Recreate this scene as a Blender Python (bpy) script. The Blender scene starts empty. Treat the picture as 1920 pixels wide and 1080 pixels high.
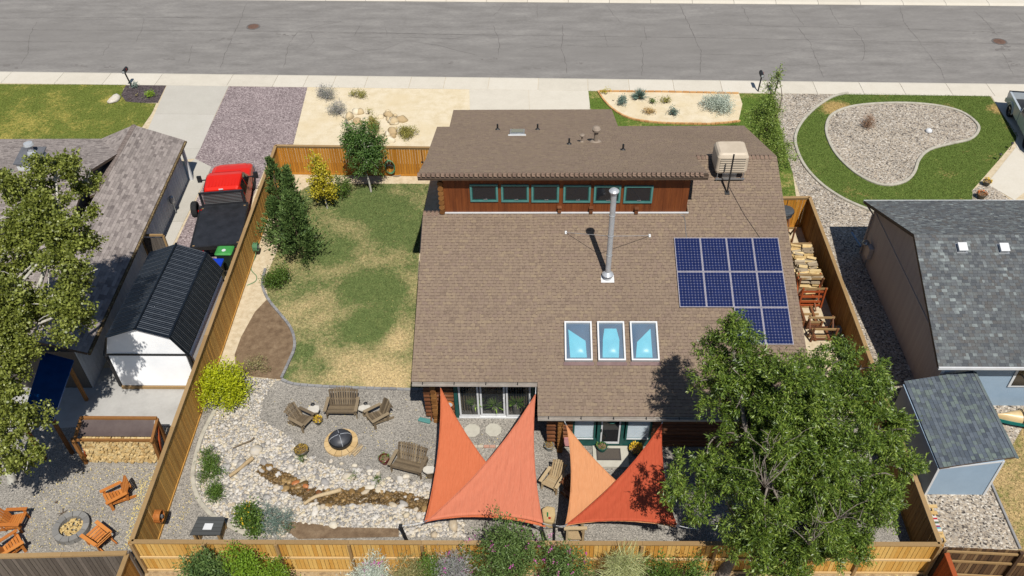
import bpy, math, random
import numpy as np
from mathutils import Matrix, Vector
random.seed(7); RNG = np.random.default_rng(7)
rad = math.radians
SC = bpy.context.scene
COL = SC.collection

# ---------------- camera, world, sun, exposure ----------------
CAM_H = 27.2
F_PX = 1614.6
CAM_M = Matrix.Rotation(rad(2.0415), 4, 'Z') @ Matrix.Rotation(rad(90 - 42.1012), 4, 'X') @ Matrix.Rotation(rad(-1.2876), 4, 'Z')
cam_d = bpy.data.cameras.new('camera'); cam = bpy.data.objects.new('camera', cam_d); COL.objects.link(cam)
cam.matrix_world = Matrix.Translation((0, 0, CAM_H)) @ CAM_M
cam_d.sensor_width = 36; cam_d.lens = F_PX / 1920 * 36; cam_d.clip_end = 2000; cam_d.clip_start = .5
SC.camera = cam
SUN_EL, SUN_AZ = 58.6, 162.7          # azimuth clockwise from +Y
world = bpy.data.worlds.new('World'); SC.world = world; world.use_nodes = True
wn = world.node_tree.nodes; wl = world.node_tree.links
sky = wn.new('ShaderNodeTexSky'); sky.sky_type = 'NISHITA'; sky.sun_disc = False
sky.sun_elevation = rad(SUN_EL); sky.sun_rotation = rad(SUN_AZ)
sky.air_density = 1.0; sky.dust_density = .3; sky.ozone_density = 1.5
wl.new(sky.outputs[0], wn['Background'].inputs[0]); wn['Background'].inputs[1].default_value = .06
sun_d = bpy.data.lights.new('sun', 'SUN'); sun_d.energy = 4.7; sun_d.angle = rad(.53); sun_d.color = (1, .955, .88)
sun = bpy.data.objects.new('sun', sun_d); COL.objects.link(sun)
sv = Vector((math.sin(rad(SUN_AZ)) * math.cos(rad(SUN_EL)), math.cos(rad(SUN_AZ)) * math.cos(rad(SUN_EL)), math.sin(rad(SUN_EL))))
sun.rotation_euler = sv.to_track_quat('Z', 'Y').to_euler(); sun.location = sv * 60
SC.view_settings.view_transform = 'Standard'; SC.view_settings.look = 'None'
SC.view_settings.exposure = .54; SC.view_settings.gamma = 1; SC.view_settings.use_curve_mapping = False
SC.render.engine = 'CYCLES'
SC.cycles.max_bounces = 6; SC.cycles.transparent_max_bounces = 8
SC.cycles.use_denoising = True

# ---------------- survey: photo reading -> place on a plane of known height ----------------
def RAY(px, py):
    return CAM_M.to_3x3() @ Vector(((px - 960) / F_PX, (540 - py) / F_PX, -1))
def P(px, py, z=0.0):
    d = RAY(px, py); t = (z - CAM_H) / d.z
    return Vector((d.x * t, d.y * t, z))
def PY(px, py, y):                     # on the vertical plane at depth y
    d = RAY(px, py); t = y / d.y
    return Vector((d.x * t, y, CAM_H + d.z * t))
def PX_(px, py, x):
    d = RAY(px, py); t = x / d.x
    return Vector((x, d.y * t, CAM_H + d.z * t))
def PPL(px, py, z0, y0, k):            # on the roof plane z = z0 + k (y - y0)
    d = RAY(px, py); t = (z0 - k * y0 - CAM_H) / (d.z - k * d.y)
    return Vector((d.x * t, d.y * t, CAM_H + d.z * t))

# ---------------- object helpers ----------------
MW = {}
def tag(o, label=None, cat=None, group=None, kind=None):
    if label: o['label'] = label
    if cat: o['category'] = cat
    if group: o['group'] = group
    if kind: o['kind'] = kind
    return o
def thing(name, label, cat, loc=(0, 0, 0), rz=0, group=None):
    o = bpy.data.objects.new(name, None); COL.objects.link(o); o.empty_display_size = .2
    o.location = loc; o.rotation_euler = (0, 0, rz)
    MW[o] = Matrix.Translation(loc) @ Matrix.Rotation(rz, 4, 'Z')
    return tag(o, label, cat, group)
def link(name, me, mat, parent=None, world=True):
    o = bpy.data.objects.new(name, me); COL.objects.link(o)
    if mat and not me.materials: me.materials.append(mat)
    if parent is not None:
        o.parent = parent
        MW[o] = MW[parent]
    else: MW[o] = Matrix.Identity(4)
    return o
def piece(name, me, M, parent):        # a piece that shares its mesh, at world matrix M
    o = bpy.data.objects.new(name, me); COL.objects.link(o)
    if parent is not None:
        o.parent = parent; o.matrix_basis = MW[parent].inverted() @ M
    else: o.matrix_basis = M
    MW[o] = M
    return o
def copy_tree(o, parent=None):
    c = o.copy(); COL.objects.link(c); c.parent = parent
    for ch in o.children: copy_tree(ch, c)
    return c

class MB:
    def __init__(s): s.v = []; s.f = []; s.m = []; s.cur = 0
    def add(s, vs, fs):
        b = len(s.v); s.v += [Vector(v) for v in vs]
        for f in fs: s.f.append([b + i for i in f]); s.m.append(s.cur)
        return s
    def box(s, c, d, M=None, rz=0):
        x, y, z = d[0] / 2, d[1] / 2, d[2] / 2
        R = Matrix.Rotation(rz, 3, 'Z') if M is None else M
        vs = [Vector(c) + R @ Vector((a * x, b * y, e * z)) for e in (-1, 1) for a, b in ((-1, -1), (1, -1), (1, 1), (-1, 1))]
        return s.add(vs, [(3, 2, 1, 0), (4, 5, 6, 7), (0, 1, 5, 4), (1, 2, 6, 5), (2, 3, 7, 6), (3, 0, 4, 7)])
    def box2(s, a, b):
        a, b = Vector(a), Vector(b); return s.box((a + b) / 2, [abs(t) for t in (b - a)])
    def bar(s, a, b, w, h, up=(0, 0, 1)):          # beam from a to b, w sideways, h along up
        a, b = Vector(a), Vector(b); d = (b - a); L = d.length; d = d / L
        side = d.cross(Vector(up))
        if side.length < 1e-4: side = d.cross(Vector((0, 1, 0)))
        side.normalize(); u = side.cross(d)
        return s.box((a + b) / 2, (w, L, h), Matrix((side, d, u)).transposed())
    def tube(s, pts, rs, n=8, cap=True):
        pts = [Vector(p) for p in pts]
        if not hasattr(rs, '__len__'): rs = [rs] * len(pts)
        rings = []; ref = Vector((0, 0, 1)); vs = []; fs = []
        for i, p in enumerate(pts):
            d = (pts[min(i + 1, len(pts) - 1)] - pts[max(i - 1, 0)])
            if d.length < 1e-6: d = Vector((0, 0, 1))
            d.normalize(); r0 = ref if abs(d.dot(ref)) < .95 else Vector((1, 0, 0))
            x = d.cross(r0).normalized(); y = d.cross(x)
            for k in range(n):
                a = 2 * math.pi * k / n
                vs.append(p + (x * math.cos(a) + y * math.sin(a)) * rs[i])
        for i in range(len(pts) - 1):
            for k in range(n):
                a, b = i * n + k, i * n + (k + 1) % n
                fs.append((a, b, b + n, a + n))
        if cap: fs += [tuple(range(n))[::-1], tuple(range((len(pts) - 1) * n, len(pts) * n))]
        return s.add(vs, fs)
    def lathe(s, c, prof, n=16, sx=1, sy=1, rz=0):           # prof: (r, z)
        vs = []; fs = []; c = Vector(c)
        for r, z in prof:
            for k in range(n):
                a = 2 * math.pi * k / n + rz
                vs.append(c + Vector((r * sx * math.cos(a), r * sy * math.sin(a), z)))
        for i in range(len(prof) - 1):
            for k in range(n):
                a, b = i * n + k, i * n + (k + 1) % n
                fs.append((a, b, b + n, a + n))
        fs += [tuple(range(n))[::-1], tuple(range((len(prof) - 1) * n, len(prof) * n))]
        return s.add(vs, fs)
    def prism(s, poly, z0, z1):
        n = len(poly); vs = [(p[0], p[1], z0) for p in poly] + [(p[0], p[1], z1) for p in poly]
        return s.add(vs, [tuple(range(n))[::-1], tuple(range(n, 2 * n))] + [(i, (i + 1) % n, n + (i + 1) % n, n + i) for i in range(n)])
    def slab(s, poly, th):             # planar 3D polygon thickened along -normal
        poly = [Vector(p) for p in poly]; nrm = (poly[1] - poly[0]).cross(poly[2] - poly[1]).normalized()
        if nrm.z < 0: poly.reverse(); nrm = -nrm
        n = len(poly); vs = poly + [p - nrm * th for p in poly]
        return s.add(vs, [tuple(range(n)), tuple(range(n, 2 * n))[::-1]] + [(i, n + i, n + (i + 1) % n, (i + 1) % n) for i in range(n)])
    def quad(s, *q): return s.add(q, [tuple(range(len(q)))])
    def mesh(s, name, M=None):
        me = bpy.data.meshes.new(name)
        v = [M @ p for p in s.v] if M is not None else s.v
        me.from_pydata([tuple(p) for p in v], [], s.f); me.update()
        return me
    def build(s, name, mat, parent=None, smooth=False, local=False, bevel=0):
        M = None
        if parent is not None and not local: M = MW[parent].inverted()
        me = s.mesh(name, M)
        mats = mat if isinstance(mat, (list, tuple)) else [mat]
        for m in mats: me.materials.append(m)
        if len(mats) > 1: me.polygons.foreach_set('material_index', s.m)
        if smooth: me.polygons.foreach_set('use_smooth', [True] * len(me.polygons))
        o = link(name, me, None, parent)
        if bevel:
            b = o.modifiers.new('bevel', 'BEVEL'); b.width = bevel; b.segments = 2; b.limit_method = 'ANGLE'
        return o

def np_mesh(name, V, nper, mat, parent=None, smooth=False):
    """V: (n*nper,3) vertices, each run of nper is one polygon"""
    if parent is not None:
        Mi = np.array(MW[parent].inverted()); V = V @ Mi[:3, :3].T + Mi[:3, 3]
    n = len(V) // nper
    me = bpy.data.meshes.new(name); me.vertices.add(len(V)); me.vertices.foreach_set('co', V.astype(np.float32).ravel())
    me.loops.add(len(V)); me.loops.foreach_set('vertex_index', np.arange(len(V), dtype=np.int32))
    me.polygons.add(n); me.polygons.foreach_set('loop_start', np.arange(0, len(V), nper, dtype=np.int32))
    try: me.polygons.foreach_set('loop_total', np.full(n, nper, dtype=np.int32))
    except Exception: pass
    me.update(calc_edges=True); me.materials.append(mat)
    return link(name, me, None, parent)

# ---------------- materials ----------------
def s2l(c):
    c = c / 255
    return c / 12.92 if c <= .04045 else ((c + .055) / 1.055) ** 2.4
LIT = 1.8
def C(r, g, b, k=1.0):                  # colour read on a sunlit face of the photo -> surface colour
    return tuple(min(.85, s2l(t) / LIT * k) for t in (r, g, b)) + (1,)
def newmat(name):
    m = bpy.data.materials.new(name); m.use_nodes = True
    return m, m.node_tree.nodes, m.node_tree.links, m.node_tree.nodes['Principled BSDF']
def ramp(nodes, cols, pos=None, interp='LINEAR'):
    r = nodes.new('ShaderNodeValToRGB'); r.color_ramp.interpolation = interp
    e = r.color_ramp.elements
    n = len(cols)
    for i, c in enumerate(cols):
        p = i / max(1, n - 1) if pos is None else pos[i]
        if i < 2: el = e[i]; el.position = p
        else: el = e.new(p)
        el.color = c
    return r
def mixc(nodes, links, a, b, fac, mode='MIX'):
    m = nodes.new('ShaderNodeMix'); m.data_type = 'RGBA'; m.blend_type = mode
    for sock, v in ((m.inputs[0], fac), (m.inputs[6], a), (m.inputs[7], b)):
        if hasattr(v, 'links') or isinstance(v, bpy.types.NodeSocket): links.new(v, sock)
        elif isinstance(v, (int, float)): sock.default_value = v
        else: sock.default_value = v
    return m.outputs[2]
def coords(nodes, links, space='Object', scale=(1, 1, 1), rot=(0, 0, 0)):
    t = nodes.new('ShaderNodeTexCoord' if space != 'World' else 'ShaderNodeNewGeometry')
    out = t.outputs['Position'] if space == 'World' else t.outputs[space]
    mp = nodes.new('ShaderNodeMapping'); mp.inputs['Scale'].default_value = scale; mp.inputs['Rotation'].default_value = rot
    links.new(out, mp.inputs[0]); return mp.outputs[0]
def noise(nodes, links, vec, scale, detail=4, rough=.55, dist=0):
    n = nodes.new('ShaderNodeTexNoise'); links.new(vec, n.inputs['Vector'])
    n.inputs['Scale'].default_value = scale; n.inputs['Detail'].default_value = detail
    n.inputs['Roughness'].default_value = rough; n.inputs['Distortion'].default_value = dist
    return n.outputs['Fac']
def bump(nodes, links, bsdf, h, dist=.01, strength=1):
    b = nodes.new('ShaderNodeBump'); b.inputs['Distance'].default_value = dist; b.inputs['Strength'].default_value = strength
    links.new(h, b.inputs['Height']); links.new(b.outputs[0], bsdf.inputs['Normal'])
MATS = {}
def MAT(name, cols, scale=6, rough=.8, bmp=0, rnd=None, space='World', stretch=(1, 1, 1), metal=0, spec=.3, big=None, rndamt=.5, fine=0, coat=0):
    """cols: colours mixed by noise; rnd island/object: per-piece choice among cols; big: (scale, colour, lo, hi) large stains"""
    if name in MATS: return MATS[name]
    m, N, L, B = newmat(name); v = coords(N, L, space, stretch)
    nz = noise(N, L, v, scale, 5, .6)
    if rnd:
        if rnd == 'island': r = N.new('ShaderNodeNewGeometry').outputs['Random Per Island']
        else: r = N.new('ShaderNodeObjectInfo').outputs['Random']
        mm = N.new('ShaderNodeMath'); mm.operation = 'MULTIPLY_ADD'; mm.inputs[1].default_value = 1 - rndamt; L.new(nz, mm.inputs[0])
        m2 = N.new('ShaderNodeMath'); m2.operation = 'MULTIPLY'; m2.inputs[1].default_value = rndamt; L.new(r, m2.inputs[0])
        L.new(m2.outputs[0], mm.inputs[2]); fac = mm.outputs[0]
        cr = ramp(N, cols, [(.12 + .76 * i / max(1, len(cols) - 1)) for i in range(len(cols))])
    else:
        fac = nz; cr = ramp(N, cols, [(.3 + .4 * i / max(1, len(cols) - 1)) for i in range(len(cols))])
    L.new(fac, cr.inputs[0]); out = cr.outputs[0]
    if fine:
        nf = noise(N, L, v, scale * 9, 3, .7); rf = ramp(N, [(1 - fine,) * 3 + (1,), (1 + fine * .6,) * 3 + (1,)], [.3, .7]); L.new(nf, rf.inputs[0])
        out = mixc(N, L, out, rf.outputs[0], 1.0, 'MULTIPLY')
    if big:
        nb = noise(N, L, v, big[0], 3, .55); rb = ramp(N, [(0, 0, 0, 1), (1, 1, 1, 1)], [big[2], big[3]]); L.new(nb, rb.inputs[0])
        out = mixc(N, L, out, big[1], rb.outputs[0])
    L.new(out, B.inputs['Base Color'])
    B.inputs['Roughness'].default_value = rough; B.inputs['Metallic'].default_value = metal
    B.inputs['Specular IOR Level'].default_value = spec; B.inputs['Coat Weight'].default_value = coat
    if bmp: bump(N, L, B, nz, bmp)
    MATS[name] = m; return m
def GRAVEL(name, cols, size=.05, rough=.85, bmp=.02, big=None, rand=1.0):
    """stones too small to tell apart: voronoi cells with their own colours and relief"""
    m, N, L, B = newmat(name); v = coords(N, L, 'World')
    vo = N.new('ShaderNodeTexVoronoi'); vo.inputs['Scale'].default_value = 1 / size; vo.inputs['Randomness'].default_value = rand; L.new(v, vo.inputs['Vector'])
    sx = N.new('ShaderNodeSeparateColor'); L.new(vo.outputs['Color'], sx.inputs[0])
    cr = ramp(N, cols); L.new(sx.outputs[0], cr.inputs[0]); out = cr.outputs[0]
    nb = noise(N, L, v, .6, 4, .6); rb = ramp(N, [(.86,) * 3 + (1,), (1.1,) * 3 + (1,)], [.3, .7]); L.new(nb, rb.inputs[0])
    out = mixc(N, L, out, rb.outputs[0], 1.0, 'MULTIPLY')
    if big:
        nb2 = noise(N, L, v, big[0], 5, .65); rb2 = ramp(N, [(0, 0, 0, 1), (1, 1, 1, 1)], [big[2], big[3]]); L.new(nb2, rb2.inputs[0])
        out = mixc(N, L, out, big[1], rb2.outputs[0])
    L.new(out, B.inputs['Base Color']); B.inputs['Roughness'].default_value = rough; B.inputs['Specular IOR Level'].default_value = .2
    inv = N.new('ShaderNodeMath'); inv.operation = 'SUBTRACT'; inv.inputs[0].default_value = 1; L.new(vo.outputs['Distance'], inv.inputs[1])
    bump(N, L, B, inv.outputs[0], bmp)
    MATS[name] = m; return m
def LEAF(name, cols, rough=.5, trans=.28, spec=.35):
    m, N, L, B = newmat(name)
    r = N.new('ShaderNodeNewGeometry').outputs['Random Per Island']
    v = coords(N, L, 'World'); nz = noise(N, L, v, .9, 3)
    a = N.new('ShaderNodeMath'); a.operation = 'MULTIPLY_ADD'; a.inputs[1].default_value = .6; L.new(r, a.inputs[0])
    b = N.new('ShaderNodeMath'); b.operation = 'MULTIPLY'; b.inputs[1].default_value = .45; L.new(nz, b.inputs[0]); L.new(b.outputs[0], a.inputs[2])
    cr = ramp(N, [tuple(min(.8, q * 1.65) for q in c[:3]) + (1,) for c in cols]); L.new(a.outputs[0], cr.inputs[0])
    L.new(cr.outputs[0], B.inputs['Base Color']); B.inputs['Roughness'].default_value = rough; B.inputs['Specular IOR Level'].default_value = spec
    t = N.new('ShaderNodeBsdfTranslucent'); L.new(cr.outputs[0], t.inputs[0])
    mx = N.new('ShaderNodeMixShader'); mx.inputs[0].default_value = trans
    L.new(B.outputs[0], mx.inputs[1]); L.new(t.outputs[0], mx.inputs[2]); L.new(mx.outputs[0], N['Material Output'].inputs[0])
    MATS[name] = m; return m

# ---------------- outlines ----------------
def smooth_line(pts, n=6, closed=False):
    pts = [Vector(p) for p in pts]; out = []; N = len(pts)
    rng = range(N) if closed else range(N - 1)
    for i in rng:
        g = (lambda k: pts[k % N]) if closed else (lambda k: pts[max(0, min(N - 1, k))])
        p0, p1, p2, p3 = g(i - 1), g(i), g(i + 1), g(i + 2)
        for j in range(n):
            t = j / n
            out.append(.5 * ((2 * p1) + (p2 - p0) * t + (2 * p0 - 5 * p1 + 4 * p2 - p3) * t * t + (3 * p1 - p0 - 3 * p2 + p3) * t ** 3))
    if not closed: out.append(pts[-1])
    return out
def G(pix, smooth=0, closed=True):      # ground outline from survey readings
    p = [P(x, y) for x, y in pix]
    return smooth_line(p, smooth, closed) if smooth else p
def sheet(name, poly, z, mat, kind='structure', label=None, parent=None):
    mb = MB(); mb.add([(p[0], p[1], z) for p in poly], [tuple(range(len(poly)))])
    a = sum(poly[i][0] * poly[(i + 1) % len(poly)][1] - poly[(i + 1) % len(poly)][0] * poly[i][1] for i in range(len(poly)))
    if a < 0: mb.f[0].reverse()
    o = mb.build(name, mat, parent)
    if parent is None: tag(o, label, None, None, kind)
    return o
def inside(poly, X, Y):
    n = len(poly); r = np.zeros(len(X), bool); j = n - 1
    for i in range(n):
        xi, yi, xj, yj = poly[i][0], poly[i][1], poly[j][0], poly[j][1]
        if yi != yj:
            c = ((yi > Y) != (yj > Y)) & (X < (xj - xi) * (Y - yi) / (yj - yi) + xi); r ^= c
        j = i
    return r
def scatter(poly, n):
    xs = [p[0] for p in poly]; ys = [p[1] for p in poly]; out = np.zeros((0, 2))
    while len(out) < n:
        q = np.stack([RNG.uniform(min(xs), max(xs), n * 2), RNG.uniform(min(ys), max(ys), n * 2)], 1)
        out = np.concatenate([out, q[inside(poly, q[:, 0], q[:, 1])]])
    return out[:n]
def kerb_strip(name, line, w, h, mat, seg=None, parent=None, label=None, z=0, closed=False):
    """edging along a line; seg = length of each block, each a piece of its own"""
    line = [Vector((p[0], p[1], 0)) for p in line]
    if closed: line = line + [line[0]]
    root = parent
    if parent is None:
        root = thing(name, label, 'edging', line[0])
    if seg is None:
        mb = MB(); vs = []; fs = []; n = len(line)
        for i, p in enumerate(line):
            d = (line[min(n - 1, i + 1)] - line[max(0, i - 1)]).normalized(); s = Vector((-d.y, d.x, 0)) * w / 2
            for q, zz in ((-s, z), (-s, z + h * .8), (-s * .7, z + h), (s * .7, z + h), (s, z + h * .8), (s, z)):
                vs.append(p + q + Vector((0, 0, zz)))
        for i in range(n - 1):
            for k in range(5):
                a = i * 6 + k; fs.append((a, a + 6, a + 7, a + 1))
        fs += [(0, 1, 2, 3, 4, 5), tuple(reversed([(n - 1) * 6 + k for k in range(6)]))]
        mb.add(vs, fs); return mb.build('edging_strip', mat, root)
    cum = [0]
    for a, b in zip(line, line[1:]): cum.append(cum[-1] + (b - a).length)
    L = cum[-1]; n = max(1, int(L / seg)); me = MB().box((0, 0, 0), (seg * .93, w, h)).mesh('edging_block'); me.materials.append(mat)
    def pt(s):
        for i in range(len(line) - 1):
            if s <= cum[i + 1] + 1e-9: return line[i].lerp(line[i + 1], (s - cum[i]) / max(1e-9, cum[i + 1] - cum[i]))
        return line[-1]
    for i in range(n):
        a, b = pt(L * i / n), pt(L * (i + 1) / n); c = (a + b) / 2
        M = Matrix.Translation((c.x, c.y, z + h / 2 + random.uniform(-.006, .006))) @ Matrix.Rotation(math.atan2(b.y - a.y, b.x - a.x) + random.uniform(-.04, .04), 4, 'Z') @ Matrix.Diagonal(((b - a).length / seg, random.uniform(.92, 1.05), 1, 1))
        piece('block', me, M, root)
    return root
# ================= SETTING: ground, street, yards =================
K = {}
K['asphalt'] = MAT('asphalt', [C(134, 130, 126), C(147, 143, 139), C(160, 156, 151)], 1.1, .9, .004, stretch=(.35, 1.2, 1), fine=.16, big=(.12, C(138, 134, 130), .45, .8))
K['crack'] = MAT('crack_filler', [C(104, 100, 97), C(128, 123, 120)], 3, .9)
K['concrete'] = MAT('concrete', [C(214, 206, 190), C(228, 220, 204), C(236, 229, 215)], 1.2, .85, .003, rnd='object', rndamt=.3, fine=.05)
K['concrete2'] = MAT('drive_concrete', [C(196, 191, 180), C(208, 203, 192), C(216, 211, 202)], 1.0, .85, .003, rnd='object', rndamt=.35, fine=.05)
K['pad'] = MAT('pad_concrete', [C(178, 176, 172), C(192, 190, 186), C(200, 198, 194)], .9, .85, .002, fine=.05)
K['edging'] = MAT('edging_concrete', [C(176, 170, 156), C(196, 190, 174), C(208, 202, 186)], 4, .85, .003)
K['paver'] = MAT('edging_paver', [C(128, 128, 130), C(150, 149, 150), C(168, 167, 166)], 3, .85, .003, rnd='object')
K['soil'] = MAT('soil', [C(114, 92, 70), C(136, 113, 88), C(156, 133, 106)], 3, .95, .02, fine=.25)
K['sand'] = MAT('sand_gravel', [C(206, 186, 152), C(224, 206, 174), C(236, 220, 190)], 4, .9, .008, fine=.16)
K['cream'] = MAT('cream_granite', [C(226, 208, 172), C(238, 222, 190), C(244, 230, 202)], 1.6, .9, .006, fine=.1, big=(.35, C(230, 210, 170), .5, .75))
K['purple'] = GRAVEL('purple_gravel', [C(112, 98, 99), C(152, 137, 138), C(164, 149, 149), C(200, 186, 184)], .06, .85, .01)
K['grey_gravel'] = GRAVEL('grey_gravel', [C(112, 108, 102), C(154, 149, 141), C(168, 162, 153), C(200, 193, 181)], .03, .85, .009)
K['mix_gravel'] = GRAVEL('mixed_gravel', [C(60, 56, 54), C(160, 149, 136), C(206, 190, 168), C(170, 161, 150), C(242, 233, 218)], .06, .85, .018)
K['mulch'] = MAT('rear_soil', [C(150, 124, 92), C(190, 162, 122), C(214, 190, 150)], 5, .95, .02, fine=.3)
K['dark_mulch'] = GRAVEL('dark_mulch', [C(60, 52, 54), C(88, 78, 80), C(116, 104, 104)], .06)
K['iron'] = MAT('manhole_iron', [C(110, 84, 70), C(132, 104, 90)], 8, .7, .003)

def LAWN(name, greens, dry, blobs, base, nlo=.35, nhi=.7):
    """patchy turf: blobs = (place, radius, amount) of dry (positive) or lush (negative) turf"""
    m, N, L, B = newmat(name); v = coords(N, L, 'World')
    n1 = noise(N, L, v, .55, 6, .68); n2 = noise(N, L, v, 6, 4, .7)
    acc = None
    def math2(op, a, b):
        q = N.new('ShaderNodeMath'); q.operation = op
        for s, x in ((q.inputs[0], a), (q.inputs[1], b)):
            if isinstance(x, (int, float)): s.default_value = x
            else: L.new(x, s)
        return q.outputs[0]
    acc = math2('ADD', math2('MULTIPLY', math2('SUBTRACT', n1, .5), 1.5), base)
    for p, r, amt in blobs:
        d = N.new('ShaderNodeVectorMath'); d.operation = 'DISTANCE'; L.new(v, d.inputs[0]); d.inputs[1].default_value = (p[0], p[1], 0)
        mr = N.new('ShaderNodeMapRange'); mr.interpolation_type = 'SMOOTHSTEP'; mr.inputs[1].default_value = 0; mr.inputs[2].default_value = r
        mr.inputs[3].default_value = amt; mr.inputs[4].default_value = 0; L.new(d.outputs['Value'], mr.inputs[0])
        acc = math2('ADD', acc, mr.outputs[0])
    acc = math2('ADD', acc, math2('MULTIPLY', math2('SUBTRACT', n2, .5), 1.1))
    g = ramp(N, greens); L.new(noise(N, L, v, 2.5, 5, .7), g.inputs[0])
    fr = ramp(N, [(0, 0, 0, 1), (1, 1, 1, 1)], [nlo, nhi]); L.new(acc, fr.inputs[0])
    dr = ramp(N, [dry, tuple(min(1, c * 1.35) for c in dry[:3]) + (1,)], [.35, .7]); L.new(noise(N, L, v, 9, 3), dr.inputs[0])
    nv = noise(N, L, v, 13, 4, .8); rv = ramp(N, [(.5,) * 3 + (1,), (1.45,) * 3 + (1,)], [.3, .7]); L.new(nv, rv.inputs[0])
    L.new(mixc(N, L, mixc(N, L, g.outputs[0], dr.outputs[0], fr.outputs[0]), rv.outputs[0], 1.0, 'MULTIPLY'), B.inputs['Base Color'])
    B.inputs['Roughness'].default_value = .8; B.inputs['Specular IOR Level'].default_value = .15
    return m
def grass(name, label, poly, n, mat, z, h=(.03, .06)):
    q = scatter(poly, n); a = RNG.uniform(0, 6.283, n); w = RNG.uniform(.008, .016, n); hh = RNG.uniform(*h, n)
    ln = RNG.uniform(.0, .05, n); la = RNG.uniform(0, 6.283, n)
    V = np.zeros((n, 3, 3)); V[:, 0, 0] = q[:, 0] - np.cos(a) * w; V[:, 0, 1] = q[:, 1] - np.sin(a) * w
    V[:, 1, 0] = q[:, 0] + np.cos(a) * w; V[:, 1, 1] = q[:, 1] + np.sin(a) * w
    V[:, 2, 0] = q[:, 0] + np.cos(la) * ln; V[:, 2, 1] = q[:, 1] + np.sin(la) * ln
    V[:, :2, 2] = z; V[:, 2, 2] = z + hh
    o = np_mesh(name, V.reshape(-1, 3), 3, mat); tag(o, label, 'grass', kind='stuff'); return o

sheet('ground', [(-400, -300), (400, -300), (400, 500), (-400, 500)], -.12, MAT('far_ground', [C(170, 150, 112), C(190, 172, 132)], .3, .9))
# street frame
A0, A1 = P(0, 133), P(1920, 156.5); ud = (A1 - A0).normalized(); nd = Vector((-ud.y, ud.x, 0))
def ST(s, t, z=0): p = A0 + ud * s + nd * t; return Vector((p.x, p.y, z))
F0 = P(700, 0); RW = (F0 - A0).dot(nd)
sheet('road', [ST(-90, -.02), ST(170, -.02), ST(170, RW), ST(-90, RW)], -.09, K['asphalt'])
road = bpy.data.objects['road']; MW[road] = Matrix.Identity(4)
sheet('yard_ground', [ST(-90, -.1), ST(170, -.1), (120, -60, 0), (-120, -60, 0)], 0, K['sand'])
sheet('far_yard_ground', [ST(-90, RW + 1.5), ST(170, RW + 1.5), ST(170, RW + 60), ST(-90, RW + 60)], 0, K['cream'])
SWW = (A0 - P(0, 156.5)).dot(nd)
def sidewalk(name, t0, t1, joints, kerb_at):
    root = thing(name, None, None, ST(0, t0)); tag(root, kind='structure')
    for a, b in zip(joints, joints[1:]):
        g = .012
        pr = [(t0, -.11), (t0, .03), (t1, .03), (t1, -.11)]
        if kerb_at == 'hi': pr = [(t0, -.11), (t0, .03), (t1 - .22, .03), (t1 - .05, -.01), (t1, -.075), (t1, -.11)]
        if kerb_at == 'lo': pr = [(t0, -.11), (t0, -.075), (t0 + .05, -.01), (t0 + .22, .03), (t1, .03), (t1, -.11)]
        n = len(pr); mb = MB(); vs = [ST(a + g, t, z) for t, z in pr] + [ST(b - g, t, z) for t, z in pr]
        mb.add(vs, [tuple(range(n)), tuple(range(n, 2 * n))[::-1]] + [(i, n + i, n + (i + 1) % n, (i + 1) % n) for i in range(n)])
        mb.build('slab', K['concrete'], root)
js = sorted((P(x, 145) - A0).dot(ud) for x in (13, 113, 203, 301, 435, 520, 577, 630, 690, 772, 836, 918, 1010, 1102, 1178, 1260, 1348, 1435, 1520, 1605, 1680, 1765, 1840, 1925))
js = [js[0] - 3.2 * k for k in (6, 5, 4, 3, 2, 1)] + js + [js[-1] + 3 * k for k in range(1, 8)]
sidewalk('sidewalk', -SWW, 0, js, 'hi')
js2 = [-8 + 3.05 * k for k in range(30)]
sidewalk('far_sidewalk', RW, RW + 1.6, js2, 'lo')
# cracks and seams traced on the road
def crack(pix, w, smooth=1, wob=.05):
    pts = [P(x, y, -.09) for x, y in pix]; out = []
    for a, b in zip(pts, pts[1:]):
        n = max(2, int((b - a).length / .35))
        for i in range(n):
            q = a.lerp(b, i / n); out.append(q + Vector((random.gauss(0, wob), random.gauss(0, wob), 0)))
    out.append(pts[-1]); mb = MB(); vs = []; n = len(out)
    for i, p in enumerate(out):
        d = (out[min(n - 1, i + 1)] - out[max(0, i - 1)]).normalized(); s = Vector((-d.y, d.x, 0)) * w * random.uniform(.4, 1.2) * (.35 if i in (0, n - 1) else 1) / 2
        vs += [p - s + Vector((0, 0, .004)), p + s + Vector((0, 0, .004))]
    mb.add(vs, [(2 * i, 2 * i + 1, 2 * i + 3, 2 * i + 2)[::-1] for i in range(n - 1)]); mb.build('crack', K['crack'], road)
crack([(-60, 56), (230, 56.5), (460, 58), (640, 62), (880, 65), (1100, 68), (1330, 71), (1600, 76), (1830, 81), (2000, 85)], .05, wob=.015)
crack([(640, 69), (760, 70), (860, 72.5)], .05, wob=.02); crack([(560, 59), (700, 61), (880, 65.5)], .04, wob=.02)
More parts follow.
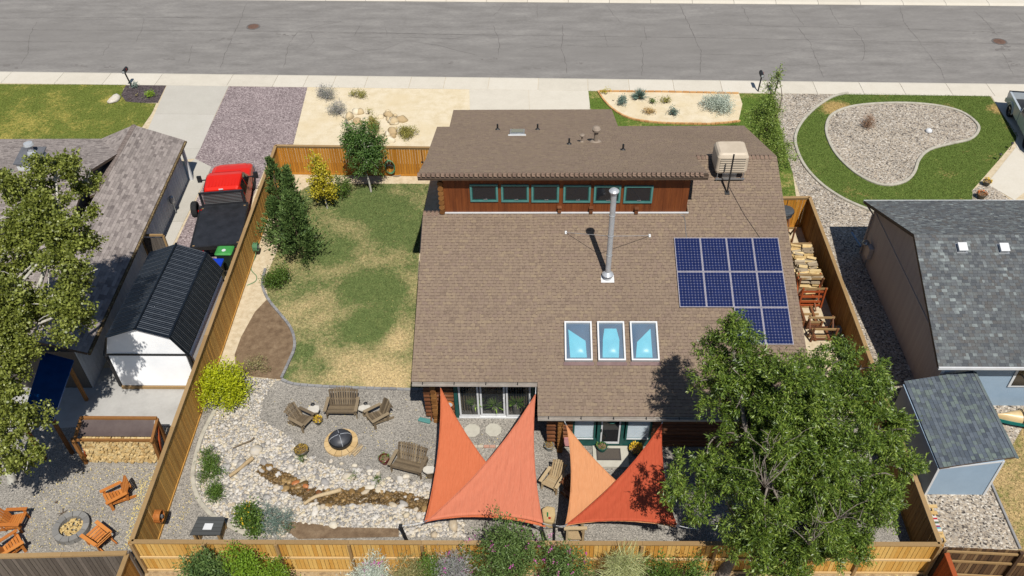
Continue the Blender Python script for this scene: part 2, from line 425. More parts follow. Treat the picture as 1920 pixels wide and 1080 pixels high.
for c in ([(463, 5), (450, 40), (437, 65), (425, 95), (413, 128)], [(270, 33), (266, 55), (255, 78)], [(206, 80), (190, 108)], [(70, 40), (57, 62), (52, 100), (40, 120)], [(360, 84), (353, 118)],
          [(557, 60), (540, 85), (533, 128)], [(560, 58), (600, 48), (640, 40)], [(582, 62), (588, 78), (575, 92)], [(925, 48), (933, 68), (937, 88), (934, 104)], [(947, 5), (938, 18), (925, 30)], [(1007, 8), (1008, 38)],
          [(720, 42), (726, 70)], [(676, 48), (663, 68)], [(1054, 45), (1056, 65), (1052, 90), (1060, 112), (1063, 138)], [(1137, 8), (1150, 28), (1165, 44)], [(1133, 60), (1140, 88)], [(1207, 48), (1212, 75)], [(1202, 78), (1206, 110), (1204, 143)],
          [(1274, 8), (1298, 60), (1314, 95), (1312, 140)], [(1391, 10), (1408, 48)], [(1480, 10), (1507, 48)], [(1498, 52), (1518, 80), (1530, 108), (1545, 146)], [(1555, 12), (1572, 45), (1600, 50), (1650, 52), (1700, 45)],
          [(1685, 10), (1697, 45), (1718, 70), (1740, 100), (1762, 128), (1772, 150)], [(1600, 52), (1618, 78), (1622, 100), (1615, 115)], [(1700, 54), (1800, 58), (1920, 62)], [(1826, 20), (1850, 42), (1870, 66)], [(1902, 24), (1920, 42)],
          [(640, 85), (672, 96), (720, 92), (757, 78)], [(757, 75), (820, 85), (880, 100), (895, 104)], [(980, 95), (1040, 84), (1130, 88), (1200, 88)], [(0, 34), (180, 33), (360, 32), (560, 33)], [(0, 78), (140, 79), (330, 78)], [(1430, 108), (1490, 95), (1600, 96), (1750, 98)],
          [(1300, 46), (1420, 48), (1500, 50), (1600, 52)], [(300, 32), (420, 35), (640, 41)], [(1310, 102), (1430, 104)], [(1880, 100), (1900, 140)]):
    crack(c, random.uniform(.025, .05), wob=.035)
K['patch'] = MAT('oil_stain', [C(118, 113, 110), C(140, 135, 131)], 3, .9)
for i, (x, y, rx, ry) in enumerate(((152, 124, 1.0, .22), (205, 125, .7, .18), (420, 73, .9, .25), (445, 82, .6, .15), (520, 66, .7, .2), (318, 111, .6, .14), (12, 122, .8, .3), (255, 92, .35, .1), (1000, 128, .8, .14), (1090, 118, .3, .14), (845, 118, .7, .15), (925, 112, .5, .2), (1880, 90, .7, .5), (1900, 120, .5, .3), (1850, 60, .8, .2))):
    c0 = P(x, y, -.084)
    for k in range(7):
        mb = MB(); n = 9; cx, cy = c0.x + random.gauss(0, rx * .5), c0.y + random.gauss(0, ry * .6); r1, r2 = rx * random.uniform(.08, .3), ry * random.uniform(.1, .4)
        mb.add([(cx + math.cos(a * 6.283 / n) * r1 * random.uniform(.5, 1.2), cy + math.sin(a * 6.283 / n) * r2 * random.uniform(.5, 1.2), c0.z + .0004 * (k + i % 3)) for a in range(n)], [tuple(range(n))]); mb.build('stain', K['patch'], road)
for px, py, lab in ((475, 50, 'rusty iron manhole cover in the road, left of centre'), (1874, 78, 'dark iron manhole cover in the road near the right edge')):
    t = thing('manhole_cover', lab, 'manhole', P(px, py, -.088)); c = MW[t].translation
    MB().lathe(c, [(.5, 0), (.5, .012), (.40, .014), (.40, .006)], 28).build('frame_ring', K['crack'], t)
    MB().lathe(c, [(.385, 0), (.385, .016), (.3, .018)], 28).build('lid', K['iron'], t)
    mb = MB()
    for k in range(-3, 4): mb.box(c + Vector((k * .09, 0, .021)), (.04, .5 - abs(k) * .08, .006))
    mb.build('grip_bar', K['iron'], t)

# ---- front yards ----
g1 = [C(98, 110, 46), C(116, 128, 56), C(138, 146, 74)]
lawnL = G([(-160, 157), (238, 159), (232, 166), (228, 178), (236, 190), (262, 193), (293, 194), (285, 212), (262, 245), (150, 330), (-200, 330)])
mL = LAWN('left_lawn_turf', g1, C(172, 160, 84), [(P(205, 187), .8, .5), (P(60, 230), 3, .25)], .32)
sheet('left_front_lawn', lawnL, .008, mL); grass('grass', 'short green grass on the front lawn at far left', lawnL, 60000, mL, .008)
sheet('mailbox_bed', G([(236, 160), (312, 160), (296, 193), (262, 193), (236, 191), (227, 178)]), .012, K['dark_mulch'])
def slabs(name, quads, mat, z=.02):
    root = thing(name, None, None, P(*quads[0][0])); tag(root, kind='structure')
    for q in quads:
        g = G(q); c = sum(g, Vector()) / len(g)
        MB().prism([(p + (c - p).normalized() * .012).to_tuple()[:2] for p in g], -.05, z).build('slab', mat, root)
    return root
slabs('left_driveway', [[(290, 214), (404, 215), (430, 159.5), (313, 159.5)], [(262, 278), (376, 279), (404, 215), (290, 214)], [(250, 306), (366, 298), (376, 279), (262, 278)],
                        [(345, 416), (397, 313), (366, 298), (310, 340), (290, 416)], [(318, 473), (345, 416), (290, 416), (264, 473)]], K['concrete2'])
sheet('purple_gravel_drive', G([(430, 160), (577, 162), (549, 275), (514, 275), (420, 500), (310, 500), (397, 313), (366, 298)]), .01, K['purple'])
sheet('cream_granite_yard', G([(577, 162), (882, 166), (900, 280), (540, 285), (549, 275)]), .006, K['cream'])
slabs('main_driveway', [[(882, 250), (995, 250), (991, 168), (880, 166)], [(995, 250), (1112, 250), (1103, 169), (991, 168)]], K['concrete'])
mC = LAWN('strip_turf', [C(78, 104, 40), C(104, 128, 52), C(128, 148, 66)], C(180, 164, 104), [], .3)
lawnC = G([(1103, 169), (1122, 171), (1450, 176), (1480, 280), (1500, 420), (1440, 420), (1400, 300), (1110, 300)])
bed = G([(1121, 171), (1385, 174), (1392, 195), (1385, 226), (1340, 233), (1290, 233), (1235, 231), (1185, 224), (1155, 210), (1133, 190)], 0)
sheet('front_lawn_strip', lawnC, .005, mC); _sc = scatter; gq = scatter(lawnC, 42000); gq = gq[~inside(bed, gq[:, 0], gq[:, 1])]; scatter = lambda poly, n: gq[:n]
grass('grass', 'strip of green grass curving along the front of the brown house', lawnC, len(gq), mC, .005); scatter = _sc
sheet('succulent_bed', bed, .012, K['cream'])
kerb_strip('bed_edging', G([(1388, 228), (1340, 233), (1290, 233), (1235, 231), (1185, 224), (1155, 210), (1133, 190), (1121, 172)], 4, False), .11, .1, MAT('orange_brick', [C(196, 140, 84), C(222, 170, 112), C(232, 188, 130)], 3, .85, rnd='object'), .26, label='curved row of tan bricks edging the cream bed')
kerb_strip('bed_edging', G([(1123, 172), (1250, 173), (1385, 176)], 0, False), .1, .1, MATS['orange_brick'], .42, label='row of small bricks between cream bed and sidewalk')
# right: gravel, kerbed lawn, kidney bed
sheet('mixed_gravel_yard', G([(1448, 176), (1590, 174), (1570, 260), (1640, 400), (1700, 400), (1800, 800), (1700, 860), (1500, 368), (1490, 300), (1500, 366), (1478, 300)]), .009, K['mix_gravel'])
kl = [(1590, 175), (1562, 182), (1530, 202), (1503, 230), (1491, 258), (1496, 287), (1513, 318), (1545, 350), (1590, 378), (1650, 402)]
kid = [(1549, 238), (1562, 214), (1605, 199), (1680, 194), (1750, 198), (1800, 210), (1829, 230), (1834, 246), (1818, 262), (1780, 271), (1742, 282), (1723, 300), (1714, 324), (1697, 341), (1667, 348), (1635, 342), (1600, 322), (1570, 293), (1554, 265)]
lawnR = G([(1590, 175)]) + G(kl, 5, False)[1:] + G([(1700, 420), (1760, 420), (1830, 376), (1822, 358), (1845, 332), (1880, 292), (1910, 256), (1880, 215), (1856, 180)])
mR = LAWN('right_lawn_turf', [C(84, 104, 44), C(104, 124, 56), C(134, 148, 76)], C(186, 160, 104), [(P(1570, 205), 1.6, .75), (P(1868, 205), 1.0, .45)], .18)
sheet('right_front_lawn', lawnR, .012, mR)
kidp = G(kid, 4)
gq = scatter(lawnR, 90000); gq = gq[~inside(kidp, gq[:, 0], gq[:, 1])]
_sc = scatter
def scatter_fixed(q): 
    return lambda poly, n: q[:n]
scatter = scatter_fixed(gq); grass('grass', 'clipped green grass around the kidney shaped gravel bed', lawnR, len(gq), mR, .012); scatter = _sc
sheet('kidney_gravel_bed', kidp, .02, K['mix_gravel'])
kerb_strip('lawn_kerb', G(kl, 6, False), .16, .1, K['edging'], label='pale curved concrete kerb between gravel strip and green lawn')
kerb_strip('kidney_kerb', kidp, .16, .1, K['edging'], label='pale concrete kerb ringing the kidney shaped gravel bed', closed=True)
slabs('right_path', [[(1850, 345), (1902, 376), (1960, 330), (1905, 276)]], K['concrete'])
sheet('flowerpot_bed', G([(1822, 376), (1824, 356), (1850, 340), (1895, 376)], 0), .016, K['mix_gravel'])
slabs('right_driveway', [[(1905, 256), (1880, 215), (1858, 180), (2100, 185), (2100, 300), (1960, 330), (1905, 276)]], K['concrete'])

# ---- back yard ----
blob = [(P(690, 615), 1.7, -.85), (P(700, 540), 2.2, -.5), (P(620, 470), 2.0, -.3), (P(740, 410), 2.6, -.35), (P(650, 690), 2.6, .55), (P(560, 590), 1.8, .3), (P(745, 640), 1.6, .55), (P(735, 715), 1.8, .6), (P(600, 690), 1.0, -.5), (P(570, 660), .9, -.35), (P(660, 430), 1.6, .3), (P(600, 560), 1.3, .25), (P(760, 520), .8, .25), (P(690, 390), 3.2, -.4), (P(770, 440), 1.8, -.3), (P(690, 615), 1.2, -.35)]
lawnB = G([(585, 345), (805, 345), (790, 420), (783, 520), (800, 660), (800, 728), (772, 728), (700, 727), (620, 723), (548, 717), (528, 708), (541, 682), (553, 650), (546, 615), (521, 585), (503, 560), (496, 525), (520, 470), (545, 400), (560, 360)])
mB = LAWN('back_lawn_turf', [C(84, 104, 58), C(112, 128, 74), C(144, 150, 94)], C(204, 182, 136), blob, .38, .2, .95)
sheet('back_lawn', lawnB, .012, mB); grass('grass', 'patchy drying grass of the fenced back lawn', lawnB, 110000, mB, .012)
sheet('dirt_bed', G([(500, 562), (521, 585), (546, 617), (552, 650), (541, 682), (528, 712), (470, 706), (442, 690), (440, 665), (452, 632), (478, 585)]), .009, K['soil'])
kerb_strip('lawn_edging', G([(498, 505), (492, 535), (503, 562), (522, 586), (546, 617), (553, 650), (541, 682), (528, 710)], 4, False), .12, .09, K['paver'], .22, label='winding row of grey paver blocks between dirt bed and lawn')
kerb_strip('patio_edging', G([(528, 712), (552, 721), (620, 726), (700, 729), (772, 731), (800, 731)], 4, False), .12, .07, K['paver'], .3, label='straight row of grey pavers between dry lawn and gravel patio')
y_rear = P(1000, 1045).y
sheet('gravel_patio', G([(528, 713), (620, 727), (772, 731), (860, 740), (1400, 760), (1680, 760), (1765, 1060), (262, 1062), (300, 1000), (385, 760), (420, 722)]), .006, K['grey_gravel'])
sheet('side_yard_gravel', G([(1488, 400), (1530, 430), (1680, 760), (1480, 800)]), .008, K['sand'])
# ---- left neighbour's yard ----
sheet('neighbour_gravel_yard', G([(-200, 700), (150, 700), (380, 790), (240, 1065), (-250, 1065)]), .004, K['grey_gravel'])
slabs('shed_pad', [[(0, 810), (170, 800), (330, 800), (372, 735), (360, 690), (130, 690), (30, 700)]], K['pad'], .016)
# ---- right neighbour's back yard ----
sheet('right_back_gravel', G([(1680, 720), (1740, 740), (2000, 740), (1960, 800), (1856, 905), (1912, 1030), (1765, 1030)]), .007, K['mix_gravel'])
mD = LAWN('dry_turf', [C(112, 116, 60), C(140, 138, 78), C(160, 152, 96)], C(190, 164, 116), [], .62)
lawnD = G([(1858, 905), (1930, 780), (2100, 780), (2150, 1100), (1930, 1080)])
sheet('right_dry_lawn', lawnD, .012, mD); grass('grass', 'dry yellowing grass at the lower right edge', lawnD, 15000, mD, .012)
kerb_strip('gravel_edging', G([(1856, 903), (1870, 935), (1890, 980), (1912, 1030)], 3, False), .09, .08, K['paver'], label='thin grey edging between gravel and dry lawn at right')
sheet('rear_strip', [(-60, -20), (60, -20), (60, y_rear - .25), (-60, y_rear - .25)], .003, K['mulch'])

# ---- rocks ----
ico_v = []; t_ = (1 + 5 ** .5) / 2
for a, b in ((-1, t_), (1, t_), (-1, -t_), (1, -t_)): ico_v.append((a, b, 0))
for a, b in ((-1, t_), (1, t_), (-1, -t_), (1, -t_)): ico_v.append((0, a, b))
for a, b in ((t_, -1), (t_, 1), (-t_, -1), (-t_, 1)): ico_v.append((a, 0, b))
ICO = np.array(ico_v) / (1 + t_ * t_) ** .5
ICOF = np.array([(0, 11, 5), (0, 5, 1), (0, 1, 7), (0, 7, 10), (0, 10, 11), (1, 5, 9), (5, 11, 4), (11, 10, 2), (10, 7, 6), (7, 1, 8), (3, 9, 4), (3, 4, 2), (3, 2, 6), (3, 6, 8), (3, 8, 9), (4, 9, 5), (2, 4, 11), (6, 2, 10), (8, 6, 7), (9, 8, 1)])
def ico_sub(V, F):
    V = [tuple(v) for v in V]; mid = {}; out = []
    def m(a, b):
        k = (min(a, b), max(a, b))
        if k not in mid:
            p = (np.array(V[a]) + np.array(V[b])) / 2; V.append(tuple(p / np.linalg.norm(p))); mid[k] = len(V) - 1
        return mid[k]
    for a, b, c in F:
        x, y, z = m(a, b), m(b, c), m(c, a); out += [(a, x, z), (b, y, x), (c, z, y), (x, y, z)]
    return np.array(V), np.array(out)
ICO2, ICOF2 = ico_sub(ICO, ICOF)
def rock_meshes(mat, n=6, rough=.18, flat=.62, smooth=False):
    out = []
    for i in range(n):
        V = ICO2 * (1 + RNG.normal(0, rough * .5, (len(ICO2), 1)))
        d = RNG.normal(0, 1, 3); d /= np.linalg.norm(d)
        for k in range(5):                                   # flats knocked off
            d = RNG.normal(0, 1, 3); d /= np.linalg.norm(d); h = V @ d; cut = RNG.uniform(.6, .9)
            V = V - np.outer(np.maximum(0, h - cut), d)
        V[:, 2] *= flat; V[:, 0] *= RNG.uniform(.9, 1.3)
        me = bpy.data.meshes.new('rock'); me.from_pydata([tuple(v) for v in V], [], [tuple(f) for f in ICOF2]); me.materials.append(mat)
        me.polygons.foreach_set('use_smooth', [smooth] * len(me.polygons)); me.update(); out.append(me)
    return out
def rock_mass(name, pts, sizes, mat, parent, z=0, flat=.6):
    n = len(pts); V = np.repeat(ICO[None], n, 0) * (1 + RNG.normal(0, .16, (n, 12, 1)))
    V *= (sizes[:, None, None] * np.stack([RNG.uniform(.8, 1.35, n), RNG.uniform(.8, 1.2, n), np.full(n, flat) * RNG.uniform(.7, 1.2, n)], 1)[:, None, :])
    a = RNG.uniform(0, 6.28, n); c, s = np.cos(a), np.sin(a); x = V[:, :, 0] * c[:, None] - V[:, :, 1] * s[:, None]; y = V[:, :, 0] * s[:, None] + V[:, :, 1] * c[:, None]
    V[:, :, 0] = x + pts[:, 0, None]; V[:, :, 1] = y + pts[:, 1, None]; V[:, :, 2] += z + sizes[:, None] * .25
    F = (ICOF[None] + (np.arange(n) * 12)[:, None, None]).reshape(-1, 3)
    me = bpy.data.meshes.new(name); VV = V.reshape(-1, 3)
    if parent is not None:
        Mi = np.array(MW[parent].inverted()); VV = VV @ Mi[:3, :3].T + Mi[:3, 3]
    me.vertices.add(len(VV)); me.vertices.foreach_set('co', VV.astype(np.float32).ravel())
    me.loops.add(F.size); me.loops.foreach_set('vertex_index', F.astype(np.int32).ravel())
    me.polygons.add(len(F)); me.polygons.foreach_set('loop_start', np.arange(0, F.size, 3, dtype=np.int32))
    me.update(calc_edges=True); me.materials.append(mat)
    o = link(name, me, None, parent); o['kind'] = 'stuff'; return o
rc = [C(150, 146, 142), C(190, 184, 176), C(222, 214, 202), C(206, 200, 192), C(218, 202, 170), C(230, 222, 206), C(200, 182, 154), C(236, 230, 220), C(172, 168, 164)]
K['rock_i'] = MAT('river_rock', rc, 7, .8, .006, rnd='object', rndamt=.8, fine=.12); K['rock_m'] = MAT('river_rock_small', rc, 7, .8, 0, rnd='island', rndamt=.85)
wc = [C(92, 72, 40), C(128, 100, 58), C(152, 120, 72), C(110, 88, 56), C(178, 146, 96), C(84, 66, 42)]
K['wet_i'] = MAT('creek_rock', wc + [C(190, 120, 70)], 7, .45, .004, rnd='object', rndamt=.8); K['wet_m'] = MAT('creek_rock_small', wc, 7, .4, 0, rnd='island', rndamt=.85)
bedpix = [(424, 722), (470, 708), (518, 712), (494, 748), (488, 786), (516, 800), (545, 822), (562, 852), (600, 868), (660, 884), (720, 898), (790, 903), (830, 925), (860, 960), (880, 1006), (560, 1008), (470, 1004), (412, 972), (378, 940), (366, 900), (370, 862), (388, 805)]
bedp = G(bedpix)
sheet('rock_bed', bedp, .012, K['grey_gravel']); rb = bpy.data.objects['rock_bed']
creekpix = [(490, 868), (520, 880), (555, 895), (590, 915), (640, 920), (700, 918), (760, 925), (815, 938), (815, 965), (740, 948), (690, 945), (640, 950), (590, 948), (540, 925), (500, 900), (480, 885)]
creekp = G(creekpix); sheet('creek_bed', creekp, .016, K['soil']); cb = bpy.data.objects['creek_bed']
soilp = G([(520, 978), (560, 980), (640, 990), (748, 992), (748, 1008), (560, 1012), (540, 1000)]); sheet('soil_patch', soilp, .05, K['soil'])
q = scatter(bedp, 21000); keep = ~inside(creekp, q[:, 0], q[:, 1]) & ~inside(soilp, q[:, 0], q[:, 1]); q = q[keep]
rock_mass('cobble', q, (RNG.gamma(3, .009, len(q)) + .018) * np.where(q[:, 1] > 21.2, .75, 1), K['rock_m'], rb)
q = scatter(creekp, 3000); rock_mass('creek_pebble', q, RNG.gamma(3, .009, len(q)) + .016, K['wet_m'], cb)
rms = rock_meshes(K['rock_i'], 8, smooth=True); wms = rock_meshes(K['wet_i'], 5, smooth=True)
def lay(ms, name, x, y, s, parent, z=0, rz=None):
    return piece(name, random.choice(ms), Matrix.Translation((x, y, z + s * .22)) @ Matrix.Rotation(random.uniform(0, 6.28) if rz is None else rz, 4, 'Z') @ Matrix.Diagonal((s * random.uniform(.85, 1.3), s * random.uniform(.75, 1.1), s * random.uniform(.6, 1), 1)), parent)
q = scatter(bedp, 420); q = q[~inside(soilp, q[:, 0], q[:, 1]) & ~inside(creekp, q[:, 0], q[:, 1])][:150]
for x, y in q: lay(rms, 'stone', x, y, random.uniform(.06, .11), rb)
edge = creekp + [creekp[0]]
for a, b in zip(edge, edge[1:]):
    L_ = (b - a).length
    for k in range(int(L_ / .3) + 1):
        p = a.lerp(b, random.random()); lay(rms, 'stone', p.x + random.gauss(0, .12), p.y + random.gauss(0, .12), random.uniform(.07, .16), rb)
for k in range(26):
    a, b = [P(x, y) for x, y in ((560, 855), (815, 915))]; p = a.lerp(b, random.random()); lay(rms, 'stone', p.x, p.y + random.gauss(.05, .08), random.uniform(.08, .13), rb)
for x, y in scatter(creekp, 46): lay(wms, 'creek_stone', x, y, random.uniform(.06, .15), cb)
for x, y, s in ((655, 895, .5), (610, 905, .35), (480, 845, .5), (455, 875, .45), (500, 935, .4), (850, 985, .45), (625, 985, .35), (420, 880, .4), (590, 960, .35), (530, 960, .3)):
    p = P(x, y); lay(rms, 'stone', p.x, p.y, s * .55, rb)
wm, wN, wL, wB = newmat('creek_water'); wB.inputs['Base Color'].default_value = (.05, .04, .025, 1); wB.inputs['Roughness'].default_value = .04; wB.inputs['Alpha'].default_value = .14; wB.inputs['IOR'].default_value = 1.33
bump(wN, wL, wB, noise(wN, wL, coords(wN, wL, 'World'), 9, 2), .01)
sheet('creek_water', creekp, .055, wm)
kerb_strip('rock_bed_kerb', G([(428, 722), (402, 772), (380, 815), (366, 862), (362, 900), (376, 942), (410, 975), (470, 1006)], 5, False), .16, .06, K['edging'], label='curved pale kerb around the white rock garden')
# ================= shingled roofs =================
def clip_poly(poly, rect):
    """convex poly clipped to an axis rectangle (u0,u1,v0,v1)"""
    u0, u1, v0, v1 = rect
    def cl(ps, f, ip):
        out = []
        for i in range(len(ps)):
            a, b = ps[i - 1], ps[i]; fa, fb = f(a), f(b)
            if fb >= 0:
                if fa < 0: out.append(ip(a, b, fa / (fa - fb)))
                out.append(b)
            elif fa >= 0: out.append(ip(a, b, fa / (fa - fb)))
        return out
    ip = lambda a, b, t: (a[0] + (b[0] - a[0]) * t, a[1] + (b[1] - a[1]) * t)
    for f in (lambda p: p[0] - u0, lambda p: u1 - p[0], lambda p: p[1] - v0, lambda p: v1 - p[1]):
        poly = cl(poly, f, ip)
        if len(poly) < 3: return []
    return poly
def parea(p): return .5 * sum(p[i - 1][0] * p[i][1] - p[i][0] * p[i - 1][1] for i in range(len(p)))
def shingles(parent, poly3, eave, mats, tab=(.1, .26), expo=.135, th=.014, n_ind=300, band=None):
    """poly3: convex planar roof outline; eave: 2 points giving the eave direction. One joined part plus the nearest tabs one by one"""
    O_ = Vector(eave[0]); u = (Vector(eave[1]) - O_).normalized()
    nrm = (poly3[1] - poly3[0]).cross(poly3[2] - poly3[1]).normalized()
    if nrm.z < 0: nrm = -nrm
    v = nrm.cross(u)
    if v.z < 0: v = -v; u = -u
    p2 = [((p - O_).dot(u), (p - O_).dot(v)) for p in poly3]
    if parea(p2) < 0: p2 = p2[::-1]
    us = [p[0] for p in p2]; vs_ = [p[1] for p in p2]
    v0 = min(vs_); rows = int((max(vs_) - v0) / expo) + 1
    cand = []; mb = MB()
    for r in range(rows):
        a = min(us) - random.uniform(0, .3)
        while a < max(us):
            w = random.uniform(*tab); rect = (a, a + w - .006, v0 + r * expo, v0 + (r + 1) * expo); a += w
            c = clip_poly(p2, rect)
            if len(c) < 3 or abs(parea(c)) < 4e-4: continue
            full = len(c) == 4 and abs(parea(c)) > .97 * (rect[1] - rect[0]) * expo
            cand.append((r, rect, c, full))
    cand.sort(key=lambda t: t[0])
    n = 0; unit = MB()
    unit.add([(0, 0, th), (1, 0, th), (1, 1, .002), (0, 1, .002), (0, 0, 0), (1, 0, 0)], [(0, 1, 2, 3), (4, 5, 1, 0), (1, 5, 2), (4, 0, 3)])
    ume = unit.mesh('shingle'); ume.materials.append(mats[1])
    W = lambda uu, vv, h: O_ + u * uu + v * vv + nrm * h
    for r, rect, c, full in cand:
        jit = random.uniform(0, .004)
        if full and n < n_ind:
            n += 1; o0 = W(rect[0], rect[2], jit + .002); e1 = u * (rect[1] - rect[0]); e2 = v * expo
            M = Matrix(((e1.x, e2.x, nrm.x, o0.x), (e1.y, e2.y, nrm.y, o0.y), (e1.z, e2.z, nrm.z, o0.z), (0, 0, 0, 1)))
            piece('shingle', ume, M, parent); continue
        k = len(c); top = [W(x, y, .002 + jit + th * (1 - (y - rect[2]) / expo)) for x, y in c]
        lo = [W(x, y, 0) for x, y in c]; fs = [tuple(range(k))]
        for i in range(k):
            j = (i + 1) % k
            if abs(c[i][1] - rect[2]) < 1e-6 and abs(c[j][1] - rect[2]) < 1e-6 or abs(c[i][0] - c[j][0]) < 1e-6: fs.append((k + i, k + j, j, i))
        mb.add(top + lo, fs)
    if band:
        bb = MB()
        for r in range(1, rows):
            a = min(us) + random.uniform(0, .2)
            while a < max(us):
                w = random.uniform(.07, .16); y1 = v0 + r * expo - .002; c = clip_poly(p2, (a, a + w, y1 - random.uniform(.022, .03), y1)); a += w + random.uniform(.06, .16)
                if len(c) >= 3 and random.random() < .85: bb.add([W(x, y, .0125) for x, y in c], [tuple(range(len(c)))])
        o = bb.build('printed_band', band, parent); o['kind'] = 'stuff'  # darker bands printed on the shingle tabs
    if mb.f:
        o = mb.build('shingle_field', mats[0], parent); o['kind'] = 'stuff'
def shingle_mats(name, cols, fine=.14):
    cols = cols
    bg = (.22, tuple(q * .8 for q in cols[1][:3]) + (1,), .5, .95)
    return (MAT(name + '_field', cols, 3, .9, .002, rnd='island', rndamt=.72, fine=fine, spec=.15, big=bg), MAT(name + '_tab', cols, 3, .9, .002, rnd='object', rndamt=.72, fine=fine, spec=.15, big=bg))
def caps(parent, a, b, mat, w=.26, step=.17, k1=-.38, k2=.38):
    """bent cap shingles along a ridge from a to b (k1, k2: fall on the two sides)"""
    a, b = Vector(a), Vector(b); d = b - a; L_ = d.length; d /= L_; s = Vector((-d.y, d.x, 0)).normalized()
    mb = MB(); n = int(L_ / step)
    vs = []
    for t, lift in ((0, .03), (step * .68, .01)):
        for q, kk in ((-w / 2, k1), (0, 0), (w / 2, k2)):
            vs.append(Vector((t, q, -abs(q) * abs(kk) * 1 + lift)))
    lo = [p - Vector((0, 0, .03)) for p in vs[:3]]
    mb.add(vs + lo, [(0, 3, 4, 1), (1, 4, 5, 2), (6, 0, 1, 7), (7, 1, 2, 8)]); me = mb.mesh('ridge_cap'); me.materials.append(mat)
    for i in range(n):
        p = a + d * (i * step); M = Matrix(((d.x, s.x, 0, p.x), (d.y, s.y, 0, p.y), (d.z, 0, 1, p.z), (0, 0, 0, 1))); piece('ridge_cap', me, M, parent)

# ================= THE LOG HOUSE =================
brown = shingle_mats('brown_shingle', [C(136, 118, 103), C(148, 129, 112), C(151, 132, 114), C(153, 134, 116), C(147, 127, 113), C(160, 141, 118), C(141, 122, 108)])
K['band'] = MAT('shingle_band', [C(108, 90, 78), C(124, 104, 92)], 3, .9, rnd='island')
K['cap'] = MAT('ridge_cap_brown', [C(120, 98, 86), C(140, 116, 100), C(150, 126, 108)], 5, .9, .002, rnd='object')
K['fascia'] = MAT('brown_fascia', [C(96, 80, 66, .8), C(116, 96, 80, .8)], 5, .7)
K['cedar'] = MAT('stained_cedar', [C(108, 56, 26), C(130, 70, 33), C(146, 82, 40)], 2.2, .6, .004, stretch=(3, 3, .25), fine=.15)
K['log'] = MAT('log_brown', [C(96, 56, 34), C(128, 80, 50), C(150, 98, 64)], 4, .6, .01, rnd='object', stretch=(.4, 2, 2), fine=.2)
K['logend'] = MAT('log_end', [C(110, 68, 30), C(146, 98, 48), C(168, 118, 64)], 9, .75, .006, rnd='object', fine=.2)
K['teal'] = MAT('teal_paint', [C(84, 142, 138), C(98, 156, 150)], 5, .5)
K['dteal'] = MAT('dark_teal_paint', [C(30, 84, 80), C(42, 100, 94)], 5, .5)
K['white'] = MAT('white_paint', [C(226, 228, 230), C(240, 242, 244)], 4, .5)
K['alum'] = MAT('aluminium', [C(176, 180, 184), C(204, 208, 212)], 4, .35, metal=.7)
K['gutter'] = MAT('gutter_paint', [C(176, 166, 156), C(206, 198, 188)], 3, .45, spec=.5)
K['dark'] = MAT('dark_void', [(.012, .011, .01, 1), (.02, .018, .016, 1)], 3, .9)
K['black'] = MAT('black_metal', [C(34, 34, 36), C(48, 48, 50)], 6, .5, spec=.4)
def glassmat(name, col, alpha, rough=.05):
    m, N, L, B = newmat(name); B.inputs['Base Color'].default_value = col; B.inputs['Roughness'].default_value = rough
    B.inputs['Alpha'].default_value = alpha; B.inputs['IOR'].default_value = 1.5; B.inputs['Specular IOR Level'].default_value = .6
    MATS[name] = m; return m
K['glass'] = glassmat('window_glass', (.02, .025, .03, 1), .35); K['dglass'] = glassmat('dark_glass', (.012, .013, .016, 1), .93)

KS, SY0, SZ0 = .3832, 21.624, 2.732
KN, RY, RZ = .3832, 31.369, 6.466
def PS(px, py, off=0): return PPL(px, py, SZ0 + off, SY0, KS)
def SZ(y): return SZ0 + KS * (y - SY0)
def PN(px, py): return PPL(px, py, RZ, RY, -KN)
def NZ(y): return RZ - KN * (y - RY)
XL, XR = -4.66, 10.34
YE1, YE2 = 21.72, 20.48
YH = 28.36; YW = 28.72
house = thing('log_house', 'brown shingled log house with clerestory windows and blue skylights', 'house', (3, 27, 0))
WX0, WX1, WYP, WYW = -3.95, 9.75, 22.3, 20.88       # wall lines
# --- lower (south) roof ---
rl = MB()
deck = [Vector((XL, YE1, SZ(YE1))), Vector((.11, YE1, SZ(YE1))), Vector((.11, YE2, SZ(YE2))), Vector((XR, YE2, SZ(YE2))), Vector((XR, RY, RZ)), Vector((6.33, RY, RZ)), Vector((6.33, YW + .05, SZ(YW + .05))), Vector((XL, YW + .05, SZ(YW + .05)))]
for q in (((XL, YE1), (.11, YE1), (.11, YW + .05), (XL, YW + .05)), ((.11, YE2), (6.33, YE2), (6.33, YW + .05), (.11, YW + .05)), ((6.33, YE2), (XR, YE2), (XR, RY), (6.33, RY))):
    rl.slab([Vector((x, y, SZ(y))) for x, y in q], .16)
roofS = rl.build('lower_roof', K['fascia'], house)
def roofpoly(q): return [Vector((x, y, SZ(y) + .001)) for x, y in q]
EV = (Vector((XL, YE2, SZ(YE2))), Vector((XR, YE2, SZ(YE2))))
random.seed(3)
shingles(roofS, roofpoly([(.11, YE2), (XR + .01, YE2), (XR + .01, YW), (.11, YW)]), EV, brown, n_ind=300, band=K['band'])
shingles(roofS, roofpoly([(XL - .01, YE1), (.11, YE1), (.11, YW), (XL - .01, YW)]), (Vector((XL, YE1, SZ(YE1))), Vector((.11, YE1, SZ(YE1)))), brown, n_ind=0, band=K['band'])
shingles(roofS, roofpoly([(6.34, YW), (XR + .01, YW), (XR + .01, RY), (6.34, RY)]), EV, brown, n_ind=0, band=K['band'])
